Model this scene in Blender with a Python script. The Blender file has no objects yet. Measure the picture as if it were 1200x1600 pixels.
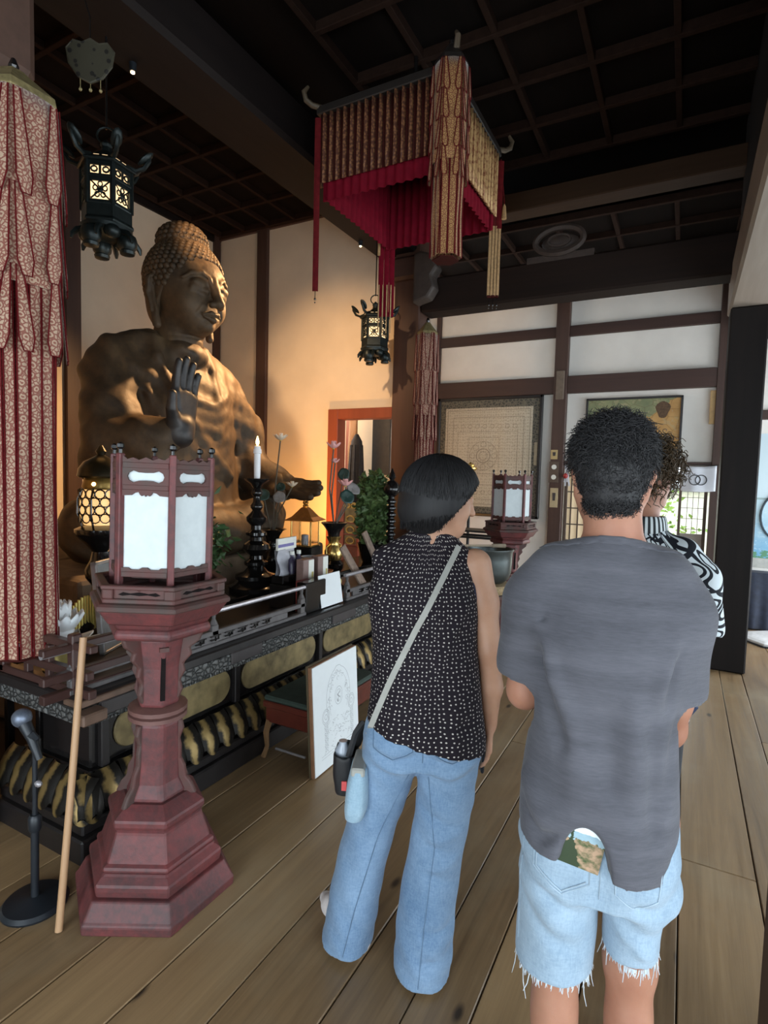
import bpy, bmesh, math, random
import numpy as np
from math import sin, cos, pi, radians, hypot, atan2
from mathutils import Vector, Matrix, Euler

SC = bpy.context.scene
COL = SC.collection
random.seed(7)
NR = np.random.RandomState(11)

# ---------------------------------------------------------------- camera
cam_d = bpy.data.cameras.new('camera')
cam = bpy.data.objects.new('camera', cam_d)
COL.objects.link(cam)
SC.camera = cam
cam_d.sensor_fit = 'HORIZONTAL'
cam_d.sensor_width = 36.0
cam_d.lens = 874.54 / 1200 * 36
cam_d.clip_start = 0.05
cam_d.clip_end = 200
YAW, PITCH, ROLL = 0.4918268, -0.0632705, 0.0264212
_fw = Vector((-sin(YAW) * cos(PITCH), cos(YAW) * cos(PITCH), sin(PITCH)))
_rt = Vector((cos(YAW), sin(YAW), 0))
_up = _rt.cross(_fw)
_r2 = _rt * cos(ROLL) + _up * sin(ROLL)
_u2 = _up * cos(ROLL) - _rt * sin(ROLL)
_m = Matrix((_r2, _u2, -_fw)).transposed().to_4x4()
_m.translation = Vector((0, 0, 1.58))
cam.matrix_world = _m

# ---------------------------------------------------------------- light and exposure
SC.view_settings.view_transform = 'Standard'
SC.view_settings.look = 'None'
SC.view_settings.exposure = 0.08
SC.view_settings.gamma = 1.0
SC.view_settings.use_curve_mapping = False
world = bpy.data.worlds.new('sky')
SC.world = world
world.use_nodes = True
_bg = world.node_tree.nodes['Background']
_bg.inputs[0].default_value = (0.80, 0.92, 1.0, 1)
_bg.inputs[1].default_value = 3.6
SC.cycles.max_bounces = 6
SC.cycles.diffuse_bounces = 4
SC.cycles.sample_clamp_indirect = 6.0


def area(name, loc, target, sx, sy, power, color):
    d = bpy.data.lights.new(name, 'AREA')
    d.shape = 'RECTANGLE'; d.size = sx; d.size_y = sy; d.energy = power; d.color = color
    o = bpy.data.objects.new(name, d); COL.objects.link(o)
    o.location = loc
    o.rotation_euler = (Vector(target) - Vector(loc)).to_track_quat('-Z', 'Y').to_euler()
    return o


# daylight through the open sides of the hall: the east front, and the open south end behind the camera
area('daylight_east_opening', (2.35, 3.2, 1.25), (-2.0, 3.2, 1.0), 7.0, 2.0, 20, (0.86, 0.94, 1.0))
area('daylight_south_opening', (-0.6, -2.3, 1.3), (-0.5, 4, 1.1), 2.4, 2.1, 52, (0.84, 0.93, 1.0))
area('daylight_south_east', (2.2, -.7, 1.25), (-.6, 1.6, 1.0), 2.6, 2.0, 62, (0.84, 0.93, 1.0))
area('daylight_aisle_end', (2.2, 6.5, 1.25), (-1.2, 7.2, 1.6), 1.6, 2.0, 74, (0.93, 0.96, 1.0))
area('daylight_north_door', (-0.55, 7.75, 1.0), (-0.8, 3.0, 0.6), 1.5, 1.7, 16, (1.0, 0.97, 0.86))


def spot(name, loc, target, power, color, angle, blend=0.6, size=0.05):
    d = bpy.data.lights.new(name, 'SPOT')
    d.energy = power; d.color = color; d.spot_size = radians(angle); d.spot_blend = blend
    d.shadow_soft_size = size
    o = bpy.data.objects.new(name, d); COL.objects.link(o)
    o.location = loc
    o.rotation_euler = (Vector(target) - Vector(loc)).to_track_quat('-Z', 'Y').to_euler()
    return o


WARM = (1.0, 0.52, 0.20)
# the two small spotlights under the long beam, and a lamp standing low beside the altar
spot('beam_spot_near', (-2.98, 2.30, 3.88), (-3.7, 5.6, 2.6), 500, (1.0, 0.62, 0.32), 46, 1.0)
spot('beam_spot_far', (-3.03, 5.00, 3.88), (-3.95, 3.45, 2.40), 1150, (1.0, 0.57, 0.25), 70, .9)
spot('altar_floor_lamp', (-3.45, 4.72, 0.95), (-3.9, 5.6, 1.45), 120, (1.0, 0.47, 0.13), 150, 1.0, 0.08)

_pl = bpy.data.lights.new('passage_fill', 'POINT'); _pl.energy = 60; _pl.color = (1.0, .70, .45); _pl.shadow_soft_size = .12  # unseen warm fill light, added to tint the passage walls
_po = bpy.data.objects.new('passage_fill', _pl); COL.objects.link(_po); _po.location = (-4.9, 6.3, 2.6)

# ---------------------------------------------------------------- helpers
def link(name, data, parent=None):
    o = bpy.data.objects.new(name, data)
    COL.objects.link(o)
    if parent is not None:
        o.parent = parent
    return o


def tag(o, label=None, cat=None, group=None, kind=None):
    if label: o['label'] = label
    if cat: o['category'] = cat
    if group: o['group'] = group
    if kind: o['kind'] = kind
    return o


def thing(name, label, cat, loc=(0, 0, 0), rz=0.0, group=None, rot=None):
    o = link(name, None)
    o.empty_display_size = 0.1
    o.location = loc
    o.rotation_euler = rot if rot else (0, 0, rz)
    return tag(o, label, cat, group)


def copy_tree(o, parent=None):
    c = o.copy(); COL.objects.link(c)
    if parent is not None: c.parent = parent
    for ch in list(o.children): copy_tree(ch, c)
    return c


class MB:
    """collects shapes; build() links them as ONE mesh object"""
    def __init__(s):
        s.v = []; s.f = []; s.uv = []; s.M = Matrix.Identity(4)

    def at(s, loc=(0, 0, 0), rot=(0, 0, 0), sc=(1, 1, 1)):
        s.M = Matrix.LocRotScale(Vector(loc), Euler(rot), Vector(sc)); return s

    def add(s, vs, fs, uvs=None):
        n = len(s.v)
        for i, p in enumerate(vs):
            s.v.append(tuple(s.M @ Vector(p)))
            s.uv.append(tuple(uvs[i]) if uvs is not None else (p[0], p[2] if len(p) > 2 else p[1]))
        for f in fs: s.f.append(tuple(n + i for i in f))
        return s

    def box(s, lo, hi, taper=None):
        x0, y0, z0 = lo; x1, y1, z1 = hi
        v = [(x0, y0, z0), (x1, y0, z0), (x1, y1, z0), (x0, y1, z0), (x0, y0, z1), (x1, y0, z1), (x1, y1, z1), (x0, y1, z1)]
        return s.add(v, [(3, 2, 1, 0), (4, 5, 6, 7), (0, 1, 5, 4), (1, 2, 6, 5), (2, 3, 7, 6), (3, 0, 4, 7)])

    def cbox(s, c, d):
        return s.box([c[i] - d[i] / 2 for i in range(3)], [c[i] + d[i] / 2 for i in range(3)])

    def bar(s, a, b, w, t, up=(0, 0, 1)):
        a = Vector(a); b = Vector(b); d = (b - a); L = d.length; d.normalize()
        u = Vector(up); sd = d.cross(u)
        if sd.length < 1e-4: sd = d.cross(Vector((1, 0, 0)))
        sd.normalize(); u = sd.cross(d)
        v = []
        for e in (a, b):
            for q, r in ((-1, -1), (1, -1), (1, 1), (-1, 1)):
                v.append(tuple(e + sd * q * w / 2 + u * r * t / 2))
        return s.add(v, [(3, 2, 1, 0), (4, 5, 6, 7), (0, 1, 5, 4), (1, 2, 6, 5), (2, 3, 7, 6), (3, 0, 4, 7)])

    def lathe(s, prof, n=24, a0=0.0, c=(0, 0, 0), sx=1.0, sy=1.0, cap=True):
        v = []; f = []; uv = []
        for j, (r, z) in enumerate(prof):
            for i in range(n):
                a = a0 + 2 * pi * i / n
                v.append((c[0] + r * cos(a) * sx, c[1] + r * sin(a) * sy, c[2] + z)); uv.append((a * max(r, .02), z))
        for j in range(len(prof) - 1):
            for i in range(n):
                k = (i + 1) % n
                f.append((j * n + i, j * n + k, (j + 1) * n + k, (j + 1) * n + i))
        if cap:
            f.append(tuple(range(n - 1, -1, -1)))
            m = (len(prof) - 1) * n
            f.append(tuple(m + i for i in range(n)))
        return s.add(v, f, uv)

    def tube(s, pts, r, n=6, closed=False):
        P = [Vector(p) for p in pts]; m = len(P)
        R = r if hasattr(r, '__len__') else [r] * m
        v = []; f = []; up = Vector((0.13, 0.21, 0.97)); uv = []; acc = 0
        for j in range(m):
            if closed: d = P[(j + 1) % m] - P[j - 1]
            else: d = P[min(j + 1, m - 1)] - P[max(j - 1, 0)]
            d.normalize()
            sd = d.cross(up)
            if sd.length < 1e-3: sd = d.cross(Vector((1, 0, 0)))
            sd.normalize(); u = sd.cross(d); up = u
            if j: acc += (P[j] - P[j - 1]).length
            for i in range(n):
                a = 2 * pi * i / n
                v.append(tuple(P[j] + (sd * cos(a) + u * sin(a)) * R[j])); uv.append((i / n * R[j] * 6, acc))
        for j in range(m if closed else m - 1):
            k = (j + 1) % m
            for i in range(n):
                q = (i + 1) % n
                f.append((j * n + i, j * n + q, k * n + q, k * n + i))
        if not closed:
            f.append(tuple(range(n - 1, -1, -1))); f.append(tuple((m - 1) * n + i for i in range(n)))
        return s.add(v, f, uv)

    def grid(s, fn, nu, nv, uvfn=None, closed_u=False):
        v = []; uv = []; f = []
        for j in range(nv + 1):
            for i in range(nu + (0 if closed_u else 1)):
                a, b = i / nu, j / nv
                v.append(tuple(fn(a, b))); uv.append(uvfn(a, b) if uvfn else (a, b))
        w = nu if closed_u else nu + 1
        for j in range(nv):
            for i in range(nu):
                k = (i + 1) % w
                f.append((j * w + i, j * w + k, (j + 1) * w + k, (j + 1) * w + i))
        return s.add(v, f, uv)

    def prism(s, poly, t, axis='y', c=(0, 0, 0)):
        """outline poly (u,w) in XZ (axis y) or XY (axis z) or YZ (axis x), thickness t centred"""
        n = len(poly); v = []
        for e in (-t / 2, t / 2):
            for (a, b) in poly:
                if axis == 'y': p = (a, e, b)
                elif axis == 'z': p = (a, b, e)
                else: p = (e, a, b)
                v.append((p[0] + c[0], p[1] + c[1], p[2] + c[2]))
        f = [tuple(range(n)), tuple(range(2 * n - 1, n - 1, -1))]
        for i in range(n):
            k = (i + 1) % n
            f.append((k, i, n + i, n + k))
        return s.add(v, f, [(a, b) for (a, b) in poly] * 2)

    def ball(s, c, r, nu=10, nv=6):
        rx, ry, rz = r if hasattr(r, '__len__') else (r, r, r)
        return s.grid(lambda a, b: (c[0] + rx * sin(pi * b) * cos(2 * pi * a), c[1] + ry * sin(pi * b) * sin(2 * pi * a), c[2] - rz * cos(pi * b)), nu, nv, closed_u=True)

    def build(s, name, mat, parent=None, smooth=False, bevel=0, seg=1, kind=None, label=None):
        me = bpy.data.meshes.new(name)
        me.from_pydata(s.v, [], s.f)
        uvl = me.uv_layers.new(name='UVMap')
        li = np.empty(len(me.loops), dtype=np.int32); me.loops.foreach_get('vertex_index', li)
        arr = np.array(s.uv, dtype=np.float32)[li]
        uvl.data.foreach_set('uv', arr.ravel())
        me.materials.append(mat)
        if smooth:
            me.polygons.foreach_set('use_smooth', [True] * len(me.polygons))
        me.update()
        o = link(name, me, parent)
        if smooth and smooth != 'all':
            try: me.set_sharp_from_angle(angle=radians(40))
            except Exception: pass
        if bevel:
            m = o.modifiers.new('bevel', 'BEVEL'); m.width = bevel; m.segments = seg; m.limit_method = 'ANGLE'; m.angle_limit = radians(40)
        if kind: o['kind'] = kind
        if label: o['label'] = label
        return o


# ---- signed distance modelling: organic bodies as one continuous skin
class SDF:
    def __init__(s, lo, hi, h):
        s.lo = np.array(lo, np.float32); s.h = h
        s.n = np.ceil((np.array(hi) - np.array(lo)) / h).astype(int) + 1
        s.ax = [(s.lo[i] + h * np.arange(s.n[i])).astype(np.float32) for i in range(3)]
        s.d = np.full(tuple(s.n), 9.0, np.float32)

    def win(s, lo, hi):
        a = [max(0, int((lo[i] - s.lo[i]) / s.h)) for i in range(3)]
        b = [min(int(s.n[i]), int((hi[i] - s.lo[i]) / s.h) + 2) for i in range(3)]
        sl = tuple(slice(a[i], max(a[i], b[i])) for i in range(3))
        X = s.ax[0][sl[0]][:, None, None]; Y = s.ax[1][sl[1]][None, :, None]; Z = s.ax[2][sl[2]][None, None, :]
        return sl, X, Y, Z

    def mix(s, sl, b, k, op):
        a = s.d[sl]
        if a.size == 0: return
        if op == 0:
            if k > 0:
                h = np.clip(0.5 + 0.5 * (b - a) / k, 0, 1)
                s.d[sl] = b + (a - b) * h - k * h * (1 - h)
            else: s.d[sl] = np.minimum(a, b)
        else:
            if k > 0:
                b = -b
                h = np.clip(0.5 - 0.5 * (b - a) / k, 0, 1)
                s.d[sl] = b + (a - b) * h + k * h * (1 - h)
            else: s.d[sl] = np.maximum(a, -b)

    def cap(s, a, b, ra, rb=None, k=0.02, op=0):
        rb = ra if rb is None else rb
        a = np.array(a, np.float32); b = np.array(b, np.float32); m = max(ra, rb) + k + 4 * s.h
        sl, X, Y, Z = s.win(np.minimum(a, b) - m, np.maximum(a, b) + m)
        ab = b - a; L2 = float(ab @ ab) + 1e-9
        t = np.clip(((X - a[0]) * ab[0] + (Y - a[1]) * ab[1] + (Z - a[2]) * ab[2]) / L2, 0, 1)
        d = np.sqrt((X - a[0] - t * ab[0]) ** 2 + (Y - a[1] - t * ab[1]) ** 2 + (Z - a[2] - t * ab[2]) ** 2) - (ra + (rb - ra) * t)
        s.mix(sl, d, k, op); return s

    def chain(s, pts, rs, k=0.02, op=0):
        for i in range(len(pts) - 1): s.cap(pts[i], pts[i + 1], rs[i], rs[i + 1], k, op)
        return s

    def ell(s, c, r, k=0.02, op=0, R=None):
        m = max(r) + k + 4 * s.h; c = np.array(c, np.float32)
        sl, X, Y, Z = s.win(c - m, c + m)
        x, y, z = X - c[0], Y - c[1], Z - c[2]
        if R is not None:
            x, y, z = (R[0][0] * x + R[1][0] * y + R[2][0] * z, R[0][1] * x + R[1][1] * y + R[2][1] * z, R[0][2] * x + R[1][2] * y + R[2][2] * z)
        q = np.sqrt((x / r[0]) ** 2 + (y / r[1]) ** 2 + (z / r[2]) ** 2)
        g = np.sqrt((x / r[0] ** 2) ** 2 + (y / r[1] ** 2) ** 2 + (z / r[2] ** 2) ** 2) + 1e-6
        s.mix(sl, q * (q - 1) / g, k, op); return s

    def loft(s, secs, k=0.02, op=0, pw=2.0):
        """secs: (z, cx, cy, rx, ry) rising in z"""
        S_ = np.array(secs, np.float32)
        m = k + 4 * s.h
        lo = (np.min(S_[:, 1] - S_[:, 3]) - m, np.min(S_[:, 2] - S_[:, 4]) - m, S_[0, 0] - m)
        hi = (np.max(S_[:, 1] + S_[:, 3]) + m, np.max(S_[:, 2] + S_[:, 4]) + m, S_[-1, 0] + m)
        sl, X, Y, Z = s.win(lo, hi)
        z = Z.ravel()
        def sm(c):
            zz = np.clip(z, S_[0, 0], S_[-1, 0])
            j = np.clip(np.searchsorted(S_[:, 0], zz) - 1, 0, len(S_) - 2)
            t = (zz - S_[j, 0]) / (S_[j + 1, 0] - S_[j, 0])
            # catmull-rom
            v = S_[:, c]; p0 = v[np.maximum(j - 1, 0)]; p1 = v[j]; p2 = v[j + 1]; p3 = v[np.minimum(j + 2, len(S_) - 1)]
            return (p1 + 0.5 * t * (p2 - p0 + t * (2 * p0 - 5 * p1 + 4 * p2 - p3 + t * (3 * (p1 - p2) + p3 - p0))))[None, None, :]
        cx, cy, rx, ry = sm(1), sm(2), sm(3), sm(4)
        q = (np.abs((X - cx) / rx) ** pw + np.abs((Y - cy) / ry) ** pw) ** (1 / pw)
        d = (q - 1) * np.minimum(rx, ry)
        dz = np.maximum(S_[0, 0] - Z, Z - S_[-1, 0])
        d = np.maximum(d, dz)
        s.mix(sl, d, k, op); return s

    def disp(s, lo, hi, fn):
        sl, X, Y, Z = s.win(lo, hi)
        s.d[sl] += fn(X, Y, Z).astype(np.float32); return s

    def fold(s, pts, amp, w):
        """raise (amp>0) or sink a soft crease along a polyline, tapering at its ends"""
        P = [np.array(p, np.float32) for p in pts]; m = 2.6 * w
        Q = np.array(P); sl, X, Y, Z = s.win(Q.min(0) - m, Q.max(0) + m)
        if s.d[sl].size == 0: return s
        best = None; par = None; n = len(P) - 1
        for i in range(n):
            a, ab = P[i], P[i + 1] - P[i]; L2 = float(ab @ ab) + 1e-9
            t = np.clip(((X - a[0]) * ab[0] + (Y - a[1]) * ab[1] + (Z - a[2]) * ab[2]) / L2, 0, 1)
            d = (X - a[0] - t * ab[0]) ** 2 + (Y - a[1] - t * ab[1]) ** 2 + (Z - a[2] - t * ab[2]) ** 2
            if best is None: best, par = d, (i + t) / n
            else:
                k = d < best; best = np.where(k, d, best); par = np.where(k, (i + t) / n, par)
        s.d[sl] -= (amp * np.exp(-best / (w * w)) * np.clip(4 * par * (1 - par), 0, 1) ** .6).astype(np.float32)
        return s

    def cut(s, n, off, k=0.0):
        """remove everything on the side n.p > off"""
        sl, X, Y, Z = s.win((-99,) * 3, (99,) * 3)
        b = n[0] * X + n[1] * Y + n[2] * Z - off
        s.d = np.maximum(s.d, b.astype(np.float32) + np.zeros_like(s.d)); return s

    def mesh(s, name, mat, parent=None, uvfn=None, smooth=2, kind=None, label=None):
        d = s.d; ins = d < 0
        nx, ny, nz = d.shape
        c = np.zeros((nx - 1, ny - 1, nz - 1), np.int8)
        for a in (0, 1):
            for b in (0, 1):
                for e in (0, 1):
                    c += ins[a:nx - 1 + a, b:ny - 1 + b, e:nz - 1 + e]
        act = (c > 0) & (c < 8)
        idx = np.full(c.shape, -1, np.int64)
        cells = np.argwhere(act); idx[act] = np.arange(len(cells))
        acc = np.zeros((len(cells), 3)); cnt = np.zeros(len(cells))
        cor = [(a, b, e) for a in (0, 1) for b in (0, 1) for e in (0, 1)]
        for p in cor:
            for ax in range(3):
                if p[ax]: continue
                q = list(p); q[ax] = 1
                dp = d[cells[:, 0] + p[0], cells[:, 1] + p[1], cells[:, 2] + p[2]]
                dq = d[cells[:, 0] + q[0], cells[:, 1] + q[1], cells[:, 2] + q[2]]
                m = (dp < 0) != (dq < 0)
                den = np.where(np.abs(dp - dq) < 1e-9, 1e-9, dp - dq)
                t = np.clip(dp / den, 0, 1)
                for k in range(3):
                    val = np.full(len(cells), float(p[k])) if k != ax else t
                    acc[:, k] += np.where(m, val, 0)
                cnt += m
        V = (cells + acc / np.maximum(cnt, 1)[:, None]) * s.h + s.lo
        F = []
        for ax in range(3):
            u, w = [(1, 2), (2, 0), (0, 1)][ax]
            n1 = list(d.shape); n1[ax] -= 1
            A = np.take(ins, range(n1[ax]), axis=ax); B = np.take(ins, range(1, n1[ax] + 1), axis=ax)
            for flip in (0, 1):
                E_ = np.argwhere(A & ~B if flip == 0 else ~A & B)
                ok = (E_[:, u] > 0) & (E_[:, w] > 0) & (E_[:, u] < d.shape[u] - 1) & (E_[:, w] < d.shape[w] - 1)
                E_ = E_[ok]
                qs = []
                for (du, dw) in ((0, 0), (-1, 0), (-1, -1), (0, -1)):
                    C_ = E_.copy(); C_[:, u] += du; C_[:, w] += dw
                    qs.append(idx[C_[:, 0], C_[:, 1], C_[:, 2]])
                Q = np.stack(qs, 1)
                if flip: Q = Q[:, ::-1]
                F.append(Q)
        F = np.concatenate(F)
        F = F[(F >= 0).all(1)]
        # light smoothing
        for _ in range(smooth):
            S2 = np.zeros_like(V); N2 = np.zeros(len(V))
            for i in range(4):
                a_, b_ = F[:, i], F[:, (i + 1) % 4]
                for k in range(3):
                    S2[:, k] += np.bincount(a_, V[b_, k], len(V)) + np.bincount(b_, V[a_, k], len(V))
                N2 += np.bincount(a_, minlength=len(V)) + np.bincount(b_, minlength=len(V))
            V = np.where(N2[:, None] > 0, V * .5 + .5 * S2 / np.maximum(N2, 1)[:, None], V)
        me = bpy.data.meshes.new(name)
        me.vertices.add(len(V)); me.vertices.foreach_set('co', V.astype(np.float32).ravel())
        me.loops.add(len(F) * 4); me.loops.foreach_set('vertex_index', F.astype(np.int32).ravel())
        me.polygons.add(len(F)); me.polygons.foreach_set('loop_start', np.arange(0, len(F) * 4, 4, dtype=np.int32))
        try: me.polygons.foreach_set('loop_total', np.full(len(F), 4, np.int32))
        except Exception: pass
        me.polygons.foreach_set('use_smooth', np.ones(len(F), bool))
        me.update(calc_edges=True); me.validate()
        if uvfn is not None:
            uv = np.stack(uvfn(V[:, 0], V[:, 1], V[:, 2]), 1).astype(np.float32)
            l = me.uv_layers.new(name='UVMap')
            li = np.empty(len(me.loops), np.int32); me.loops.foreach_get('vertex_index', li)
            l.data.foreach_set('uv', uv[li].ravel())
        me.materials.append(mat)
        o = link(name, me, parent)
        if kind: o['kind'] = kind
        if label: o['label'] = label
        return o


# ---------------------------------------------------------------- materials
class N:
    """a node socket with arithmetic"""
    def __init__(s, nt, sock): s.nt = nt; s.s = sock
    def _m(s, op, o=None, o2=None):
        n = s.nt.nodes.new('ShaderNodeMath'); n.operation = op
        for i, q in enumerate((s, o, o2)):
            if q is None: continue
            if isinstance(q, N): s.nt.links.new(q.s, n.inputs[i])
            else: n.inputs[i].default_value = q
        return N(s.nt, n.outputs[0])
    def __add__(s, o): return s._m('ADD', o)
    __radd__ = __add__
    def __sub__(s, o): return s._m('SUBTRACT', o)
    def __rsub__(s, o): return (s * -1.0) + o
    def __mul__(s, o): return s._m('MULTIPLY', o)
    __rmul__ = __mul__
    def __truediv__(s, o): return s._m('DIVIDE', o)
    def gt(s, o): return s._m('GREATER_THAN', o)
    def lt(s, o): return s._m('LESS_THAN', o)
    def abs(s): return s._m('ABSOLUTE')
    def sin(s): return s._m('SINE')
    def frac(s): return s._m('FRACT')
    def floor(s): return s._m('FLOOR')
    def sqrt(s): return s._m('SQRT')
    def max(s, o): return s._m('MAXIMUM', o)
    def min(s, o): return s._m('MINIMUM', o)
    def pow(s, o): return s._m('POWER', o)
    def clamp(s):
        r = s._m('ADD', 0.0); r.s.node.use_clamp = True; return r
    def ramp(s, a, b):
        n = s.nt.nodes.new('ShaderNodeMapRange'); n.clamp = True
        n.inputs[1].default_value = a; n.inputs[2].default_value = b
        s.nt.links.new(s.s, n.inputs[0]); return N(s.nt, n.outputs[0])


class Mat:
    def __init__(s, name, rough=0.6, metal=0.0, spec=0.5):
        s.m = bpy.data.materials.new(name); s.m.use_nodes = True
        s.nt = s.m.node_tree; s.b = s.nt.nodes['Principled BSDF']
        s.b.inputs['Roughness'].default_value = rough
        s.b.inputs['Metallic'].default_value = metal
        s.b.inputs['Specular IOR Level'].default_value = spec
    def tc(s, which='Object'):
        n = s.nt.nodes.new('ShaderNodeTexCoord'); return n.outputs[which]
    def xyz(s, which='Object'):
        n = s.nt.nodes.new('ShaderNodeSeparateXYZ'); s.nt.links.new(s.tc(which), n.inputs[0])
        return [N(s.nt, n.outputs[i]) for i in range(3)]
    def vec(s, x, y, z=0.0):
        n = s.nt.nodes.new('ShaderNodeCombineXYZ')
        for i, q in enumerate((x, y, z)):
            if isinstance(q, N): s.nt.links.new(q.s, n.inputs[i])
            else: n.inputs[i].default_value = q
        return n.outputs[0]
    def mapped(s, sc=(1, 1, 1), which='Object', loc=(0, 0, 0)):
        n = s.nt.nodes.new('ShaderNodeMapping'); s.nt.links.new(s.tc(which), n.inputs[0])
        n.inputs['Scale'].default_value = sc; n.inputs['Location'].default_value = loc
        return n.outputs[0]
    def noise(s, vec, scale=5, detail=4, rough=.55, dist=0.0):
        n = s.nt.nodes.new('ShaderNodeTexNoise'); n.inputs['Scale'].default_value = scale
        n.inputs['Detail'].default_value = detail; n.inputs['Roughness'].default_value = rough; n.inputs['Distortion'].default_value = dist
        s.nt.links.new(vec, n.inputs['Vector']); return N(s.nt, n.outputs[0])
    def voro(s, vec, scale=5, feature='F1', rnd=1.0, out=0):
        n = s.nt.nodes.new('ShaderNodeTexVoronoi'); n.feature = feature
        if vec.node.type == 'COMBXYZ' and not vec.node.inputs[2].is_linked: n.voronoi_dimensions = '2D'      # printed cloth, in its own uv
        n.inputs['Scale'].default_value = scale
        n.inputs['Randomness'].default_value = rnd
        s.nt.links.new(vec, n.inputs['Vector']); return N(s.nt, n.outputs[out])
    def rnd(s):
        n = s.nt.nodes.new('ShaderNodeObjectInfo'); return N(s.nt, n.outputs['Random'])
    def col(s, c):
        n = s.nt.nodes.new('ShaderNodeRGB'); n.outputs[0].default_value = (c[0], c[1], c[2], 1); return n.outputs[0]
    def mixc(s, f, a, b):
        n = s.nt.nodes.new('ShaderNodeMix'); n.data_type = 'RGBA'
        if isinstance(f, N): s.nt.links.new(f.s, n.inputs[0])
        else: n.inputs[0].default_value = f
        for q, i in ((a, 6), (b, 7)):
            if isinstance(q, tuple): n.inputs[i].default_value = (q[0], q[1], q[2], 1)
            else: s.nt.links.new(q, n.inputs[i])
        return n.outputs[2]
    def base(s, c):
        if isinstance(c, tuple): s.b.inputs['Base Color'].default_value = (c[0], c[1], c[2], 1)
        else: s.nt.links.new(c, s.b.inputs['Base Color'])
        return s
    def rough(s, n): s.nt.links.new(n.s, s.b.inputs['Roughness']); return s
    def bump(s, h, strength=.3, dist=.01):
        n = s.nt.nodes.new('ShaderNodeBump'); n.inputs['Strength'].default_value = strength; n.inputs['Distance'].default_value = dist
        s.nt.links.new(h.s, n.inputs['Height']); s.nt.links.new(n.outputs[0], s.b.inputs['Normal']); return s
    def emit(s, c, st):
        if isinstance(c, tuple): s.b.inputs['Emission Color'].default_value = (c[0], c[1], c[2], 1)
        else: s.nt.links.new(c, s.b.inputs['Emission Color'])
        s.b.inputs['Emission Strength'].default_value = st; return s
    def set(s, **kw):
        for k, v in kw.items(): s.b.inputs[k.replace('_', ' ')].default_value = v
        return s


def plain(name, c, rough=.6, metal=0.0, spec=.5, var=.25, scale=18, bump=.15, c2=None):
    m = Mat(name, rough, metal, spec)
    n = m.noise(m.tc(), scale, 5)
    d = c2 if c2 else tuple(x * (1 - var) for x in c)
    m.base(m.mixc(n.ramp(.3, .7), d, c))
    if bump: m.bump(n, bump, .004)
    return m.m


def wood(name, c, c2, axis=1, rough=.5, grain=14.0, bump=.2, perobj=0.0, spec=.5):
    m = Mat(name, rough, 0, spec)
    sc = [grain, grain, grain]; sc[axis] = grain * .06
    n = m.noise(m.mapped(tuple(sc)), 1.0, 6, .6, .6)
    n2 = m.noise(m.mapped(tuple(x * .18 for x in sc)), 1.0, 3)
    f = (n * .65 + n2 * .5)
    if perobj: f = f + (m.rnd() - .5) * perobj
    m.base(m.mixc(f.ramp(.3, .8), c2, c)); m.bump(n, bump, .003)
    return m.m
# ---------------------------------------------------------------- shared materials
DARKW = wood('dark_timber', (0.075, 0.038, 0.027), (0.030, 0.014, 0.011), axis=2, rough=.55)
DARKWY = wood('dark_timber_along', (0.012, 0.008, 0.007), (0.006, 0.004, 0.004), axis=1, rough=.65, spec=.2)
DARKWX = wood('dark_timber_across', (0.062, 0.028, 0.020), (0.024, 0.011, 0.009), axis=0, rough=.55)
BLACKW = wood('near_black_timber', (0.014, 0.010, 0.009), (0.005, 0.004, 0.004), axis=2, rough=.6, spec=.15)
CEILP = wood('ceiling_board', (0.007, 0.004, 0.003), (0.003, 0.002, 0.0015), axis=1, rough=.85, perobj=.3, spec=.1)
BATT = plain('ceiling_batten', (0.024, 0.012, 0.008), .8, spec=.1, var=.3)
LACQ = plain('black_lacquer', (0.010, 0.009, 0.009), .16, spec=.6, var=.2, bump=.03)
LACQD = plain('worn_black_lacquer', (0.017, 0.014, 0.014), .38, spec=.5, var=.4, bump=.1)
GOLD = plain('gold_leaf', (0.62, 0.42, 0.13), .38, .8, var=.45, scale=30)
GOLDW = plain('worn_gold', (0.29, 0.22, 0.10), .55, .35, var=.6, scale=12)
BRASS = plain('brass', (0.75, 0.52, 0.18), .25, .95, var=.2)
BRONZE = plain('green_black_bronze', (0.018, 0.026, 0.026), .42, .55, var=.4, scale=30)
WHITE = plain('white_paper', (0.80, 0.84, 0.86), .7, var=.03, bump=.03)
REDW = None


def plaster(name, c):
    m = Mat(name, .9, 0, .2)
    n = m.noise(m.tc(), 2.2, 6); n2 = m.noise(m.tc(), 140, 3)
    m.base(m.mixc(n.ramp(.3, .75), tuple(x * .86 for x in c), c)); m.bump(n2, .35, .002)
    return m.m


PLAS = plaster('lime_plaster', (0.68, 0.58, 0.45))
PLASW = plaster('white_plaster', (0.80, 0.77, 0.72))


def struct(name, mb, mat, bevel=0, parent=None):
    o = mb.build(name, mat, parent, bevel=bevel)
    if parent is None: o['kind'] = 'structure'
    return o


def holder(name):
    o = link(name, None); o.empty_display_size = .1; o['kind'] = 'structure'; return o


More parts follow.
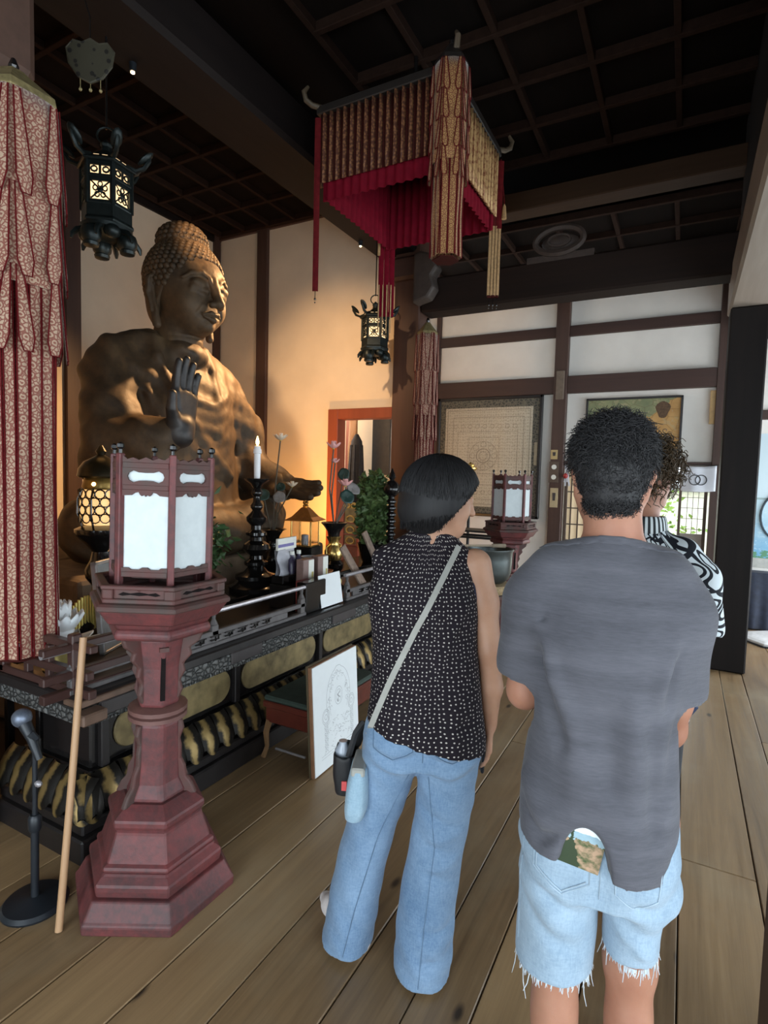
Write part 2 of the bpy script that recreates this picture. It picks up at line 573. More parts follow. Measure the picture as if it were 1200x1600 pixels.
# ---------------------------------------------------------------- floor
def floor_mat():
    m = Mat('old_floor_board', .42, 0, .45)
    x, y, z = m.xyz()
    r = m.rnd()
    v = m.vec(x * 9.0 + r * 40.0, y * .55 + r * 13.0, z)
    n = m.noise(v, 1.0, 7, .62, 1.1)
    n2 = m.noise(m.vec(x * 60.0 + r * 9.0, y * 1.6, 0.0), 1.0, 4, .6, .3)
    st = m.noise(m.vec(x * 1.1, y * .7, 0.0), 1.6, 5, .6)
    f = (n * .75 + n2 * .4 + (r - .5) * .35).ramp(.25, .95)
    c = m.mixc(f, (0.130, 0.080, 0.041), (0.385, 0.250, 0.125))
    c = m.mixc(st.ramp(.50, .72) * .40, c, (0.36, 0.30, 0.20))
    kn = m.voro(m.vec(x * 2.4 + r * 7.0, y * 1.0 + r * 5.0, 0.0), 1.0)
    c = m.mixc(1.0 - kn.ramp(.015, .045), c, (0.035, 0.024, 0.016))
    m.base(c); m.rough((n2 * .35 + .22)); m.bump(n * .7 + n2 * .5, .35, .004)
    return m.m


FLOORM = floor_mat()
floor = struct('floor', MB().box((-5.9, -2.4, -.16), (2.4, 7.6, -.034)), plain('floor_base', (0.02, .015, .012), .9))
seams = [-3.02, -2.74, -2.45, -2.17, -1.93, -1.64, -1.38, -1.13, -.85, -.648, -.470, -.205, .06, .337, .50, .78, 1.06, 1.34, 1.64, 1.94, 2.3]
cuts = {2: [3.9], 5: [2.9], 7: [4.6], 8: [3.3], 10: [2.95], 11: [4.4], 12: [2.62], 13: [4.95], 14: [4.1], 15: [3.2], 16: [5.5]}
for i in range(len(seams) - 1):
    ys = [-2.3] + cuts.get(i, []) + [7.5]
    for j in range(len(ys) - 1):
        g = .0022
        b = MB().box((seams[i] + g, ys[j] + g, -.032), (seams[i + 1] - g, ys[j + 1] - g, random.uniform(-.0035, 0)))
        b.build('floorboard', FLOORM, floor, bevel=.003)

# ---------------------------------------------------------------- ceiling: coffers of battens and boards
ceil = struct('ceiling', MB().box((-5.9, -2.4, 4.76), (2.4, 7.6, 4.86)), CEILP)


def coffers(xs, ys, z, w=.045, h=.06):
    for x in xs:
        MB().box((x - w / 2, ys[0], z - h * .9), (x + w / 2, ys[-1], z + .02)).build('batten', BATT, ceil, bevel=.004)
    for y in ys:
        MB().box((xs[0], y - w / 2, z - h), (xs[-1], y + w / 2, z + .02)).build('batten', BATT, ceil, bevel=.004)
    me = None
    for i in range(len(xs) - 1):
        for j in range(len(ys) - 1):
            dx, dy = xs[i + 1] - xs[i], ys[j + 1] - ys[j]
            if me is None:
                o = MB().box((-dx / 2, -dy / 2, 0), (dx / 2, dy / 2, .02)).build('ceiling_board', CEILP, ceil); me = o.data; d0 = (dx, dy)
            else:
                o = link('ceiling_board', me, ceil); o.scale = (dx / d0[0], dy / d0[1], 1)
            o.location = ((xs[i] + xs[i + 1]) / 2, (ys[j] + ys[j + 1]) / 2, z + .005 + random.uniform(0, .012))


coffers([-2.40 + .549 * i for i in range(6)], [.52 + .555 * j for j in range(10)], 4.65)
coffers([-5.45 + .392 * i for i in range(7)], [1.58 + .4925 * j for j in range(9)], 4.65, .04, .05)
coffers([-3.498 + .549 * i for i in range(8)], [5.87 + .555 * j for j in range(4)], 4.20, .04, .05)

# ---------------------------------------------------------------- sanctuary walls
wl = holder('wall_west')
MB().box((-5.77, 1.0, 0), (-5.60, 5.75, 4.75)).build('wall_core', PLAS, wl)
for y0, y1 in ((1.2, 3.50), (3.66, 5.5)):
    MB().box((-5.60, y0, 0), (-5.575, y1, 4.66)).build('plaster_panel', PLAS, wl)
for y0, y1 in ((3.50, 3.66), (5.50, 5.60)):
    MB().box((-5.62, y0, 0), (-5.53, y1, 4.66)).build('post', DARKW, wl, bevel=.006)
MB().box((-5.62, 1.2, 4.56), (-5.55, 5.6, 4.70)).build('top_rail', DARKWY, wl, bevel=.006)

wn = holder('wall_north')
MB().box((-5.6, 5.63, 2.36), (-2.86, 5.78, 4.75)).build('wall_core', PLAS, wn)
MB().box((-5.6, 5.63, 0), (-3.75, 5.78, 2.36)).build('wall_core', PLAS, wn)
for x0, x1 in ((-5.53, -4.885), (-4.72, -3.752)):
    MB().box((x0, 5.605, 0), (x1, 5.63, 4.64)).build('plaster_panel', PLAS, wn)
MB().box((-3.752, 5.605, 2.36), (-2.86, 5.63, 4.64)).build('plaster_panel', PLAS, wn)
MB().box((-4.885, 5.56, 0), (-4.72, 5.66, 4.66)).build('post', DARKW, wn, bevel=.006)
MB().box((-5.6, 5.57, 4.60), (-2.7, 5.66, 4.72)).build('top_rail', DARKWX, wn, bevel=.006)

REDFR = wood('red_brown_timber', (0.23, 0.055, 0.024), (0.14, 0.030, 0.014), axis=2, rough=.5)
dr = holder('door_1')
MB().box((-3.752, 5.54, 0), (-3.614, 5.72, 2.352)).build('jamb', REDFR, dr, bevel=.006)
MB().box((-3.614, 5.54, 2.235), (-2.86, 5.72, 2.352)).build('lintel', REDFR, dr, bevel=.006)

# passage seen through the doorway
wp = holder('wall_passage')
MB().box((-5.6, 6.95, 0), (-3.25, 7.05, 3.2)).build('plaster_panel', PLAS, wp)
MB().box((-4.36, 6.90, 0), (-4.30, 6.95, 3.0)).build('post', REDFR, wp, bevel=.005)

ws = holder('wall_south')
MB().box((-5.7, .9, 0), (-2.85, 1.0, 4.75)).build('plaster_panel', PLAS, ws)  # unseen behind the banner, added to close the sanctuary to light
MB().box((-5.9, -2.45, 2.6), (2.4, -2.35, 4.86)).build('plaster_panel', PLASW, ws)
MB().box((-5.9, -2.45, 0), (-2.4, -2.35, 2.6)).build('plaster_panel', PLASW, ws)
MB().box((.8, -2.45, 0), (2.4, -2.35, 2.6)).build('plaster_panel', PLASW, ws)
MB().box((-5.95, -2.4, 0), (-5.85, 1.0, 4.86)).build('plaster_panel', PLASW, ws)

we = holder('wall_east')
MB().box((2.30, -2.4, 2.35), (2.40, 7.6, 4.86)).build('plaster_panel', PLASW, we)
for y in (-2.35, .1, 1.72, 3.65, 5.62, 7.45):
    MB().box((2.24, y - .1, 0), (2.40, y + .1, 2.4)).build('post', DARKW, we, bevel=.008)

# ---------------------------------------------------------------- pillars and beams
PIL = wood('pillar_timber', (0.085, 0.040, 0.027), (0.035, 0.016, 0.011), axis=2, rough=.5)
t1 = struct('trim_1', MB().box((-2.868, 5.46, 0), (-2.565, 5.75, 4.7)), PIL, .012)
MB().box((-2.95, 5.38, 3.66), (-2.48, 5.80, 3.90)).build('bracket_block', DARKWX, t1, bevel=.03)
t2 = struct('trim_2', MB().box((.255, 5.50, 0), (.525, 5.77, 3.05)), BLACKW, .012)
t3 = struct('trim_3', MB().box((.262, 1.58, 0), (.53, 1.85, 3.05)), DARKW, .012)
t4 = struct('trim_4', MB().box((-2.86, 1.02, 0), (-2.58, 1.30, 4.7)), PIL, .012)
MB().box((-2.97, .95, 3.17), (-2.47, 1.46, 3.62)).build('bracket_block', plain('bracket_brown', (.085, .045, .032), .6), t4, bevel=.04)
# long beam over the altar front
t5 = struct('trim_5', MB().box((-3.10, 1.0, 3.955), (-2.62, 5.55, 4.30)), DARKWY, .03)
# tie beam between the far pillars and the rail above it
t6 = struct('trim_6', MB().box((-2.565, 5.47, 3.315), (.40, 5.74, 3.66)), wood('tie_beam_timber', (.020, .011, .008), (.008, .005, .004), axis=0, rough=.7, spec=.15), .02)
MB().box((-2.565, 5.50, 4.18), (.40, 5.72, 4.36)).build('upper_rail', wood('upper_rail_timber', (.050, .027, .015), (.026, .014, .008), axis=0, spec=.15), t6, bevel=.01)
# carved boss ring on the tie beam, and the scrolled nosing at the left pillar
rp = [(-1.145 + .215 * cos(a), 5.44 - .02, 3.80 + .115 * sin(a)) for a in [2 * pi * i / 28 for i in range(28)]]
boss = MB().tube(rp, .030, 6, True)
boss.ball((-1.145, 5.47, 3.80), (.17, .05, .08), 14, 8)
boss.tube([(-1.145 + .10 * cos(a), 5.42, 3.80 + .05 * sin(a)) for a in [2 * pi * i / 16 for i in range(16)]], .014, 5, True)
boss.box((-1.45, 5.47, 3.64), (-.84, 5.60, 3.70))
CARV = plain('carved_timber', (.055, .036, .028), .7, var=.4)
boss.build('carved_boss', CARV, t6, smooth=True)
no = MB()
no.prism([(-2.57, 3.36), (-2.40, 3.40), (-2.33, 3.50), (-2.36, 3.62), (-2.30, 3.70), (-2.38, 3.84), (-2.50, 3.88), (-2.57, 3.86)], .16, 'y', (0, 5.36, 0))
no.build('scroll_nosing', plain('scroll_timber', (.06, .045, .038), .6, var=.4), t1, bevel=.025, seg=2)
# beam over the east pillars, its underside towards the open front
t7 = struct('trim_7', MB().box((.245, -2.3, 3.05), (.535, 5.85, 3.42)), wood('beam_grey_brown', (0.26, 0.215, 0.175), (0.15, 0.115, 0.09), axis=1), .02)
MB().box((-.05, 2.95, 3.98), (1.0, 3.18, 4.22)).build('cross_rail', wood('beam_grey', (.20, .16, .13), (.12, .09, .07), axis=0), t7, bevel=.02)
MB().box((.30, -2.3, 3.42), (.48, 5.8, 4.66)).build('frieze_board', DARKWY, t7)
# aisle lintel wall above the tie beam level in the east aisle
t8 = struct('trim_8', MB().box((.53, -2.3, 3.20), (2.3, 7.5, 3.26)), CEILP)

# ---------------------------------------------------------------- end wall with rails, framed pieces, door
wb = holder('wall_end')
Y = 7.5
MB().box((-3.5, Y + .03, 1.80), (2.4, Y + .16, 4.86)).build('wall_core', PLASW, wb)
MB().box((-3.5, Y + .03, 0), (-1.40, Y + .16, 1.80)).build('wall_core', PLASW, wb)
MB().box((.28, Y + .03, 0), (2.4, Y + .16, 1.80)).build('wall_core', PLASW, wb)
MB().box((-3.45, 7.06, 0), (-3.36, Y, 4.3)).build('return_wall', PLASW, wb)
for (x0, x1, z0, z1) in ((-3.36, -3.22, 2.915, 4.0), (-3.16, -1.553, 3.55, 4.2), (-3.16, -1.553, 2.915, 3.42), (-1.39, .255, 3.55, 4.2), (-1.39, .255, 2.915, 3.42),
                         (-3.16, -1.553, 0, 2.70), (-1.39, .255, 1.84, 2.70), (.36, 2.2, 2.42, 4.2), (.36, 2.2, 0, 2.32), (-3.36, -3.22, 0, 2.70)):
    MB().box((x0, Y, z0), (x1, Y + .04, z1)).build('plaster_panel', PLASW, wb, bevel=.004)
for (x0, x1, d) in ((-3.22, -3.16, .05), (-1.553, -1.39, .09), (.255, .36, .08)):
    MB().box((x0, Y - d, 0), (x1, Y + .05, 4.2)).build('post', DARKW, wb, bevel=.006)
for (x0, x1, z0, z1, d) in ((-3.36, -1.553, 2.70, 2.915, .07), (-1.39, .255, 2.70, 2.915, .07), (-3.16, -1.553, 3.42, 3.55, .04), (-1.39, .255, 3.42, 3.55, .04), (.36, 2.3, 2.32, 2.42, .04), (-1.39, .255, 1.78, 1.84, .05)):
    MB().box((x0, Y - d, z0), (x1, Y + .04, z1)).build('rail', DARKWX, wb, bevel=.005)
MB().box((-1.52, Y - .12, 2.62), (-1.42, Y - .08, 2.98)).build('joint_cover', plain('weathered_joint', (.16, .12, .09), .7), wb, bevel=.006)
MB().box((.20, Y - .05, 2.28), (.255, Y + .01, 2.66)).build('pale_patch', plain('pale_new_wood', (.55, .36, .16), .6), wb, bevel=.003)

# door in the end wall: a papered lattice leaf at the left, an open lattice leaf at the right
LATW = plain('lattice_wood', (.10, .065, .045), .6)
PAPR = Mat('lattice_paper', .8); PAPR.base((.78, .62, .42)).emit((1.0, .80, .50), .25); PAPR = PAPR.m  # paper glows by emission, standing in for daylight behind it
d2 = holder('door_2')
MB().box((-1.385, Y + .02, 0), (-1.34, Y + .07, 1.78)).build('stile', LATW, d2, bevel=.004)
MB().box((-.80, Y + .02, 0), (-.76, Y + .07, 1.78)).build('stile', LATW, d2, bevel=.004)
MB().box((-1.34, Y + .045, .55), (-.80, Y + .05, 1.78)).build('paper', PAPR, d2)
MB().box((-1.34, Y + .03, 0), (-.80, Y + .06, .55)).build('lower_board', LATW, d2)
for i in range(6):
    MB().box((-1.30 + i * .09, Y + .025, .55), (-1.285 + i * .09, Y + .045, 1.78)).build('lattice_bar', LATW, d2)
for i in range(6):
    z = .60 + i * .21
    MB().box((-1.34, Y + .028, z), (-.80, Y + .045, z + .014)).build('lattice_bar', LATW, d2)
d3 = holder('door_3')
MB().box((-.06, Y + .02, 0), (-.03, Y + .06, 1.78)).build('stile', LATW, d3, bevel=.004)
MB().box((.20, Y + .02, 0), (.235, Y + .06, 1.78)).build('stile', LATW, d3, bevel=.004)
MB().box((-.03, Y + .03, 0), (.20, Y + .05, 1.0)).build('lower_board', plain('grey_door_board', (.34, .30, .27), .7), d3)
for i in range(3):
    MB().box((.03 + i * .057, Y + .03, 1.0), (.036 + i * .057, Y + .04, 1.78)).build('lattice_bar', LATW, d3)
for i in range(6):
    MB().box((-.03, Y + .03, 1.05 + i * .125), (.20, Y + .04, 1.056 + i * .125)).build('lattice_bar', LATW, d3)

# garden beyond the door
GRND = plain('garden_gravel', (.62, .58, .48), .95, scale=60)
g = struct('floor_garden', MB().box((-9, 7.75, -.35), (9, 18, -.30)), GRND)
gw = thing('garden_wall', 'pale sunlit garden wall outside the lattice door', 'wall', (-.3, 11.2, -.3))
MB().box((-5, 0, 0), (5, .15, 1.75)).build('wall_face', plain('sunlit_plaster', (.88, .84, .70), .9), gw)
MB().box((-5.1, -.12, 1.75), (5.1, .28, 1.86)).build('coping', plain('coping_tile', (.30, .30, .30), .7), gw, bevel=.02)
LEAF = Mat('garden_leaf', .6); LEAF.base(LEAF.mixc(LEAF.noise(LEAF.tc(), 9, 3).ramp(.3, .7), (.10, .22, .03), (.36, .50, .10))); LEAF = LEAF.m


def foliage(name, parent, mat, n, fn, size, rs, kind='stuff'):
    b = MB()
    for _ in range(n):
        p = Vector(fn(rs)); a = rs.uniform(0, 2 * pi); t = rs.uniform(-.9, .9); L = size * rs.uniform(.6, 1.3); w = L * .32
        d = Vector((cos(a) * cos(t), sin(a) * cos(t), sin(t))); sd = d.cross(Vector((rs.uniform(-1, 1), rs.uniform(-1, 1), rs.uniform(-1, 1)))).normalized()
        q = d.cross(sd)
        m = p + d * L * .5
        b.add([p, m + sd * w + q * w * .25, p + d * L, m - sd * w + q * w * .25, m - q * w * .1], [(0, 1, 4), (1, 2, 4), (2, 3, 4), (3, 0, 4)])
    return b.build(name, mat, parent, kind=kind)


rs = random.Random(3)
for (x, y, h, r, lab) in ((-.62, 9.6, 1.55, .55, 'leafy green garden shrub beyond the open door'),):
    s_ = thing('garden_shrub', lab, 'shrub', (x, y, -.3))
    MB().tube([(0, 0, 0), (.03, 0, .5), (0, .04, 1.0)], [.04, .03, .015], 6).build('stem', DARKW, s_)
    foliage('foliage', s_, LEAF, 1500, lambda q: (q.gauss(0, r * .55), q.gauss(0, r * .5), .9 + q.gauss(0, .38)), .10, rs)
# ---------------------------------------------------------------- a hand, modelled into any signed distance field
def hand_sdf(s, W, F, P, L, thumb, curl=(8, 10, 8), spread=4.0, k=.004, thick=1.0, fat=1.0):
    """W wrist, F finger direction, P palm normal, thumb=+1/-1 picks the side F x P * thumb; L hand length"""
    W = Vector(W); F = Vector(F).normalized(); P = Vector(P); P = (P - F * P.dot(F)).normalized()
    T = F.cross(P).normalized() * thumb
    pl = L * .52
    fw = L * .055 * fat
    offs = (1.5, .5, -.5, -1.5); lens = (.44, .48, .45, .36)
    kn = []
    for i in range(4):
        base = W + F * pl * (1.0, 1.03, .99, .92)[i] + T * offs[i] * L * .105
        kn.append(base)
        s.cap(W + T * offs[i] * L * .07 + F * L * .04, base, L * .075 * thick, L * .066 * thick, L * .05)
    s.cap(W - F * L * .06, W + F * L * .06, L * .13 * thick, L * .13 * thick, L * .06)
    for i in range(4):
        ang = 0; p = kn[i]; d0 = (F + T * offs[i] * math.tan(radians(spread))).normalized()
        for j in range(3):
            ang += curl[j]
            d = d0 * cos(radians(ang)) + P * sin(radians(ang))
            q = p + d * L * lens[i] * (.44, .32, .24)[j]
            r0, r1 = fw * (1 - .08 * j), fw * (1 - .08 * (j + 1))
            s.cap(p, q, r0, r1, k); p = q
    b = W + F * L * .12 + T * L * .17 + P * L * .02
    m = b + (F * .62 + T * .55 + P * .30).normalized() * L * .22
    t = m + (F * .92 + T * .20 + P * .22).normalized() * L * .20
    s.cap(W + F * L * .06, b, L * .09 * thick, L * .085 * thick, L * .05)
    s.cap(b, m, L * .078 * thick, L * .062 * fat, L * .02); s.cap(m, t, L * .062 * fat, L * .05 * fat, k)


# ---------------------------------------------------------------- the great seated statue
BM = Mat('aged_bronze', .6, .12, .3)
_n = BM.noise(BM.tc(), 3.0, 7, .62); _n2 = BM.noise(BM.tc(), 22, 5, .6); _n3 = BM.noise(BM.mapped((1, 1, .35)), 5.5, 6)
_c = BM.mixc((_n * .6 + _n2 * .4).ramp(.32, .68), (0.032, 0.023, 0.016), (0.112, 0.070, 0.037))
_c = BM.mixc(_n3.ramp(.58, .74) * .55, _c, (0.19, 0.120, 0.055))
BM.base(_c); BM.rough(_n2 * .3 + .45); BM.bump(_n2 * .6 + _n * .6, .35, .012)
BRZ = BM.m
DBM = Mat('dark_bronze_hand', .45, .3); DBM.base(DBM.mixc(DBM.noise(DBM.tc(), 14, 4).ramp(.3, .7), (.020, .019, .020), (.055, .050, .048))); DBRZ = DBM.m  # darker bronze, used for the raised hand alone

bud = thing('buddha_statue', 'great seated bronze Buddha statue with one hand raised, behind the altar', 'statue', (-3.75, 3.30, .93))
Z0 = .93
hd = SDF((-.36, -.44, 2.50 - Z0), (.60, .44, 3.66 - Z0), .0085)


def z(v): return v - Z0


hd.ell((.11, 0, z(3.10)), (.290, .275, .31), .02)
hd.ell((.17, 0, z(2.93)), (.225, .232, .27), .10)
hd.ell((.275, 0, z(2.775)), (.105, .115, .095), .09)          # chin
for q in (-1, 1):
    hd.ell((.285, q * .125, z(2.885)), (.095, .095, .11), .07)   # cheeks
hd.ell((.335, 0, z(3.10)), (.075, .17, .10), .07)
# brow arcs running into the nose
for q in (-1, 1):
    pts = [(.435, q * .030, z(3.005)), (.425, q * .055, z(3.065)), (.405, q * .11, z(3.098)), (.368, q * .175, z(3.085)), (.315, q * .225, z(3.045))]
    hd.chain(pts, [.014, .017, .018, .016, .010], .016)
    hd.ell((.378, q * .114, z(3.022)), (.046, .072, .042), .016)     # lowered lid
    hd.chain([(.430, q * .050, z(2.990)), (.432, q * .11, z(2.980)), (.366, q * .195, z(2.996))], [.008, .010, .007], .006, 1)   # eye slit
    hd.chain([(.425, q * .055, z(3.058)), (.415, q * .115, z(3.072)), (.360, q * .19, z(3.055))], [.006, .009, .006], .010, 1)   # crease under the brow
    hd.cap((.415, q * .07, z(2.972)), (.365, q * .17, z(2.978)), .020, .016, .025)  # lower lid
hd.chain([(.418, 0, z(3.07)), (.442, 0, z(2.98)), (.478, 0, z(2.885))], [.026, .030, .043], .025)
for q in (-1, 1):
    hd.ell((.448, q * .042, z(2.872)), (.034, .028, .025), .012)
    hd.cap((.405, q * .075, z(2.87)), (.372, q * .118, z(2.80)), .010, .006, .03, 1)  # nose to mouth fold
hd.chain([(.395, -.088, z(2.797)), (.428, -.03, z(2.812)), (.431, 0, z(2.805)), (.428, .03, z(2.812)), (.395, .088, z(2.797))], [.010, .019, .018, .019, .010], .012)
hd.chain([(.398, -.07, z(2.785)), (.424, 0, z(2.768)), (.398, .07, z(2.785))], [.012, .023, .012], .012)
hd.chain([(.395, -.095, z(2.793)), (.445, 0, z(2.789)), (.395, .095, z(2.793))], [.006, .0055, .006], .006, 1)
hd.ell((.345, 0, z(2.725)), (.055, .06, .045), .03)
hd.ell((.402, 0, z(3.135)), (.020, .016, .016), .008)           # mark on the brow
for q in (-1, 1):                                             # long ears
    hd.chain([(.09, q * .275, z(3.08)), (.06, q * .298, z(3.04)), (.05, q * .296, z(2.94)), (.08, q * .282, z(2.82)), (.10, q * .272, z(2.71))], [.030, .036, .036, .030, .034], .02)
    hd.chain([(.095, q * .31, z(3.04)), (.085, q * .32, z(2.94)), (.10, q * .304, z(2.80))], [.016, .018, .012], .015, 1)
hd.chain([(-.02, 0, z(2.45)), (.06, 0, z(2.80))], [.205, .19], .04)
for i, zz in enumerate((2.53, 2.585, 2.64)):                    # three neck creases
    hd.chain([(.02 + .215 * cos(a), .215 * sin(a), z(zz + .012 * cos(a))) for a in [radians(-100 + 20 * i) for i in range(11)]], [.014] * 11, .014, 1)
hd.mesh('head', BRZ, bud, smooth=1)
# hair: a cap and a topknot, with snail curls
hc = SDF((-.34, -.40, z(2.62)), (.50, .40, z(3.68)), .011)
hc.ell((.09, 0, z(3.10)), (.312, .298, .335), .02)
hc.ell((.05, 0, z(2.92)), (.25, .268, .28), .05)
hc.ell((.07, 0, z(3.41)), (.195, .195, .15), .05)
hc.cut((.80, 0, -.60),   .80 * .215 - .60 * z(3.05))            # keep what lies behind the hairline
hc.cut((0, 0, -1), -z(2.70))
hc.mesh('hair_cap', BRZ, bud, smooth=1)
cb = MB()


def curl(c, r):
    cb.lathe([(r, 0), (r * .95, r * .55), (r * .60, r * .95), (r * .2, r * 1.05)], 7, 0, c)


cnt = 0
for j in range(17):
    th = radians(14 + j * 6.4)
    nr = max(3, int(2 * pi * sin(th) * .34 / .053))
    for i in range(nr):
        a = 2 * pi * (i + .5 * (j % 2)) / nr
        n_ = Vector((sin(th) * cos(a), sin(th) * sin(a), cos(th)))
        c = Vector((.09, 0, z(3.10))) + Vector((n_.x * .312, n_.y * .300, n_.z * .335 if n_.z > 0 else n_.z * .38))
        if n_.z < 0: c.y *= .97
        if .80 * c.x - .60 * c.z > .80 * .225 - .60 * z(3.04): continue
        if c.x > -.02 and c.z < z(2.98): continue
        if (c.x - .07) ** 2 + c.y ** 2 < .16 ** 2 and c.z > z(3.36): continue
        cb.M = Matrix.Translation(c) @ n_.to_track_quat('Z', 'X').to_matrix().to_4x4()
        curl((0, 0, -.012), .027)
for j in range(7):
    th = radians(4 + j * 15)
    nr = max(1, int(2 * pi * sin(th) * .2 / .05))
    for i in range(nr):
        a = 2 * pi * (i + .5 * (j % 2)) / nr
        n_ = Vector((sin(th) * cos(a), sin(th) * sin(a), cos(th)))
        c = Vector((.07, 0, z(3.41))) + Vector((n_.x * .195, n_.y * .195, n_.z * .15))
        cb.M = Matrix.Translation(c) @ n_.to_track_quat('Z', 'X').to_matrix().to_4x4()
        curl((0, 0, -.012), .025)
cb.M = Matrix.Identity(4)
cb.build('hair_curl', BRZ, bud, smooth=True, kind='stuff')

bd = SDF((-.75, -1.35, -.005), (1.25, 1.35, z(2.74)), .0165)
bd.loft([(z(.98), -.05, 0, .50, .80), (z(1.3), -.08, 0, .46, .68), (z(1.75), -.08, 0, .40, .60), (z(2.05), -.08, 0, .375, .58), (z(2.30), -.10, 0, .33, .60), (z(2.48), -.10, 0, .25, .46), (z(2.60), -.06, 0, .19, .28)], .06, 0, 2.3)
for q in (-1, 1):
    bd.ell((-.12, q * .45, z(2.31)), (.22, .25, .18), .12)
    bd.chain([(-.05, q * .22, z(2.62)), (-.1, q * .5, z(2.48))], [.08, .12], .12)
# her right arm lifted (image left) and left arm lowered to the knee
bd.chain([(-.12, -.52, z(2.28)), (.02, -.61, z(2.0)), (.12, -.67, z(1.74))], [.18, .19, .19], .09)
bd.chain([(.12, -.67, z(1.74)), (.36, -.56, z(1.80)), (.52, -.46, z(1.85))], [.19, .15, .11], .09)
bd.chain([(.10, -.68, z(1.56)), (.38, -.56, z(1.54)), (.46, -.50, z(1.22))], [.18, .14, .10], .12)
bd.chain([(-.12, .60, z(2.32)), (-.02, .74, z(2.0)), (.02, .80, z(1.66))], [.20, .195, .20], .09)
bd.chain([(.02, .80, z(1.64)), (.36, .76, z(1.50)), (.56, .72, z(1.47))], [.20, .17, .125], .09)
# crossed legs
for q in (-1, 1):
    bd.chain([(0, q * .55, z(1.16)), (.18, q * .86, z(1.16)), (.44, q * .50, z(1.13)), (.50, 0, z(1.10))], [.23, .21, .20, .17], .10)
bd.ell((.16, 0, z(1.10)), (.48, .72, .18), .08)
bd.ell((.05, 0, z(2.53)), (.21, .22, .12), .06)
# robe edges and hanging folds
for pts, r in (([(.04, -.27, z(2.60)), (.13, -.30, z(2.45)), (.235, -.24, z(2.20)), (.285, -.10, z(1.95)), (.31, .10, z(1.72)), (.31, .3, z(1.55))], .034),
               ([(.06, .27, z(2.60)), (.14, .25, z(2.42)), (.25, .21, z(2.15)), (.285, .18, z(1.9))], .030),
               ([(-.02, -.33, z(2.60)), (.02, -.44, z(2.42)), (.18, -.40, z(2.15)), (.25, -.33, z(1.80))], .026)):
    bd.chain(pts, [r] * len(pts), .035)
for i in range(6):                                            # swags across the chest
    zz = 2.14 - i * .105
    bd.fold([(.17, .47, z(zz + .20)), (.268, .30, z(zz + .05)), (.296, .14, z(zz - .02)), (.290, -.06, z(zz + .01)), (.24, -.26, z(zz + .14))], .038, .045)
for i in range(5):                                            # folds over the left shoulder
    y0 = .40 + i * .085
    bd.fold([(-.04, y0 - .06, z(2.47 - i * .025)), (.12, y0 - .04, z(2.28)), (.15, y0, z(1.95)), (.14, y0 + .04, z(1.65))], .030, .038)
for i in range(7):                                            # sleeve folds, right arm
    t = i / 6
    c = Vector((.10 + .26 * t, -.67 + .12 * t, z(1.72 + .01 * t)))
    bd.fold([c + Vector((-.12, -.13, .08)), c + Vector((.0, -.15, .15 - .05 * t)), c + Vector((.11, -.03, .12 - .03 * t)), c + Vector((.15, .0, -.06)), c + Vector((.10, 0, -.24))], .032, .045)
for i in range(5):
    t = i / 4
    bd.fold([(-.02 + .05 * t, -.62 - .06 * t, z(2.40 - .15 * t)), (.12 + .04 * t, -.66, z(2.12 - .14 * t)), (.20 + .05 * t, -.58 + .02 * t, z(1.94 - .1 * t)), (.24 + .06 * t, -.48 + .03 * t, z(1.88 - .06 * t))], .030, .042)
for i in range(6):                                            # sleeve folds, left arm
    t = i / 5
    bd.fold([(.08 + .07 * t, .92 - .05 * t, z(2.15 - .1 * t)), (.16 + .10 * t, .80 - .02 * t, z(1.86 - .1 * t)), (.20 + .12 * t, .62, z(1.66 - .08 * t))], .030, .042)
for q in (-1, 1):
    for i in range(6):
        t = i / 5
        bd.fold([(.02 + .38 * t, q * (1.0 - .40 * t), z(1.26 - .02 * t)), (.27 + .25 * t, q * (.80 - .46 * t), z(1.30 - .05 * t)), (.36 + .28 * t, q * (.58 - .45 * t), z(1.14))], .028, .045)
bd.disp((-.75, -1.35, -.02), (1.25, 1.35, z(2.6)), lambda X, Y, Z: .006 * np.sin(23 * X + 11 * Y + 30 * Z + 2 * np.sin(5 * Z)) + .004 * np.sin(41 * Y - 17 * Z))
for pts, amp, w in (([(.03, -.24, z(2.66)), (.10, -.30, z(2.50)), (.22, -.25, z(2.24)), (.28, -.12, z(1.98)), (.31, .08, z(1.74))], .045, .024),
                    ([(-.10, -.22, z(2.62)), (-.02, -.40, z(2.46)), (.14, -.42, z(2.20)), (.24, -.36, z(1.90))], .050, .026),
                    ([(.03, .24, z(2.66)), (.12, .26, z(2.46)), (.24, .21, z(2.20)), (.28, .16, z(1.95))], .045, .024),
                    ([(-.08, .22, z(2.62)), (.02, .40, z(2.46)), (.15, .42, z(2.20)), (.20, .42, z(1.85))], .048, .026),
                    ([(.14, -.16, z(2.52)), (.22, .0, z(2.45)), (.14, .16, z(2.52))], .035, .024),
                    ([(-.14, -.34, z(2.48)), (.0, -.52, z(2.25)), (.12, -.55, z(1.98))], -.030, .030),
                    ([(.10, -.46, z(2.24)), (.20, -.46, z(2.06)), (.26, -.44, z(1.92))], -.030, .028)):
    bd.fold(pts, amp, w)
bd.mesh('robed_body', BRZ, bud, smooth=1)
rh = SDF((.22, -.85, z(1.60)), (.85, .12, z(2.48)), .009)
rh.chain([(.40, -.54, z(1.81)), (.53, -.455, z(1.85))], [.11, .105], .03)
hand_sdf(rh, (.555, -.435, z(1.865)), (.02, .06, 1), (1, .05, -.02), .50, -1, (4, 6, 8), 3.5, .006, 1.30, 1.22)
rh.mesh('raised_hand', DBRZ, bud, smooth=1, label='dark raised right hand, palm outward')
lh = SDF((.25, .30, z(1.10)), (1.35, 1.15, z(1.80)), .009)
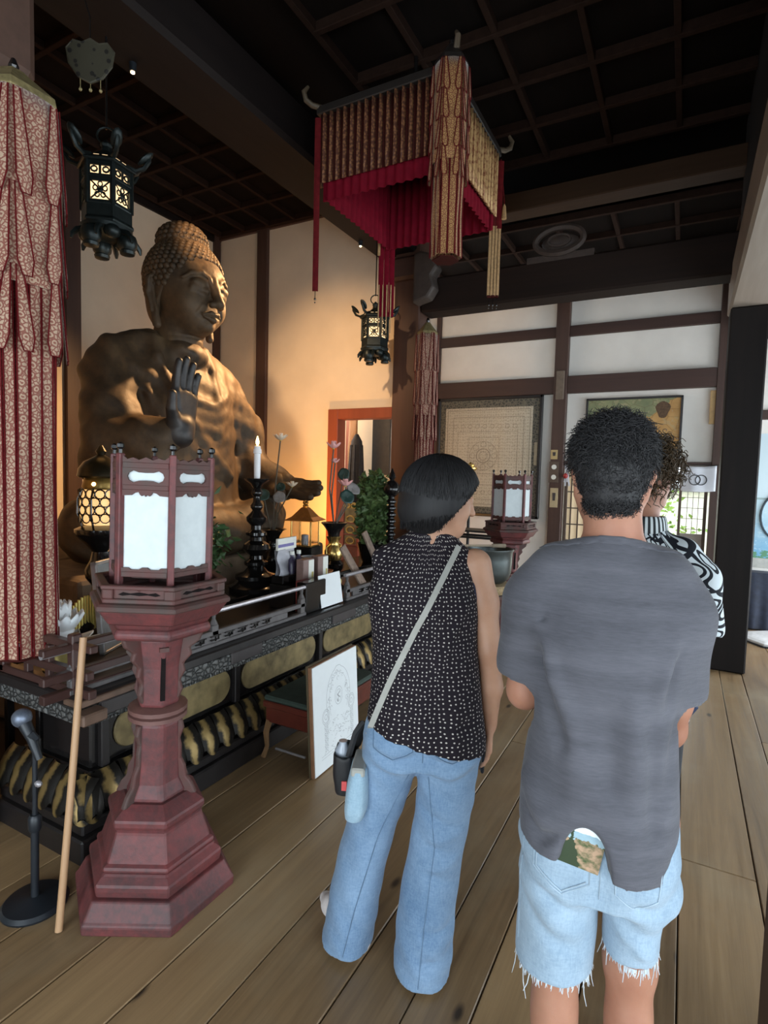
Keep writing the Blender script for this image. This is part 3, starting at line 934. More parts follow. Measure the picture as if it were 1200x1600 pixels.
lh.chain([(.42, .73, z(1.47)), (.54, .70, z(1.475))], [.13, .115], .03)
hand_sdf(lh, (.50, .68, z(1.48)), (1, -.02, -.10), (.10, -.55, .83), .50, 1, (-2, 8, 10), 5.0, .006, 1.45, 1.45)
lh.mesh('open_hand', BRZ, bud, smooth=1, label='left hand lying open on the knee, palm up')

# stone seat under the statue
STONE = plain('brown_stone', (.20, .14, .09), .85, var=.55, scale=6, bump=.8)
st = thing('stone_pedestal', 'rough brown stone pedestal carrying the seated Buddha', 'pedestal', (-3.75, 3.28, 0))
k = 0
for zz, (w0, w1, y0, y1) in ((0, (-1.15, .69, -1.40, 1.40)), (.46, (-1.0, .66, -1.28, 1.28))):
    for i in range(3):
        for j in range(2):
            xa, xb = w0 + (w1 - w0) * j / 2, w0 + (w1 - w0) * (j + 1) / 2
            ya, yb = y0 + (y1 - y0) * i / 3, y0 + (y1 - y0) * (i + 1) / 3
            MB().box((xa + .006, ya + .006, zz), (xb - .006, yb - .006, zz + .465)).build('stone', STONE, st, bevel=.035, seg=2)
# ---------------------------------------------------------------- the altar
AY0, AY1 = 1.33, 5.30
alt = thing('altar', 'long black lacquered altar with gold lotus petals and a low railing', 'altar', (0, 0, 0))
FR = Mat('carved_fret', .55, .1)
_v = FR.voro(FR.mapped((1, 1, 1.3)), 34, 'DISTANCE_TO_EDGE'); _n = FR.noise(FR.tc(), 30, 3)
FR.base(FR.mixc(_v.ramp(.02, .16), (.018, .020, .020), (.125, .125, .12))); FR.bump(_v.ramp(.0, .25) + _n * .2, .8, .012); FR = FR.m
BRW = plain('brown_corner_plate', (.16, .095, .065), .55, var=.4)
SILV = plain('worn_silver_edge', (.42, .40, .42), .35, .5, var=.3)
GREYR = plain('grey_rail', (.115, .105, .105), .45, var=.35)
for n_, lo, hi, m_ in (('base_block', (-2.66, AY0 - .01, 0), (-2.02, AY1, .105), LACQD), ('base_step', (-2.64, AY0 + .01, .105), (-2.045, AY1, .155), LACQD),
                       ('lotus_bed', (-2.60, AY0 + .09, .155), (-2.115, AY1, .315), LACQ), ('waist', (-2.48, AY0 + .11, .315), (-2.14, AY1, .56), LACQ),
                       ('upper_step', (-2.52, AY0 + .06, .545), (-2.08, AY1, .575), LACQD), ('top_slab', (-2.62, AY0 - .02, .640), (-2.02, AY1, .69), LACQD)):
    MB().box(lo, hi).build(n_, m_, alt, bevel=.008)
# petals
PETM = Mat('lotus_petal_gold', .42, .6); _x = PETM.xyz('UV')
_pn = PETM.noise(PETM.tc(), 24, 4)
PETM.base(PETM.mixc(((_x[0] - .38).abs() * 2.0 + (_pn - .5) * 1.3 + (_x[1] - .5).abs() * .35).ramp(.28, .62), (.28, .19, .07), (.013, .011, .009))); PETM.bump(_pn, .5, .006); PETM = PETM.m


def petal(u, v):
    w = (u - .5) * .108 * (1 - .25 * (v - .5) ** 2 * 2)
    h = .165 - .165 * v ** 1.15
    out = .082 * sin(v * pi * .5) ** .9 + .012 * (1 - (2 * u - 1) ** 2)
    if v > .85: h += .25 * (v - .85) * (abs(2 * u - 1) ** 2)
    return (out, w, h)


pm = MB().grid(petal, 8, 6).build('lotus_petal', PETM, alt, smooth=True)
pm.location = (-2.115, AY0 + .05, .155)
pmd = pm.data
for i in range(1, 37):
    o = link('lotus_petal', pmd, alt); o.location = (-2.115, AY0 + .05 + i * .108, .155)
for i in range(6):
    o = link('lotus_petal', pmd, alt); o.location = (-2.09 - i * .104, AY0 + .085, .155); o.rotation_euler = (0, 0, -pi / 2)
o = link('lotus_petal', pmd, alt); o.location = (-2.125, AY0 + .09, .155); o.rotation_euler = (0, 0, -pi / 4); o.scale = (1.25, 1, 1)
# waist panels with rounded gold fields and dark stiles
for i in range(5):
    y0 = AY0 + .22 + i * .80
    poly = []
    for a in range(0, 181, 15): poly.append((y0 + .62 + .085 * sin(radians(a)), .435 + .088 * cos(radians(a))))
    for a in range(180, 361, 15): poly.append((y0 + .08 + .085 * sin(radians(a)), .435 + .088 * cos(radians(a))))
    poly = poly[::-1]
    MB().prism(poly, .012, 'x', (-2.136, 0, 0)).build('gold_panel', GOLDW, alt, bevel=.004)
    MB().box((-2.15, y0 - .075, .315), (-2.115, y0 - .035, .56)).build('stile', LACQD, alt, bevel=.004)
# carved boards under the top
MB().box((-2.055, AY0 + .02, .572), (-2.025, AY1, .642)).build('carved_board', FR, alt, bevel=.004)
MB().box((-2.60, AY0 - .005, .572), (-2.05, AY0 + .025, .642)).build('carved_board', FR, alt, bevel=.004)
bd_ = MB()
for i in range(230):
    y_ = AY0 + .03 + i * .0165
    bd_.cbox((-2.032, y_, .570), (.016, .011, .016))
bd_.build('bead_row', FR, alt, kind='stuff')
for yc, L in ((AY0 + .22, .30), (AY0 + .93, .24), (AY0 + 1.90, .30), (AY0 + 2.9, .3)):
    MB().box((-2.026, yc - L / 2, .585), (-2.014, yc + L / 2, .650)).build('corner_plate', plain('dark_plate', (.05, .042, .042), .4), alt, bevel=.008)
MB().box((-2.10, AY0 - .03, .655), (-2.00, AY0 + .30, .682)).build('edge_plate', BRW, alt, bevel=.004)
# railing
ra = ((AY0 - .02, 2.86), (3.34, AY1))
for k_, (a, b) in enumerate(ra):
    MB().tube([(-2.09, a - (.10 if k_ == 0 else 0), .872), (-2.09, (a + b) / 2, .868), (-2.09, b, .868)], .0135, 8).build('top_rail', SILV, alt, smooth=True)
    MB().box((-2.105, a, .745), (-2.075, b, .772)).build('mid_rail', GREYR, alt, bevel=.004)
    MB().box((-2.105, a, .69), (-2.07, b, .712)).build('bottom_rail', GREYR, alt, bevel=.004)
    n = max(2, int((b - a) / .52))
    for i in range(n + 1):
        y_ = a + .03 + (b - a - .06) * i / n
        MB().box((-2.105, y_ - .022, .69), (-2.075, y_ + .022, .80)).lathe([(.024, .80), (.010, .83), (.014, .86)], 8, 0, (-2.09, y_, 0)).build('rail_post', GREYR, alt, bevel=.003)
for (a, b) in ((1.93, 2.62), (3.5, 4.1)):                           # key fret boards
    MB().box((-2.098, a - .06, .711), (-2.080, b + .06, .747)).build('fret_board', GREYR, alt)
    f_ = MB()
    n = int((b - a) / .1)
    for i in range(n):
        y_ = a + .02 + i * .1
        for (p, q, r_, s_) in ((0, .03, .07, .036), (.03, .006, .036, .03), (.05, .012, .056, .036), (.0, .012, .045, .018)):
            f_.box((-2.078, y_ + p, .712 + min(q, s_)), (-2.070, y_ + max(r_, p + .006), .712 + max(q, s_)))
    f_.build('key_fret', LACQ, alt)
# side railing at the near corner, its bars running past the corner
RAILD = wood('rail_dark_red', (.070, .032, .026), (.028, .013, .012), axis=0, rough=.35)
for zz, d, xe in ((.885, .030, -1.965), (.775, .034, -1.99), (.705, .036, -1.975)):
    MB().box((-2.62, AY0 - .005, zz - d / 2), (xe, AY0 + .03, zz + d / 2)).build('side_rail', RAILD, alt, bevel=.004)
    MB().box((-2.107, AY0 - .12, zz - d / 2 - .004), (-2.073, AY0 + .55, zz + d / 2 - .004)).build('side_rail', RAILD, alt, bevel=.004)
MB().box((-2.108, AY0 - .008, .69), (-2.07, AY0 + .034, .93)).build('corner_post', RAILD, alt, bevel=.005)
MB().box((-2.60, AY0 - .005, .69), (-2.565, AY0 + .03, .88)).build('corner_post', RAILD, alt, bevel=.005)
for x_ in (-2.27, -2.42):
    MB().box((x_, AY0, .69), (x_ + .03, AY0 + .026, .86)).build('rail_post', RAILD, alt, bevel=.003)
MB().box((-2.02, AY0 - .045, .60), (-1.95, AY0 + .06, .645)).build('corner_bracket', BRW, alt, bevel=.006)

# ---------------------------------------------------------------- offering table behind it
ot = thing('offering_table', 'long low black table behind the altar, carrying candlestick and vases', 'table', (-2.83, 3.2, 0))
MB().box((-.19, -1.72, .685), (.19, 1.95, .73)).build('tabletop', LACQ, ot, bevel=.006)
MB().box((-.165, -1.68, .60), (.165, 1.90, .685)).build('apron', LACQD, ot, bevel=.004)
for sx in (-.15, .12):
    for sy in (-1.66, 1.86):
        MB().box((sx, sy, 0), (sx + .035, sy + .035, .60)).build('leg', LACQ, ot, bevel=.004)
TZ = .73

# candlestick with a burning candle
cs = thing('candlestick', 'tall turned black candlestick with a burning white candle', 'candlestick', (-2.74, 3.15, TZ), 0, 'black candlesticks')
prof = [(.19, 0), (.195, .03), (.15, .05), (.13, .07), (.15, .085), (.15, .11), (.09, .13), (.06, .165), (.085, .185), (.085, .205), (.05, .225), (.045, .25), (.07, .27), (.10, .30), (.09, .335), (.05, .36), (.045, .385), (.075, .40), (.075, .42), (.04, .44),
        (.04, .47), (.07, .50), (.075, .53), (.045, .56), (.030, .58), (.045, .60), (.045, .615), (.028, .64), (.025, .68), (.04, .70), (.04, .715), (.026, .74), (.05, .775), (.088, .80), (.092, .812), (.07, .812), (.02, .805)]
MB().lathe(prof, 24).build('stem', LACQ, cs, smooth=True)
CANW = Mat('candle_wax', .5); CANW.base((.86, .86, .88)).set(Subsurface_Weight=.0); CANW = CANW.m
MB().lathe([(.022, .806), (.024, .90), (.024, .99), (.030, .995), (.029, 1.02), (.023, 1.03), (.022, 1.045), (.006, 1.05)], 14, 0).build('candle', CANW, cs, smooth=True)
FLM = Mat('flame', .5); FLM.base((1, .6, .2)).emit((1.0, .55, .16), 14); FLM = FLM.m
MB().lathe([(.003, 1.048), (.011, 1.062), (.013, 1.075), (.009, 1.095), (.002, 1.118)], 10).build('flame', FLM, cs, smooth=True)
_l = bpy.data.lights.new('candle_light', 'POINT'); _l.energy = .4; _l.color = (1, .5, .18); _l.shadow_soft_size = .02
_lo = link('candle_light', _l, cs); _lo.location = (0, .0, 1.15)

PETW = Mat('lotus_pale', .6); PETW.base((.70, .58, .44)); PETW = PETW.m
PETP = Mat('lotus_pink', .6); PETP.base((.72, .36, .34)); PETP = PETP.m
YEL = plain('lotus_heart_yellow', (.75, .55, .08), .6)
STEM = plain('dull_stem', (.10, .085, .06), .6)
DGRN = plain('dark_leaf', (.018, .050, .040), .5, var=.4)
GRYL = plain('grey_leaf', (.26, .24, .23), .6, var=.3, scale=40)


def lotus(parent, c, r, mat, n=8, name='flower'):
    b = MB()
    for ring, (tilt, sc) in enumerate(((.35, 1.0), (.85, .8))):
        for i in range(n):
            a = 2 * pi * (i + .5 * ring) / n
            M_ = Matrix.Translation(Vector(c)) @ Matrix.Rotation(a, 4, 'Z') @ Matrix.Rotation(-tilt, 4, 'Y')
            b.M = M_
            b.grid(lambda u, v: (r * sc * v, (u - .5) * r * .62 * sin(pi * min(1, v * .92 + .06)), r * .30 * v * v + .12 * r * (2 * u - 1) ** 2), 3, 4)
    b.M = Matrix.Identity(4)
    f = b.build(name, mat, parent, smooth='all')
    MB().lathe([(.10 * r, 0), (.30 * r, .30 * r), (.30 * r, .42 * r), (.05 * r, .44 * r)], 8, 0, c).build('flower_heart', YEL, parent)
    return f


def leaf_pad(parent, c, r, mat, rot, name='leaf'):
    b = MB(); b.M = Matrix.Translation(Vector(c)) @ Euler(rot).to_matrix().to_4x4()
    b.grid(lambda u, v: (r * v * cos(2 * pi * u) * (1 + .06 * sin(10 * pi * u)), r * v * sin(2 * pi * u), .18 * r * v * v + .03 * r * sin(14 * pi * u) * v), 20, 3, closed_u=True)
    o = b.build(name, mat, parent, smooth='all')
    m = o.modifiers.new('th', 'SOLIDIFY'); m.thickness = .003
    return o


def vase(name, lab, loc, prof, mat, group=None):
    t = thing(name, lab, 'vase', loc, 0, group)
    MB().lathe(prof, 20).build('body', mat, t, smooth=True)
    return t


vp = [(.10, 0), (.105, .02), (.07, .04), (.05, .07), (.075, .10), (.095, .15), (.08, .20), (.045, .24), (.04, .27), (.055, .28), (.055, .29), (.045, .31), (.06, .35), (.085, .39), (.115, .402), (.108, .405), (.07, .395), (.03, .36)]
v1 = vase('flower_vase', 'black trumpet vase beside the tall candlestick, holding a pale metal lotus', (-2.92, 3.55, TZ), vp, LACQ, 'lotus vases')
for (x, y, z, rr, m_) in ((-.03, .12, 1.12, .075, PETW), (.02, .22, .74, .06, PETW)):
    MB().tube([(0, 0, .33), (x * .3, y * .3, .33 + (z - .33) * .5), (x, y, z)], .006, 5).build('stem', STEM, v1)
    lotus(v1, (x, y, z), rr, m_)
for (x, y, z, r, m_) in ((.02, -.14, .68, .05, DGRN), (.05, .02, .66, .05, GRYL), (-.02, .12, .74, .04, DGRN)):
    MB().tube([(0, 0, .33), (x, y, z)], .004, 5).build('stem', STEM, v1)
    leaf_pad(v1, (x, y, z), r, m_, (.9, .9, 0))

v2p = [(.085, 0), (.09, .02), (.06, .04), (.05, .12), (.075, .16), (.08, .20), (.055, .23)]
v2 = vase('flower_vase', 'black and gold vase with pink lotus by the brown slanting plank', (-2.40, 3.66, .69), v2p, LACQ, 'lotus vases')
MB().lathe([(.06, .23), (.07, .26), (.072, .30), (.045, .34), (.04, .37), (.055, .40), (.06, .415)], 18).build('gold_neck', BRASS, v2, smooth=True)
MB().lathe([(.045, .415), (.05, .45), (.085, .50), (.105, .518), (.10, .522), (.06, .50)], 18).build('mouth', LACQ, v2, smooth=True)
for s_ in (-1, 1):
    MB().tube([(0, s_ * .06, .27), (0, s_ * .10, .29), (0, s_ * .10, .34), (0, s_ * .05, .36)], .008, 6).build('handle', BRASS, v2)
for (x, y, z, rr, m_, n) in ((0, -.03, 1.09, .075, PETP, 6), (.01, -.02, .98, .05, PETP, 5), (.0, .15, .80, .075, PETP, 8)):
    MB().tube([(0, 0, .48), (x, y * 1.4 - .03, .48 + (z - .48) * .5), (x, y, z)], .006, 5).build('stem', STEM, v2)
    lotus(v2, (x, y, z), rr, m_, n)
for (x, y, z, r, m_, e) in ((.06, .08, .72, .06, DGRN, (.5, 1.1, 0)), (-.02, .16, .90, .05, DGRN, (1.3, .8, 0)), (.03, .22, .78, .06, GRYL, (.3, .9, 0))):
    MB().tube([(0, 0, .48), (x, y, z)], .004, 5).build('stem', STEM, v2)
    leaf_pad(v2, (x, y, z), r, m_, e)

# brass roofed lantern with glass sides
GLS = Mat('lantern_glass', .08); GLS.base((.9, .92, .95)).set(Transmission_Weight=1.0, IOR=1.1, Alpha=.35); GLS = GLS.m
COP = plain('copper_roof', (.72, .34, .10), .3, .85, var=.25)
bl = thing('table_lantern', 'copper roofed glass lantern on the table under the open bronze hand', 'lantern', (-2.72, 3.72, TZ), radians(12))
bl.scale = (.60, .60, .64); bl.location.z = TZ + .165
MB().box((-.17, -.17, -.258), (.17, .17, .16)).build('plinth', LACQ, bl, bevel=.006)
MB().box((-.15, -.15, .16), (.15, .15, .18)).build('tray', BRASS, bl, bevel=.004)
for sx in (-1, 1):
    for sy in (-1, 1):
        MB().box((sx * .14 - .009, sy * .14 - .009, .18), (sx * .14 + .009, sy * .14 + .009, .49)).build('corner_post', BRASS, bl, bevel=.003)
for i in range(4):
    b = MB(); b.M = Matrix.Rotation(i * pi / 2, 4, 'Z')
    b.box((.137, -.13, .19), (.141, .13, .48)).build('glass_pane', GLS, bl)
MB().lathe([(.30, .485), (.30, .495), (.20, .535), (.07, .645), (.035, .66)], 4, pi / 4).build('roof', COP, bl, bevel=.003)
MB().lathe([(.03, .655), (.04, .67), (.028, .69), (.042, .71), (.03, .735), (.005, .74)], 12).build('knob', BRASS, bl, smooth=True)
MB().lathe([(.05, .18), (.05, .30), (.01, .31)], 14).build('candle_cup', plain('glass_grey', (.3, .3, .32), .3), bl, smooth=True)

# sakaki greenery in a vase
GRN = Mat('evergreen_leaf', .45); GRN.base(GRN.mixc(GRN.noise(GRN.tc(), 12, 3).ramp(.3, .7), (.012, .040, .012), (.07, .13, .045))); GRN = GRN.m
GRN2 = Mat('fresh_leaf', .5); GRN2.base(GRN2.mixc(GRN2.noise(GRN2.tc(), 9, 3).ramp(.3, .7), (.03, .075, .02), (.16, .24, .08))); GRN2 = GRN2.m
sv = vase('greenery_vase', 'dark vase of evergreen sprigs just right of the near red lantern', (-2.80, 2.72, TZ), [(.06, 0), (.05, .03), (.06, .10), (.04, .15), (.055, .18)], LACQ)
MB().tube([(0, 0, .1), (.01, 0, .3), (0, .01, .5)], .006, 5).build('stem', STEM, sv)
foliage('foliage', sv, GRN, 210, lambda q: (q.gauss(0, .075), q.gauss(0, .075), .34 + q.gauss(0, .12)), .075, random.Random(5))
bp = thing('potted_bush', 'bushy green plant in a dark pot beside the doorway', 'plant', (-2.70, 4.82, TZ))
MB().lathe([(.10, 0), (.12, .04), (.15, .16), (.16, .19), (.14, .19), (.12, .14)], 20).build('pot', LACQ, bp, smooth=True)
MB().tube([(0, 0, .12), (.02, 0, .4), (0, .02, .7)], [.02, .015, .006], 6).build('stem', STEM, bp)
foliage('foliage', bp, GRN2, 2100, lambda q: ((lambda a, r, h: (r * cos(a), r * sin(a), h))(q.uniform(0, 2 * pi), .155 * math.sqrt(q.random()) * (1 - .35 * abs((q.random()) - .5)), .20 + .68 * q.betavariate(1.5, 1.7))), .075, random.Random(6))

# black finial candlestick beside the woman's head
c2 = thing('candlestick', 'black beaded candlestick half hidden behind the woman in the dotted top', 'candlestick', (-2.44, 4.70, .69), 0, 'black candlesticks')
pr = [(.11, 0), (.11, .03), (.05, .06)]
zz = .07
while zz < .68:
    pr += [(.028, zz), (.047, zz + .022), (.047, zz + .034), (.028, zz + .056)]; zz += .062
pr += [(.03, .70), (.075, .74), (.085, .78), (.06, .83), (.02, .86), (.035, .885), (.03, .91), (.004, .97)]
MB().lathe(pr, 14).build('stem', LACQ, c2, smooth=True)

# white notice on a black stand, boxes of incense, leaning planks
ns = thing('notice_stand', 'blank white notice on a black block in the railing gap', 'sign', (-2.10, 3.14, .69))
MB().box((-.06, -.27, 0), (.02, -.05, .20)).build('block', LACQ, ns, bevel=.006)
MB().box((-.05, -.05, 0), (0, .17, .07)).build('block', LACQ, ns, bevel=.006)
b = MB(); b.M = Matrix.Translation((.028, .02, .01)) @ Euler((0, -.16, 0)).to_matrix().to_4x4()
b.box((0, -.135, 0), (.006, .125, .215)); b.build('card', WHITE, ns, bevel=.002)
b = MB(); b.M = Matrix.Translation((.035, .02, -.012)) @ Euler((0, -.16, 0)).to_matrix().to_4x4()
b.box((-.004, -.135, -.02), (.022, .05, .012)); b.build('card_foot', plain('grey_plastic', (.4, .43, .45), .4), ns, bevel=.002)

tb = thing('display_block', 'small stepped black stand holding incense packets behind the notice', 'stand', (-2.30, 3.17, .69))
MB().box((-.10, -.28, 0), (.11, .28, .16)).build('lower_step', LACQ, tb, bevel=.005)
MB().box((-.10, -.26, .16), (.0, .26, .215)).build('upper_step', LACQ, tb, bevel=.005)
LABW = plain('label_white', (.78, .78, .72), .6, var=.05, bump=0)
REDP = plain('packet_dark_red', (.22, .03, .025), .5)
GRYP = plain('packet_grey_brown', (.24, .15, .13), .5)
for k_, (y, w, h, m_, lab) in enumerate(((-.10, .12, .16, GRYP, 'incense packet with white label, left one of the front pair'), (.07, .12, .165, GRYP, 'incense packet with white label, right one of the front pair'))):
    t = thing('incense_packet', lab, 'packet', (-2.24, 3.17 + y, .905 if False else .85), 0, 'incense packets on the black stand')
    MB().box((-.03, -w / 2, 0), (.03, w / 2, h)).build('packet_body', m_, t, bevel=.003)
    MB().box((.0302, -w * .02, .01), (.0325, w * .48, h - .008)).build('front_label', LABW, t)
    MB().box((.0326, w * .26, .03), (.0335, w * .42, .07)).build('stamp', plain('stamp_yellow', (.6, .5, .15), .6), t)
t = thing('incense_packet', 'dark red packet below the grey pair at the left', 'packet', (-2.17, 2.955, .69), 0)
MB().box((-.02, -.055, 0), (.03, .055, .20)).build('packet_body', REDP, t, bevel=.003)
MB().box((.0302, -.05, .12), (.032, .05, .18)).build('front_label', GRYP, t)
t = thing('plastic_bag', 'clear bag with a white and purple printed header, topmost of the packets', 'bag', (-2.36, 3.02, .905), .1)
MB().grid(lambda u, v: (.012 * sin(7 * v + 5 * u) + .015 * (1 - v), (u - .5) * .22, v * .17), 8, 8).grid(lambda u, v: (-.016 + .008 * sin(5 * v + 6 * u), (u - .5) * .22, v * .17), 8, 8).build('bag_film', plain('clear_film', (.55, .55, .60), .2), t, smooth='all')
MB().box((-.012, -.115, .165), (.006, .115, .245)).build('header_card', LABW, t, bevel=.002)
MB().box((.0062, -.112, .185), (.0075, .08, .205)).build('header_stripe', plain('purple_print', (.20, .18, .42), .6), t)
for k_, (y, lab) in enumerate(((-.075, 'little dark bottle on the stand, left of two'), (.0, 'little dark bottle on the stand, right of two'))):
    t = thing('small_bottle', lab, 'bottle', (-2.34, 3.13 + y, .905), 0, 'bottles among the packets')
    MB().lathe([(.025, 0), (.026, .09), (.012, .11), (.012, .125)], 12).build('glass', plain('violet_glass', (.05, .04, .08), .15), t, smooth=True)
    MB().lathe([(.015, .125), (.015, .15)], 12).build('cap', LABW, t)
t = thing('glass_bowl', 'clear glass bowl behind the right incense packet', 'bowl', (-2.345, 3.27, .905))
MB().lathe([(.02, 0), (.05, .03), (.065, .09), (.06, .09), (.045, .035), (.015, .008)], 16).build('bowl', plain('cloudy_glass', (.42, .44, .48), .15), t, smooth=True)
for k_, (y, lab) in enumerate(((-.03, 'small cup with a yellow crest, left of the two above the notice'), (.105, 'small cup with a yellow crest, right of the two above the notice'))):
    t = thing('small_cup', lab, 'cup', (-2.165, 3.20 + y, .785), 0, 'cups above the notice')
    MB().lathe([(.045, -.095), (.045, 0), (.048, .0), (.05, .085), (.044, .085), (.04, .01)], 16).build('cup_body', plain('cup_grey', (.22, .22, .21), .4), t, smooth=True)
    MB().lathe([(.022, 0), (.022, .004)], 12).build('crest', plain('crest_yellow', (.55, .48, .16), .5), t).matrix_local = Matrix.Translation((.047, .01, .045)) @ Euler((0, pi / 2, 0)).to_matrix().to_4x4()
t = thing('clay_dish', 'little orange clay dish beside the right packet', 'dish', (-2.30, 3.42, .85))
MB().lathe([(.02, 0), (.045, .02), (.05, .03), (.03, .022), (.0, .018)], 14).build('dish', plain('orange_clay', (.55, .22, .08), .7), t, smooth=True)

PLK = Mat('weathered_plank', .75); _q = PLK.noise(PLK.mapped((30, 30, 3), 'Object'), 1, 5); _i = PLK.voro(PLK.mapped((40, 40, 22)), 1.0)
PLK.base(PLK.mixc(_i.lt(.30) * .5, PLK.mixc(_q.ramp(.3, .7), (.17, .115, .085), (.30, .215, .165)), (.07, .05, .04))); PLK.bump(_q, .3, .003); PLK = PLK.m
for (a, b_, w, lab) in (((-2.085, 3.66, .70), (-2.235, 3.52, 1.05), .085, 'brown inscribed plank slanting against the altar rail, the longer one'), ((-2.30, 4.26, .76), (-2.42, 4.16, 1.10), .085, 'brown inscribed plank farther back, half hidden by the dotted top')):
    t = thing('wooden_plank', lab, 'plank', a, 0, 'inscribed planks')
    A, B = Vector(a), Vector(b_)
    MB().bar((0, 0, 0), B - A, w, .018, up=(.9, .0, .4)).build('board', PLK, t, bevel=.003)

# ---------------------------------------------------------------- left end of the altar
LFR = plain('gilt_dark', (.35, .27, .09), .4, .6)
wl_ = thing('lotus_ornament', 'white porcelain lotus ornament inside the altar corner', 'ornament', (-2.375, 1.46, .69)); wl_.scale = (1.3, 1.3, 1.35)
MB().lathe([(.05, 0), (.055, .015), (.03, .03), (.03, .07), (.06, .09)], 14).build('foot', LFR, wl_, smooth=True)
PORC = plain('white_porcelain', (.78, .83, .86), .35, var=.06)
for ring, (n, tilt, r, z0) in enumerate(((12, -.15, .11, .085), (12, .55, .10, .105), (9, .95, .10, .12), (6, 1.25, .095, .125))):
    for i in range(n):
        b = MB(); b.M = Matrix.Translation((0, 0, z0)) @ Matrix.Rotation(2 * pi * (i + .5 * ring) / n, 4, 'Z') @ Matrix.Rotation(-tilt, 4, 'Y')
        b.grid(lambda u, v: (.018 + r * v * .9, (u - .5) * .062 * sin(pi * min(1, .12 + v * .86)), .030 * v * v + .010 * (2 * u - 1) ** 2), 4, 4)
        o = b.build('petal', PORC, wl_, smooth='all'); o.modifiers.new('t', 'SOLIDIFY').thickness = .003
MB().lathe([(.02, .09), (.045, .13), (.04, .16), (.01, .17)], 12).build('heart', PORC, wl_, smooth=True)
gr_ = thing('gilt_fan_ornament', 'gold ribbed drum shaped ornament behind the white lotus', 'ornament', (-2.52, 1.665, .69))
MB().lathe([(.05, 0), (.05, .02), (.02, .035), (.02, .11)], 12).build('foot', LACQ, gr_, smooth=True)
for i in range(12):
    a = radians(-66 + i * 12)
    d = .062
    MB().bar((.052 * cos(a) * .5, .075 * sin(a), .115), (.052 * cos(a) * .5, .075 * sin(a), .115 + .17 * (1 - .35 * sin(a) ** 2)), .011, .010, up=(1, 0, 0)).build('rib', plain('bright_gilt', (.80, .66, .20), .35, .6), gr_, bevel=.002)
MB().lathe([(.045, .11), (.05, .13), (.02, .17), (.012, .19)], 10).build('emblem', LACQ, gr_, smooth=True)
gs_ = thing('gilt_stick', 'thin upright gold stick left of the ribbed gold ornament', 'stick', (-2.55, 1.56, .69))
MB().tube([(0, 0, .0), (0, 0, .30)], .007, 6).build('shaft', GOLDW, gs_); MB().lathe([(.03, 0), (.03, .02), (.01, .03)], 10).build('foot', LACQ, gs_)
ea = thing('framed_picture', 'silver edged panel standing edge on behind the near red lantern', 'frame', (-2.42, 1.70, .69), .55, None, (.0, -.10, .42))
MB().box((-.008, 0, 0), (.008, .26, .44)).build('panel', plain('grey_panel', (.26, .27, .27), .4), ea, bevel=.003)
for lo, hi in (((-.014, -.014, 0), (.014, .006, .45)), ((-.014, .25, 0), (.014, .27, .45)), ((-.014, -.014, .43), (.014, .27, .45)), ((-.014, -.014, -.0), (.014, .27, .016))):
    MB().box(lo, hi).build('frame_edge', plain('silver_frame', (.62, .60, .60), .25, .7), ea, bevel=.003)

# pierced brass lamp on a black baluster
pl_ = thing('pierced_lamp', 'round brass lamp with scale lattice on a black baluster, at left of the altar', 'lamp', (-2.93, 2.05, TZ))
MB().lathe([(.15, 0), (.155, .03), (.11, .05), (.09, .08), (.10, .11), (.06, .14), (.05, .18), (.085, .23), (.09, .28), (.06, .33), (.05, .38), (.09, .43), (.13, .47), (.14, .49), (.14, .51), (.10, .53)], 20).build('baluster', LACQ, pl_, smooth=True)
GLO = Mat('lamp_glow', .5); GLO.base((1, .75, .4)).emit((1.0, .58, .22), .85); GLO = GLO.m
MB().lathe([(.09, .535), (.112, .60), (.108, .67), (.085, .735)], 20).build('glow_paper', GLO, pl_, smooth=True)
lat = MB()
for j in range(4):
    for i in range(14):
        a = 2 * pi * (i + .5 * (j % 2)) / 14
        zc = .575 + j * .045; r = .118 - .10 * abs(zc - .64) ** 1.3
        ring = []
        for q in range(9):
            t_ = 2 * pi * q / 9
            aa = a + .026 / r * cos(t_)
            ring.append((r * cos(aa), r * sin(aa), zc + .026 * sin(t_)))
        lat.tube(ring, .0042, 4, True)
lat.build('scale_lattice', LACQ, pl_, kind='stuff')
for i in range(6):
    a = 2 * pi * i / 6
    MB().tube([(r * cos(a), r * sin(a), zz) for r, zz in ((.10, .53), (.122, .60), (.12, .68), (.095, .74))], .006, 5).build('lamp_rib', LACQ, pl_)
MB().lathe([(.095, .735), (.10, .75), (.09, .79), (.085, .80)], 20).build('pierced_collar', plain('collar_gilt', (.30, .19, .05), .35, .7), pl_, smooth=True)
MB().lathe([(.115, .80), (.125, .81), (.118, .85), (.09, .89), (.045, .915), (.02, .93), (.03, .95), (.008, .985)], 20).build('lid', plain('dark_brass', (.045, .035, .018), .35, .7), pl_, smooth=True)
MB().ball((.05, -.08, .765), .012, 8, 5).build('bulb', FLM, pl_)
_l = bpy.data.lights.new('pierced_lamp_light', 'POINT'); _l.energy = .2; _l.color = (1, .55, .2); _l.shadow_soft_size = .05
_lo = link('pierced_lamp_light', _l, pl_); _lo.location = (0, 0, 1.06)

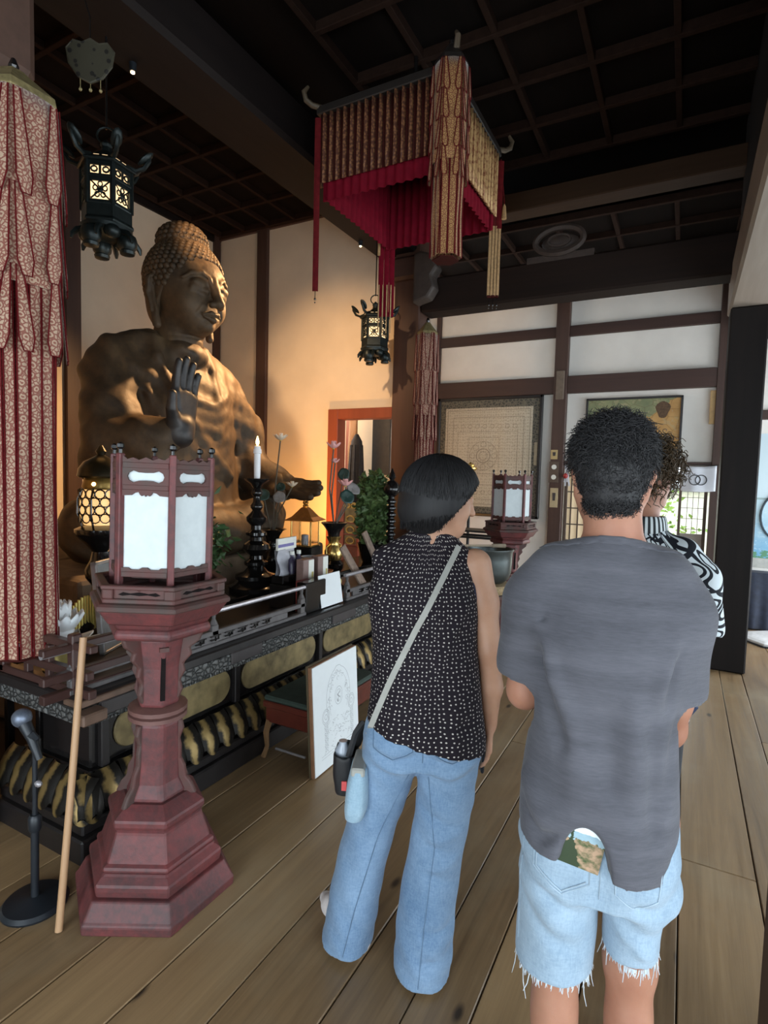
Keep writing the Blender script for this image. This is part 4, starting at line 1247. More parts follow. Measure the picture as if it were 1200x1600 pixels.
# ---------------------------------------------------------------- green topped bench and leaning drawing
be = thing('low_bench', 'low red lacquered bench with a dark green top behind the drawing board', 'bench', (-1.822, 2.70, 0))
REDL = plain('red_lacquer', (.12, .026, .016), .3, var=.35)
MB().box((-.175, -.33, .325), (.175, .33, .355)).build('cushion', plain('green_cloth', (.040, .062, .048), .8, var=.3), be, bevel=.01)
MB().box((-.17, -.32, .20), (.17, .32, .325)).build('apron', REDL, be, bevel=.008)
MB().box((-.178, -.335, .29), (.178, .335, .325)).build('top_frame', REDL, be, bevel=.006)
for sx in (-1, 1):
    for sy in (-1, 1):
        MB().tube([(sx * .15, sy * .30, .22), (sx * .165, sy * .315, .14), (sx * .160, sy * .31, .06), (sx * .175, sy * .325, 0)], [.022, .018, .013, .016], 6).build('leg', plain('leg_worn', (.20, .11, .05), .4), be)
MB().tube([(.10, -.31, .06), (-.10, -.31, .06)], .007, 6).build('stretcher', SILV, be)

db = thing('drawing_board', 'white line drawing of an altar on a board leaning against the bench', 'picture', (-1.612, 2.325, 0), 0, None, (0, -.06, .03))
MB().box((-.022, 0, .0), (-.002, .47, .585)).build('backing_board', plain('brown_board', (.27, .13, .065), .6), db, bevel=.002)
MB().box((-.036, .0, .0), (-.024, .47, .59)).build('second_board', plain('dark_board_edge', (.10, .075, .04), .5), db, bevel=.002)
MB().box((-.001, .006, .004), (.003, .466, .582)).build('sheet', WHITE, db)
INK = plain('pencil_grey', (.42, .44, .46), .8, var=.2, bump=0)
ink = MB()


def stroke(pts, w=.0022):
    for i in range(len(pts) - 1):
        (y0, z0), (y1, z1) = pts[i], pts[i + 1]
        d = hypot(y1 - y0, z1 - z0) + 1e-6; ny, nz = -(z1 - z0) / d * w / 2, (y1 - y0) / d * w / 2
        ink.add([(.0034, y0 - ny, z0 - nz), (.0034, y1 - ny, z1 - nz), (.0034, y1 + ny, z1 + nz), (.0034, y0 + ny, z0 + nz)], [(0, 1, 2, 3)])


rq = random.Random(4)
cy = .255
arch = [(cy + .135 * sin(t) * (1 - .10 * abs(t / 2.2)), .345 + .175 * cos(t) * (1.0 if abs(t) > .25 else 1.05)) for t in [(-2.1 + 4.2 * i / 30) for i in range(31)]]
stroke(arch); stroke([(cy + (y - cy) * .78, .345 + (z - .345) * .80) for y, z in arch], .0016)
for r in (.05, .034):
    stroke([(cy + r * .8 * cos(t), .36 + r * sin(t)) for t in [2 * pi * i / 16 for i in range(17)]], .002)
for w in range(9):
    stroke([(cy + rq.uniform(-.016, .016), .325 + .006 * w), (cy + rq.uniform(-.016, .016), .335 + .006 * w)], .006)
for i in range(26):
    t = rq.uniform(-1.9, 1.9); q = rq.uniform(.66, .96)
    y, z_ = cy + .125 * q * sin(t), .345 + .165 * q * cos(t)
    stroke([(y + .013 * cos(a) * rq.uniform(.5, 1), z_ + .013 * sin(a) * rq.uniform(.5, 1)) for a in [2 * pi * k / 7 for k in range(6)]], .0018)
for s_ in (-1, 1):
    x = cy + s_ * .135
    for r in (.036, .028, .012):
        stroke([(x + r * cos(t), .285 + r * 1.15 * sin(t)) for t in [2 * pi * i / 14 for i in range(15)]], .002)
    for q in range(16):
        zz = .24 - q * .009
        w = .012 + .006 * sin(q * 1.7)
        stroke([(x - w, zz), (x - w * .4, zz - .008), (x + w * .3, zz - .002), (x + w, zz - .007)], .002)
    stroke([(x - .014, .25), (x - .012, .10), (x - .022, .085), (x + .022, .085), (x + .012, .10), (x + .014, .25)], .0016)
for i in range(60):
    y, z_ = cy + rq.uniform(-.11, .11), rq.uniform(.085, .25)
    stroke([(y, z_), (y + rq.uniform(-.02, .02), z_ + rq.uniform(-.012, .012)), (y + rq.uniform(-.02, .02), z_ + rq.uniform(-.012, .012))], .0014)
stroke([(cy + .014 * cos(t), .185 + .011 * sin(t)) for t in [2 * pi * i / 12 for i in range(13)]])
for zz in (.07, .085): stroke([(.07, zz), (.44, zz + .002)], .0014)
ink.build('ink_drawing', INK, db, kind='stuff')
# ---------------------------------------------------------------- red hexagonal lantern stands
RM = Mat('worn_red_lacquer', .5, 0, .4)
_n = RM.noise(RM.tc(), 6, 6, .6); _n2 = RM.noise(RM.tc(), 45, 4, .6)
_xyz = RM.xyz()
RM.base(RM.mixc((_n * .7 + _n2 * .5).ramp(.44, .74) * .80, (.170, .042, .042), (.050, .030, .031))); RM.bump(_n2, .35, .004); REDK = RM.m
RM2 = Mat('dusty_red_brown', .6, 0, .35)
_n = RM2.noise(RM2.tc(), 9, 6, .6)
RM2.base(RM2.mixc(_n.ramp(.35, .65), (.105, .036, .032), (.070, .050, .044))); RM2.bump(_n, .3, .004); REDT = RM2.m
SHOJ = Mat('lantern_paper', .85, 0, .2); _n = SHOJ.noise(SHOJ.tc(), 30, 4); SHOJ.base(SHOJ.mixc(_n.ramp(.3, .7), (.60, .66, .68), (.66, .72, .74))).set(Transmission_Weight=0.0); SHOJ = SHOJ.m
A30 = pi / 6
SLOT = plain('slot_dark', (.012, .009, .009), .9, spec=.1)


def hexring(b, r0, z0, r1, z1): b.lathe([(r0, z0), (r1, z1)], 6, A30)


def lantern_stand(loc, lab, group):
    t = thing('lantern_stand', lab, 'lantern', loc, 0, group)
    MB().lathe([(.300, 0), (.302, .035), (.292, .045), (.262, .10)], 6, A30).build('base_step', REDK, t, bevel=.006, seg=2)
    MB().lathe([(.245, .10), (.250, .125), (.250, .145), (.225, .165), (.215, .175)], 6, A30).build('base_step', REDK, t, bevel=.005)
    MB().lathe([(.222, .175), (.222, .19), (.205, .20), (.175, .285), (.172, .30)], 6, A30).build('base_step', REDK, t, bevel=.005)
    MB().lathe([(.172, .30), (.182, .318), (.182, .338), (.15, .36), (.125, .375)], 6, A30).build('base_step', REDK, t, bevel=.005)
    MB().lathe([(.122, .372), (.094, .43), (.088, .50), (.086, .66)], 6, A30).build('column', REDK, t, bevel=.018, seg=3)
    MB().lathe([(.08, .655), (.105, .665), (.105, .68), (.09, .685), (.105, .69), (.105, .705), (.08, .715)], 20).build('collar', plain('collar_brown', (.16, .075, .065), .5), t, smooth=True)
    MB().lathe([(.080, .71), (.084, .86), (.10, .98)], 6, A30).build('column', REDK, t, bevel=.016, seg=3)
    fin_lo = [(.07, .36), (.150, .365), (.132, .405), (.112, .43), (.106, .47), (.090, .50), (.090, .545), (.084, .575), (.098, .615), (.09, .65), (.06, .655)]
    fin_hi = [(.065, .715), (.078, .735), (.090, .765), (.080, .80), (.098, .835), (.092, .865), (.122, .90), (.114, .925), (.15, .955), (.16, .985), (.065, .985)]
    for i in (0, 1, 3, 4):
        for pts in (fin_lo, fin_hi):
            b = MB(); b.M = Matrix.Rotation(A30 + i * pi / 3, 4, 'Z')
            b.prism(pts, .022, 'y'); b.build('scroll_fin', REDT, t, bevel=.006, seg=2)
    for i in (2, 5):
        b = MB(); b.M = Matrix.Rotation(A30 + i * pi / 3, 4, 'Z')
        b.box((.060, -.008, .745), (.0845, .008, .93)); b.build('slot', SLOT, t)
        b = MB(); b.M = Matrix.Rotation(A30 + i * pi / 3, 4, 'Z')
        b.box((.078, -.016, .93), (.100, .016, .945)); b.build('slot_lip', REDT, t)
    MB().lathe([(.15, .982), (.185, .99), (.192, 1.008), (.182, 1.024), (.175, 1.03)], 6, A30).build('capital', REDK, t, bevel=.008, seg=2)
    MB().lathe([(.178, 1.028), (.19, 1.045), (.215, 1.055), (.246, 1.098), (.250, 1.105)], 6, A30).build('capital', REDK, t, bevel=.004)
    MB().lathe([(.258, 1.103), (.260, 1.118), (.246, 1.128), (.225, 1.132)], 6, A30).build('tray_floor', REDT, t, bevel=.004)
    for i in range(6):                                   # tray walls with a pierced opening
        b = MB(); b.M = Matrix.Rotation(i * pi / 3, 4, 'Z')
        ri = .195; hw = ri * math.tan(pi / 6) + .006
        b.box((ri - .010, -hw, 1.130), (ri + .010, hw, 1.146)).box((ri - .013, -hw - .005, 1.178), (ri + .015, hw + .005, 1.192))
        b.box((ri - .010, -hw, 1.146), (ri + .010, -.085, 1.178)).box((ri - .010, .085, 1.146), (ri + .010, hw, 1.178))
        b.box((ri - .012, -.006, 1.172), (ri + .004, .006, 1.178))
        b.build('tray_wall', REDT, t, bevel=.003)
        b = MB(); b.M = Matrix.Rotation(i * pi / 3, 4, 'Z')
        b.box((ri - .006, -.085, 1.146), (ri - .001, .085, 1.178)); b.build('tray_panel', REDT, t)
        b = MB(); b.M = Matrix.Rotation(i * pi / 3, 4, 'Z')
        b.prism([(-.07, 1.160), (-.055, 1.156), (-.03, 1.160), (0, 1.157), (.03, 1.160), (.055, 1.156), (.07, 1.160), (.055, 1.168), (.03, 1.164), (0, 1.169), (-.03, 1.164), (-.055, 1.168)], .004, 'x', (ri, 0, 0)); b.build('pierced_slot', SLOT, t)
    R6 = .176; ap = R6 * cos(pi / 6); hs = R6 * sin(pi / 6)
    for i in range(6):
        b = MB(); b.M = Matrix.Rotation(A30 + i * pi / 3, 4, 'Z')
        b.box((R6 - .012, -.011, 1.135), (R6 + .010, .011, 1.635)); po = b.build('post', REDK, t, bevel=.003)
        b = MB(); b.lathe([(.006, 1.635), (.006, 1.648), (.013, 1.655), (.012, 1.666), (.003, 1.672)], 8, 0, (R6 * cos(A30 + i * pi / 3), R6 * sin(A30 + i * pi / 3), 0))
        b.build('finial', LACQ, po, smooth=True)
        Rm = Matrix.Rotation(i * pi / 3, 4, 'Z'); g = hs - .010
        b = MB(); b.M = Rm; b.box((ap - .008, -g, 1.232), (ap - .005, g, 1.51)); b.build('paper_panel', SHOJ, t)
        b = MB(); b.M = Rm; b.box((ap - .010, -g, 1.535), (ap - .007, g, 1.585)); b.build('paper_panel', SHOJ, t)
        for (z0, z1) in ((1.213, 1.232), (1.512, 1.530), (1.586, 1.606)):
            b = MB(); b.M = Rm; b.box((ap - .009, -g, z0), (ap + .007, g, z1)); b.build('cross_rail', REDT, t, bevel=.002)
        # scalloped valance under the mid rail, scalloped sill, crest, and the cartouche surround
        val = [(-g, 1.512), (-g, 1.492), (-g * .62, 1.494), (-g * .48, 1.502), (-g * .30, 1.506), (-g * .24, 1.497), (-g * .17, 1.492), (-g * .05, 1.497), (0, 1.490), (g * .05, 1.497), (g * .17, 1.492), (g * .24, 1.497), (g * .30, 1.506), (g * .48, 1.502), (g * .62, 1.494), (g, 1.492), (g, 1.512)]
        val = val[::-1]
        b = MB(); b.M = Rm @ Matrix.Translation((ap + .001, 0, 0)) @ Matrix.Rotation(0, 4, 'Z')
        b.prism(val, .010, 'x'); b.build('valance', REDT, t)
        sil = [(-g, 1.232), (-g, 1.245), (-g * .7, 1.245), (-g * .6, 1.239), (-g * .25, 1.239), (-g * .12, 1.246), (g * .12, 1.246), (g * .25, 1.239), (g * .6, 1.239), (g * .7, 1.245), (g, 1.245), (g, 1.232)]
        b = MB(); b.M = Rm @ Matrix.Translation((ap + .001, 0, 0)); b.prism(sil[::-1], .010, 'x'); b.build('sill', REDT, t)
        cr = [(-g, 1.606), (-g, 1.628), (-g * .8, 1.616), (-g * .55, 1.622), (-g * .3, 1.614), (0, 1.624), (g * .3, 1.614), (g * .55, 1.622), (g * .8, 1.616), (g, 1.628), (g, 1.606)]
        b = MB(); b.M = Rm @ Matrix.Translation((ap, 0, 0)); b.prism(cr[::-1], .010, 'x'); b.build('crest', REDT, t)
        # surround: upper and lower halves leave a lobed window
        def lobed(sgn):
            zc = 1.558
            edge = [(-g, zc), (-g * .80, zc), (-g * .74, zc + sgn * .012), (-g * .55, zc + sgn * .0205), (-g * .3, zc + sgn * .014), (0, zc + sgn * .013), (g * .3, zc + sgn * .014), (g * .55, zc + sgn * .0205), (g * .74, zc + sgn * .012), (g * .80, zc), (g, zc)]
            out = [(g, zc + sgn * .030), (-g, zc + sgn * .030)]
            p = edge + out
            return p if sgn < 0 else p[::-1]
        for sgn in (-1, 1):
            b = MB(); b.M = Rm @ Matrix.Translation((ap + .001, 0, 0)); b.prism(lobed(sgn), .009, 'x'); b.build('window_surround', REDT, t)
    MB().lathe([(ap - .03, 1.20), (ap - .03, 1.213)], 6, A30).build('lamp_floor', REDT, t)
    return t


ls1 = lantern_stand((-1.715, 1.415, 0), 'large worn red six-sided lantern stand in the left foreground', 'red lantern stands')
ls1.rotation_euler = (-.0085, .0158, 0)
ls2 = copy_tree(ls1); ls2.location = (-1.432, 5.21, 0); ls2.rotation_euler = (0, 0, radians(-6)); ls2['label'] = 'dark red six-sided lantern stand in front of the framed scroll on the end wall'
# a lamp glimmers in neither; the microphone stand and the pole beside the near one
BLKM = plain('black_metal', (.016, .020, .026), .4, .2, var=.2)
mc = thing('microphone_stand', 'black microphone on a round based floor stand, far left', 'microphone stand', (-1.995, 1.125, 0))
MB().lathe([(.108, 0), (.110, .008), (.100, .020), (.03, .030), (.02, .034)], 32).build('base', BLKM, mc, smooth=True)
MB().tube([(0, 0, .03), (.005, .0, .30)], .014, 10).build('lower_tube', BLKM, mc, smooth=True)
MB().tube([(.005, 0, .30), (.012, .0, .60)], .009, 10).build('upper_tube', BLKM, mc, smooth=True)
MB().lathe([(.018, 0), (.022, .01), (.022, .05), (.015, .06)], 12, 0, (.006, 0, .28)).build('clutch', BLKM, mc, smooth=True)
MB().ball((.03, .0, .46), (.016, .012, .012), 8, 6).build('clamp_knob', SILV, mc, smooth=True)
MB().tube([(.012, 0, .60), (.030, -.01, .63), (.020, -.02, .65)], .014, 8).build('clip', BLKM, mc, smooth=True)
MB().tube([(.055, -.01, .56), (.020, -.015, .63), (-.012, -.02, .675)], [.012, .017, .022], 12).build('microphone_body', BLKM, mc, smooth=True)
MB().ball((-.026, -.022, .695), (.033, .033, .033), 14, 10).build('microphone_grille', plain('steel_mesh', (.16, .19, .25), .4, .6, scale=200), mc, smooth=True)
pk = thing('wooden_pole', 'thin pale wooden pole leaning against the altar corner', 'pole', (-1.805, 1.095, 0))
MB().tube([(0, 0, 0), (-.048, .082, .48), (-.100, .163, .965)], .0125, 10).build('shaft', wood('pale_stick', (.50, .31, .17), (.36, .20, .10), axis=2, rough=.5), pk, smooth=True)
# ---------------------------------------------------------------- brocade hangings
def brocade(name, cream, red, sc, dark=.5):
    m = Mat(name, .7, 0, .3)
    uv = m.xyz('UV')
    n = m.noise(m.vec(uv[0] * 60.0, uv[1] * 60.0), 1.0, 3, .6)
    v = m.vec(uv[0] * sc + (n - .5) * .35, uv[1] * sc + (n - .5) * .35)
    d = m.voro(v, 1.0, 'F1', .55)
    ringm = (d - .34).abs().lt(.075)
    core = d.lt(.12)
    e = m.voro(m.vec(uv[0] * sc * 2.6 + n, uv[1] * sc * 2.6 - n), 1.0, 'DISTANCE_TO_EDGE').lt(.15) * d.gt(.39)
    f = (ringm + core + e).clamp()
    w = m.noise(m.vec(uv[0] * 7.0, uv[1] * 7.0), 1.0, 3)
    c = m.mixc(w.ramp(.3, .7), tuple(x * .78 for x in cream), cream)
    m.base(m.mixc(f * .86, c, red)); m.bump(f + n * .4, .4, .002)
    m.set(Sheen_Weight=.25)
    return m.m


BRO = brocade('cream_red_brocade', (.48, .335, .235), (.19, .040, .028), 24.0)
BRO2 = brocade('gold_brocade', (.42, .24, .085), (.16, .04, .018), 30.0)
MARO = plain('maroon_cloth', (.120, .009, .011), .8, spec=.1, var=.35, scale=30)
CRIM = plain('crimson_cloth', (.155, .004, .014), .8, spec=.08, var=.3, scale=20)
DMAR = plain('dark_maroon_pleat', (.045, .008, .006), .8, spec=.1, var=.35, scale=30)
HAT = plain('banner_cap_gilt', (.42, .34, .16), .45, .5, var=.5, scale=40)


def strip(b, p, w, t, normal, wav=0.0, ph=0.0):
    """a hanging ribbon: list of (offset point) down its length with widths; writes its own uv in metres"""
    n = Vector(normal).normalized(); sd = n.cross(Vector((0, 0, 1))).normalized()
    m = len(p)
    for s_ in (0, 1):
        vs = []; uv = []
        for j in range(m):
            for q in (-1, -.5, 0, .5, 1):
                c = Vector(p[j]) + sd * q * w[j] / 2 + n * (t * (.5 - s_) + .10 * w[j] * (1 - q * q)) + n * wav * sin(ph + j * .9)
                vs.append(c); uv.append((q * w[j] / 2 + ph, c.z))
        f = []
        for j in range(m - 1):
            for k in range(4):
                a = j * 5 + k
                f.append((a, a + 1, a + 6, a + 5) if s_ else (a, a + 5, a + 6, a + 1))
        b.add(vs, f, uv)
    return b


def banner(name, lab, loc, ztop, zbot, r, a0, tiers, brom, zsplit, nstrip, capm, cat='banner', group=None, rlow=.86):
    """a six sided hanging banner: cap, brocade drum, tiers of tongues at its corners, long strips below"""
    t = thing(name, lab, cat, (loc[0], loc[1], zbot), 0, group)
    H = ztop - zbot; zs = zsplit - zbot
    ap = r * cos(pi / 6)
    MB().lathe([(r * .25, H + .10), (r * .45, H + .07), (r * .98, H), (r * 1.02, H - .03), (r, H - .035)][::-1], 6, a0).build('cap', capm, t, bevel=.004)
    MB().lathe([(.012, H + .10), (.02, H + .12), (.008, H + .15)], 8).build('hook', LACQ, t)
    MB().lathe([(r * rlow * .9, .004), (r * rlow * .9, .012)], 6, a0).build('bottom_lining', DMAR, t)
    # drum panels
    for i in range(6):
        a = a0 + pi / 6 + i * pi / 3
        n = Vector((cos(a), sin(a), 0)); sd = Vector((-sin(a), cos(a), 0))
        b = MB(); w = r * 1.0
        b.grid(lambda u, v: n * (ap - .004 + .010 * sin(pi * u)) + sd * (u - .5) * w + Vector((0, 0, H - .03 - v * (H - .03 - zs))), 4, 8, lambda u, v: ((u - .5) * w + i * .37, v * (H - zs)))
        o = b.build('brocade_panel', brom, t, smooth='all'); o.modifiers.new('t', 'SOLIDIFY').thickness = .003
        # long lower strips with maroon edges
        for k in range(nstrip):
            off = (k - (nstrip - 1) / 2) * (w * rlow / nstrip)
            ww = w * rlow / nstrip * .84
            base = n * (ap * rlow + .004 * (k % 2)) + sd * off
            b = MB(); L = zs
            strip(b, [base + Vector((0, 0, zs + .02 - q * L / 7)) for q in range(8)], [ww] * 8, .003, n, .004, i * 1.3 + k)
            b.build('hanging_strip', brom, t, smooth='all')
            b = MB()
            for s_ in (-1, 1):
                b.tube([base + sd * s_ * ww * .53 + n * (.004 + .003 * sin(q * .9 + k)) + Vector((0, 0, zs + .02 - q * L / 7)) for q in range(8)], .0032, 5)
            b.build('cord_edging', MARO, t)
    # tongues at each corner
    for i in range(6):
        a = a0 + i * pi / 3
        n = Vector((cos(a), sin(a), 0)); sd = Vector((-sin(a), cos(a), 0))
        for (z0, z1, w0, w1) in tiers:
            for s_ in (-1, 1):
                p0 = n * (r * .99) + sd * s_ * r * .10; p1 = n * (r * 1.06) + sd * s_ * r * .26
                nn = (n + sd * s_ * .55).normalized()
                pts = []; ws = []
                for q in range(7):
                    f = q / 6
                    pts.append(p0.lerp(p1, f) + Vector((0, 0, (z0 + (z1 - z0) * f) - zbot))); ws.append(w0 + (w1 - w0) * min(1, f * 1.15))
                ws[-1] = w1 * .55
                b = strip(MB(), pts, ws, .004, nn)
                b.build('tongue', brom, t, smooth='all')
                s2 = nn.cross(Vector((0, 0, 1))).normalized()
                e = [pts[q] + s2 * ws[q] / 2 * 1.02 + nn * .004 for q in range(7)] + [pts[q] - s2 * ws[q] / 2 * 1.02 + nn * .004 for q in range(6, -1, -1)]
                MB().tube(e, .0030, 5).build('tongue_piping', MARO, t)
    return t


banner('hanging_banner', 'large cream and red brocade banner hanging at the left edge', (-2.40, 1.315), 3.02, .80, .165, radians(28 + 30 - 90), [(2.98, 2.60, .022, .060), (2.64, 2.30, .022, .060), (2.34, 2.02, .022, .058)], BRO, 2.28, 3, HAT, group='brocade hanging banners')
banner('hanging_banner', 'cream and red brocade banner hanging by the far left pillar', (-2.405, 5.33), 3.06, .95, .108, radians(28), [(3.04, 2.66, .016, .042), (2.66, 2.32, .016, .042), (2.32, 1.96, .016, .042)], BRO, 2.22, 3, HAT, group='brocade hanging banners')

# ---------------------------------------------------------------- canopy
CX0, CX1, CY0, CY1, CT = -2.33, -1.40, 3.30, 4.28, 4.06
ca = thing('canopy', 'square hanging canopy with pleated brocade valance and maroon tassels', 'canopy', ((CX0 + CX1) / 2, (CY0 + CY1) / 2, 3.60))
hx, hy, H = (CX1 - CX0) / 2, (CY1 - CY0) / 2, CT - 3.60
FRB = plain('canopy_frame_black', (.018, .014, .012), .5)
for lo, hi in (((-hx - .03, -hy - .03, H - .02), (hx + .03, -hy + .02, H + .035)), ((-hx - .03, hy - .02, H - .02), (hx + .03, hy + .03, H + .035)), ((-hx - .03, -hy, H - .02), (-hx + .02, hy, H + .035)), ((hx - .02, -hy, H - .02), (hx + .03, hy, H + .035)),
               ((-hx, -.02, H - .01), (hx, .02, H + .03)), ((-.02, -hy, H - .01), (.02, hy, H + .03))):
    MB().box(lo, hi).build('frame_bar', FRB, ca, bevel=.006)
MB().box((-hx, -hy, H + .028), (hx, hy, H + .04)).build('top_board', FRB, ca)
MB().tube([(0, 0, H + .03), (0, 0, 4.68 - 3.60)], .014, 6).build('hanging_rod', LACQ, ca)
PLT = Mat('pleat_brocade', .7); _u = PLT.xyz('UV'); _n = PLT.noise(PLT.vec(_u[0] * 50.0, _u[1] * 50.0), 1.0, 4); _d = PLT.voro(PLT.vec(_u[0] * 55.0, _u[1] * 55.0), 1.0)
PLT.base(PLT.mixc((_d.lt(.38) * .8 + (_n - .5) * .8).clamp(), (.085, .024, .011), (.26, .115, .045))); PLT = PLT.m
PLG = Mat('gilt_pleat', .55, .15); _u = PLG.xyz('UV'); _d = PLG.voro(PLG.vec(_u[0] * 60.0, _u[1] * 34.0), 1.0); _n = PLG.noise(PLG.vec(_u[0] * 30.0, _u[1] * 30.0), 1.0, 4)
PLG.base(PLG.mixc(((_d.gt(.50) * .5 + (_n - .5) * .9 + (_u[0] * 116.0).sin().gt(.55) * .45)).clamp(), (.60, .38, .17), (.20, .06, .026))); PLG = PLG.m
SPEC = ((0, -hy, 1, 0, hx * 2, 17, PLT), (hx, 0, 0, 1, hy * 2, 17, PLG), (0, hy, -1, 0, hx * 2, 17, PLT), (-hx, 0, 0, -1, hy * 2, 17, PLT))
for (cx, cy_, dx, dy, L, n, m_) in SPEC:
    nx, ny = dy, -dx
    # crimson lining inside
    b = MB()
    b.grid(lambda u, v: (cx + dx * (u - .5) * L - nx * (.028 + .010 * sin(u * 2 * pi * 14)), cy_ + dy * (u - .5) * L - ny * (.028 + .010 * sin(u * 2 * pi * 14)), H - .02 - v * (H + .10)), 84, 3)
    b.build('crimson_lining', CRIM, ca, smooth='all').modifiers.new('t', 'SOLIDIFY').thickness = .003
    for k in range(n):
        off = (k + .5) / n * L - L / 2; w = L / n
        b = MB()
        b.grid(lambda u, v: (cx + dx * (off + (u - .5) * w * .46) + nx * .024 * sin(pi * u), cy_ + dy * (off + (u - .5) * w * .46) + ny * .024 * sin(pi * u), H - .01 - v * (H + .015 * sin(pi * u))), 6, 4, lambda u, v: (u * w + k * .31, v * H))
        b.build('valance_pleat', m_, ca, smooth='all').modifiers.new('t', 'SOLIDIFY').thickness = .003
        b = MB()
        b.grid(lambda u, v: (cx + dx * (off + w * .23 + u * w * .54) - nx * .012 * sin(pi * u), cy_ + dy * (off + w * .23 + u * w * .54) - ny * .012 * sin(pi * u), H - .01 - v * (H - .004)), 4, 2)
        b.build('valance_fold', DMAR, ca, smooth='all').modifiers.new('t', 'SOLIDIFY').thickness = .003  # maroon between the pleats, darkened so shade in the gaps is in the colour
# horn hooks at the corners
for sx in (-1, 1):
    for sy in (-1, 1):
        x, y = sx * (hx + .03), sy * (hy + .03)
        MB().tube([(x * .92, y * .92, H + .03), (x * 1.04, y * 1.04, H + .035), (x * 1.10, y * 1.10, H + .06), (x * 1.12, y * 1.12, H + .11), (x * 1.08, y * 1.08, H + .15)], [.018, .019, .019, .017, .010], 8).build('corner_horn', plain('horn_brown', (.085, .06, .036), .6), ca, smooth=True)


def tassel(name_c, x, y, z0, z1, w, mat, n, tip):
    b = MB()
    for k in range(n):
        o = (k - (n - 1) / 2) * w
        strip(b, [Vector((x + o * .88, y + o * .47, z0 + (z1 - z0) * q / 6)) for q in range(7)], [w * .95] * 7, .006, (.47, -.88, 0), .004, k)
    b.build(name_c, mat, ca, smooth='all')
    b = MB()
    for k in range(tip):
        o = (k - (tip - 1) / 2) * w * n / max(tip, 1)
        b.tube([(x + o * .88, y + o * .47, z1), (x + o * .88, y + o * .47, z1 - .05)], .003, 4)
        b.ball((x + o * .88, y + o * .47, z1 - .055), .009, 6, 4).ball((x + o * .88, y + o * .47, z1 - .078), .006, 6, 4)
    b.build('tassel_bead', LACQ, ca)


GSTR = plain('gold_cord_strip', (.45, .27, .12), .6, var=.4, scale=60)
tassel('tassel', -hx - .02, -hy - .02, .42, -.74, .042, MARO, 1, 1)
tassel('tassel', -hx, hy, .05, -.66, .046, CRIM, 3, 0)
b = MB()
for k in range(4):
    o = (k - 1.5) * .034
    strip(b, [Vector((-hx + o * .88, hy + o * .47 - .02, -.40 - q * .08)) for q in range(6)], [.010] * 6, .004, (.47, -.88, 0))
b.build('gold_cord', GSTR, ca)
tassel('tassel', hx + .01, hy, .40, -.10, .050, MARO, 2, 0)
b = MB()
for k in range(4):
    o = (k - 1.5) * .024
    strip(b, [Vector((hx + .01 + o * .88, hy + o * .47, -.08 - q * .075)) for q in range(8)], [.019] * 8, .004, (.47, -.88, 0), .003, k)
b.build('gold_cord', GSTR, ca)
tassel('tassel_tip', hx + .01, hy, -.60, -.62, .03, DMAR, 3, 3)
MB().lathe([(.003, .02), (.012, .0), (.018, -.06), (.02, -.09), (.004, -.095)], 8, 0, (hx + .07, hy + .02, .06)).build('hanging_drop', GSTR, ca, smooth=True)
MB().tube([(hx + .03, hy + .02, .42), (hx + .07, hy + .02, .08)], .004, 4).build('cord', MARO, ca)
for k in range(2):
    MB().tube([(-hx - .05, hy - .05 + k * .10, -.02), (-hx - .05, hy - .05 + k * .10, -.16)], .012, 6).build('gold_drop', GSTR, ca)
# the brocade banner at the corner nearest the camera
banner('corner_banner', 'gold brocade banner hanging from the near corner of the canopy', (CX1 + .035, CY0 - .045), CT, 2.90, .105, radians(28), [(4.03, 3.84, .014, .036), (3.86, 3.68, .014, .036), (3.70, 3.52, .014, .036), (3.54, 3.36, .014, .036)], BRO2, 3.46, 2, FRB)

# ---------------------------------------------------------------- hanging bronze lanterns
LGLO = Mat('lit_lantern_paper', .6); LGLO.base((1, .8, .5)).emit((1.0, .66, .34), 1.5); LGLO = LGLO.m


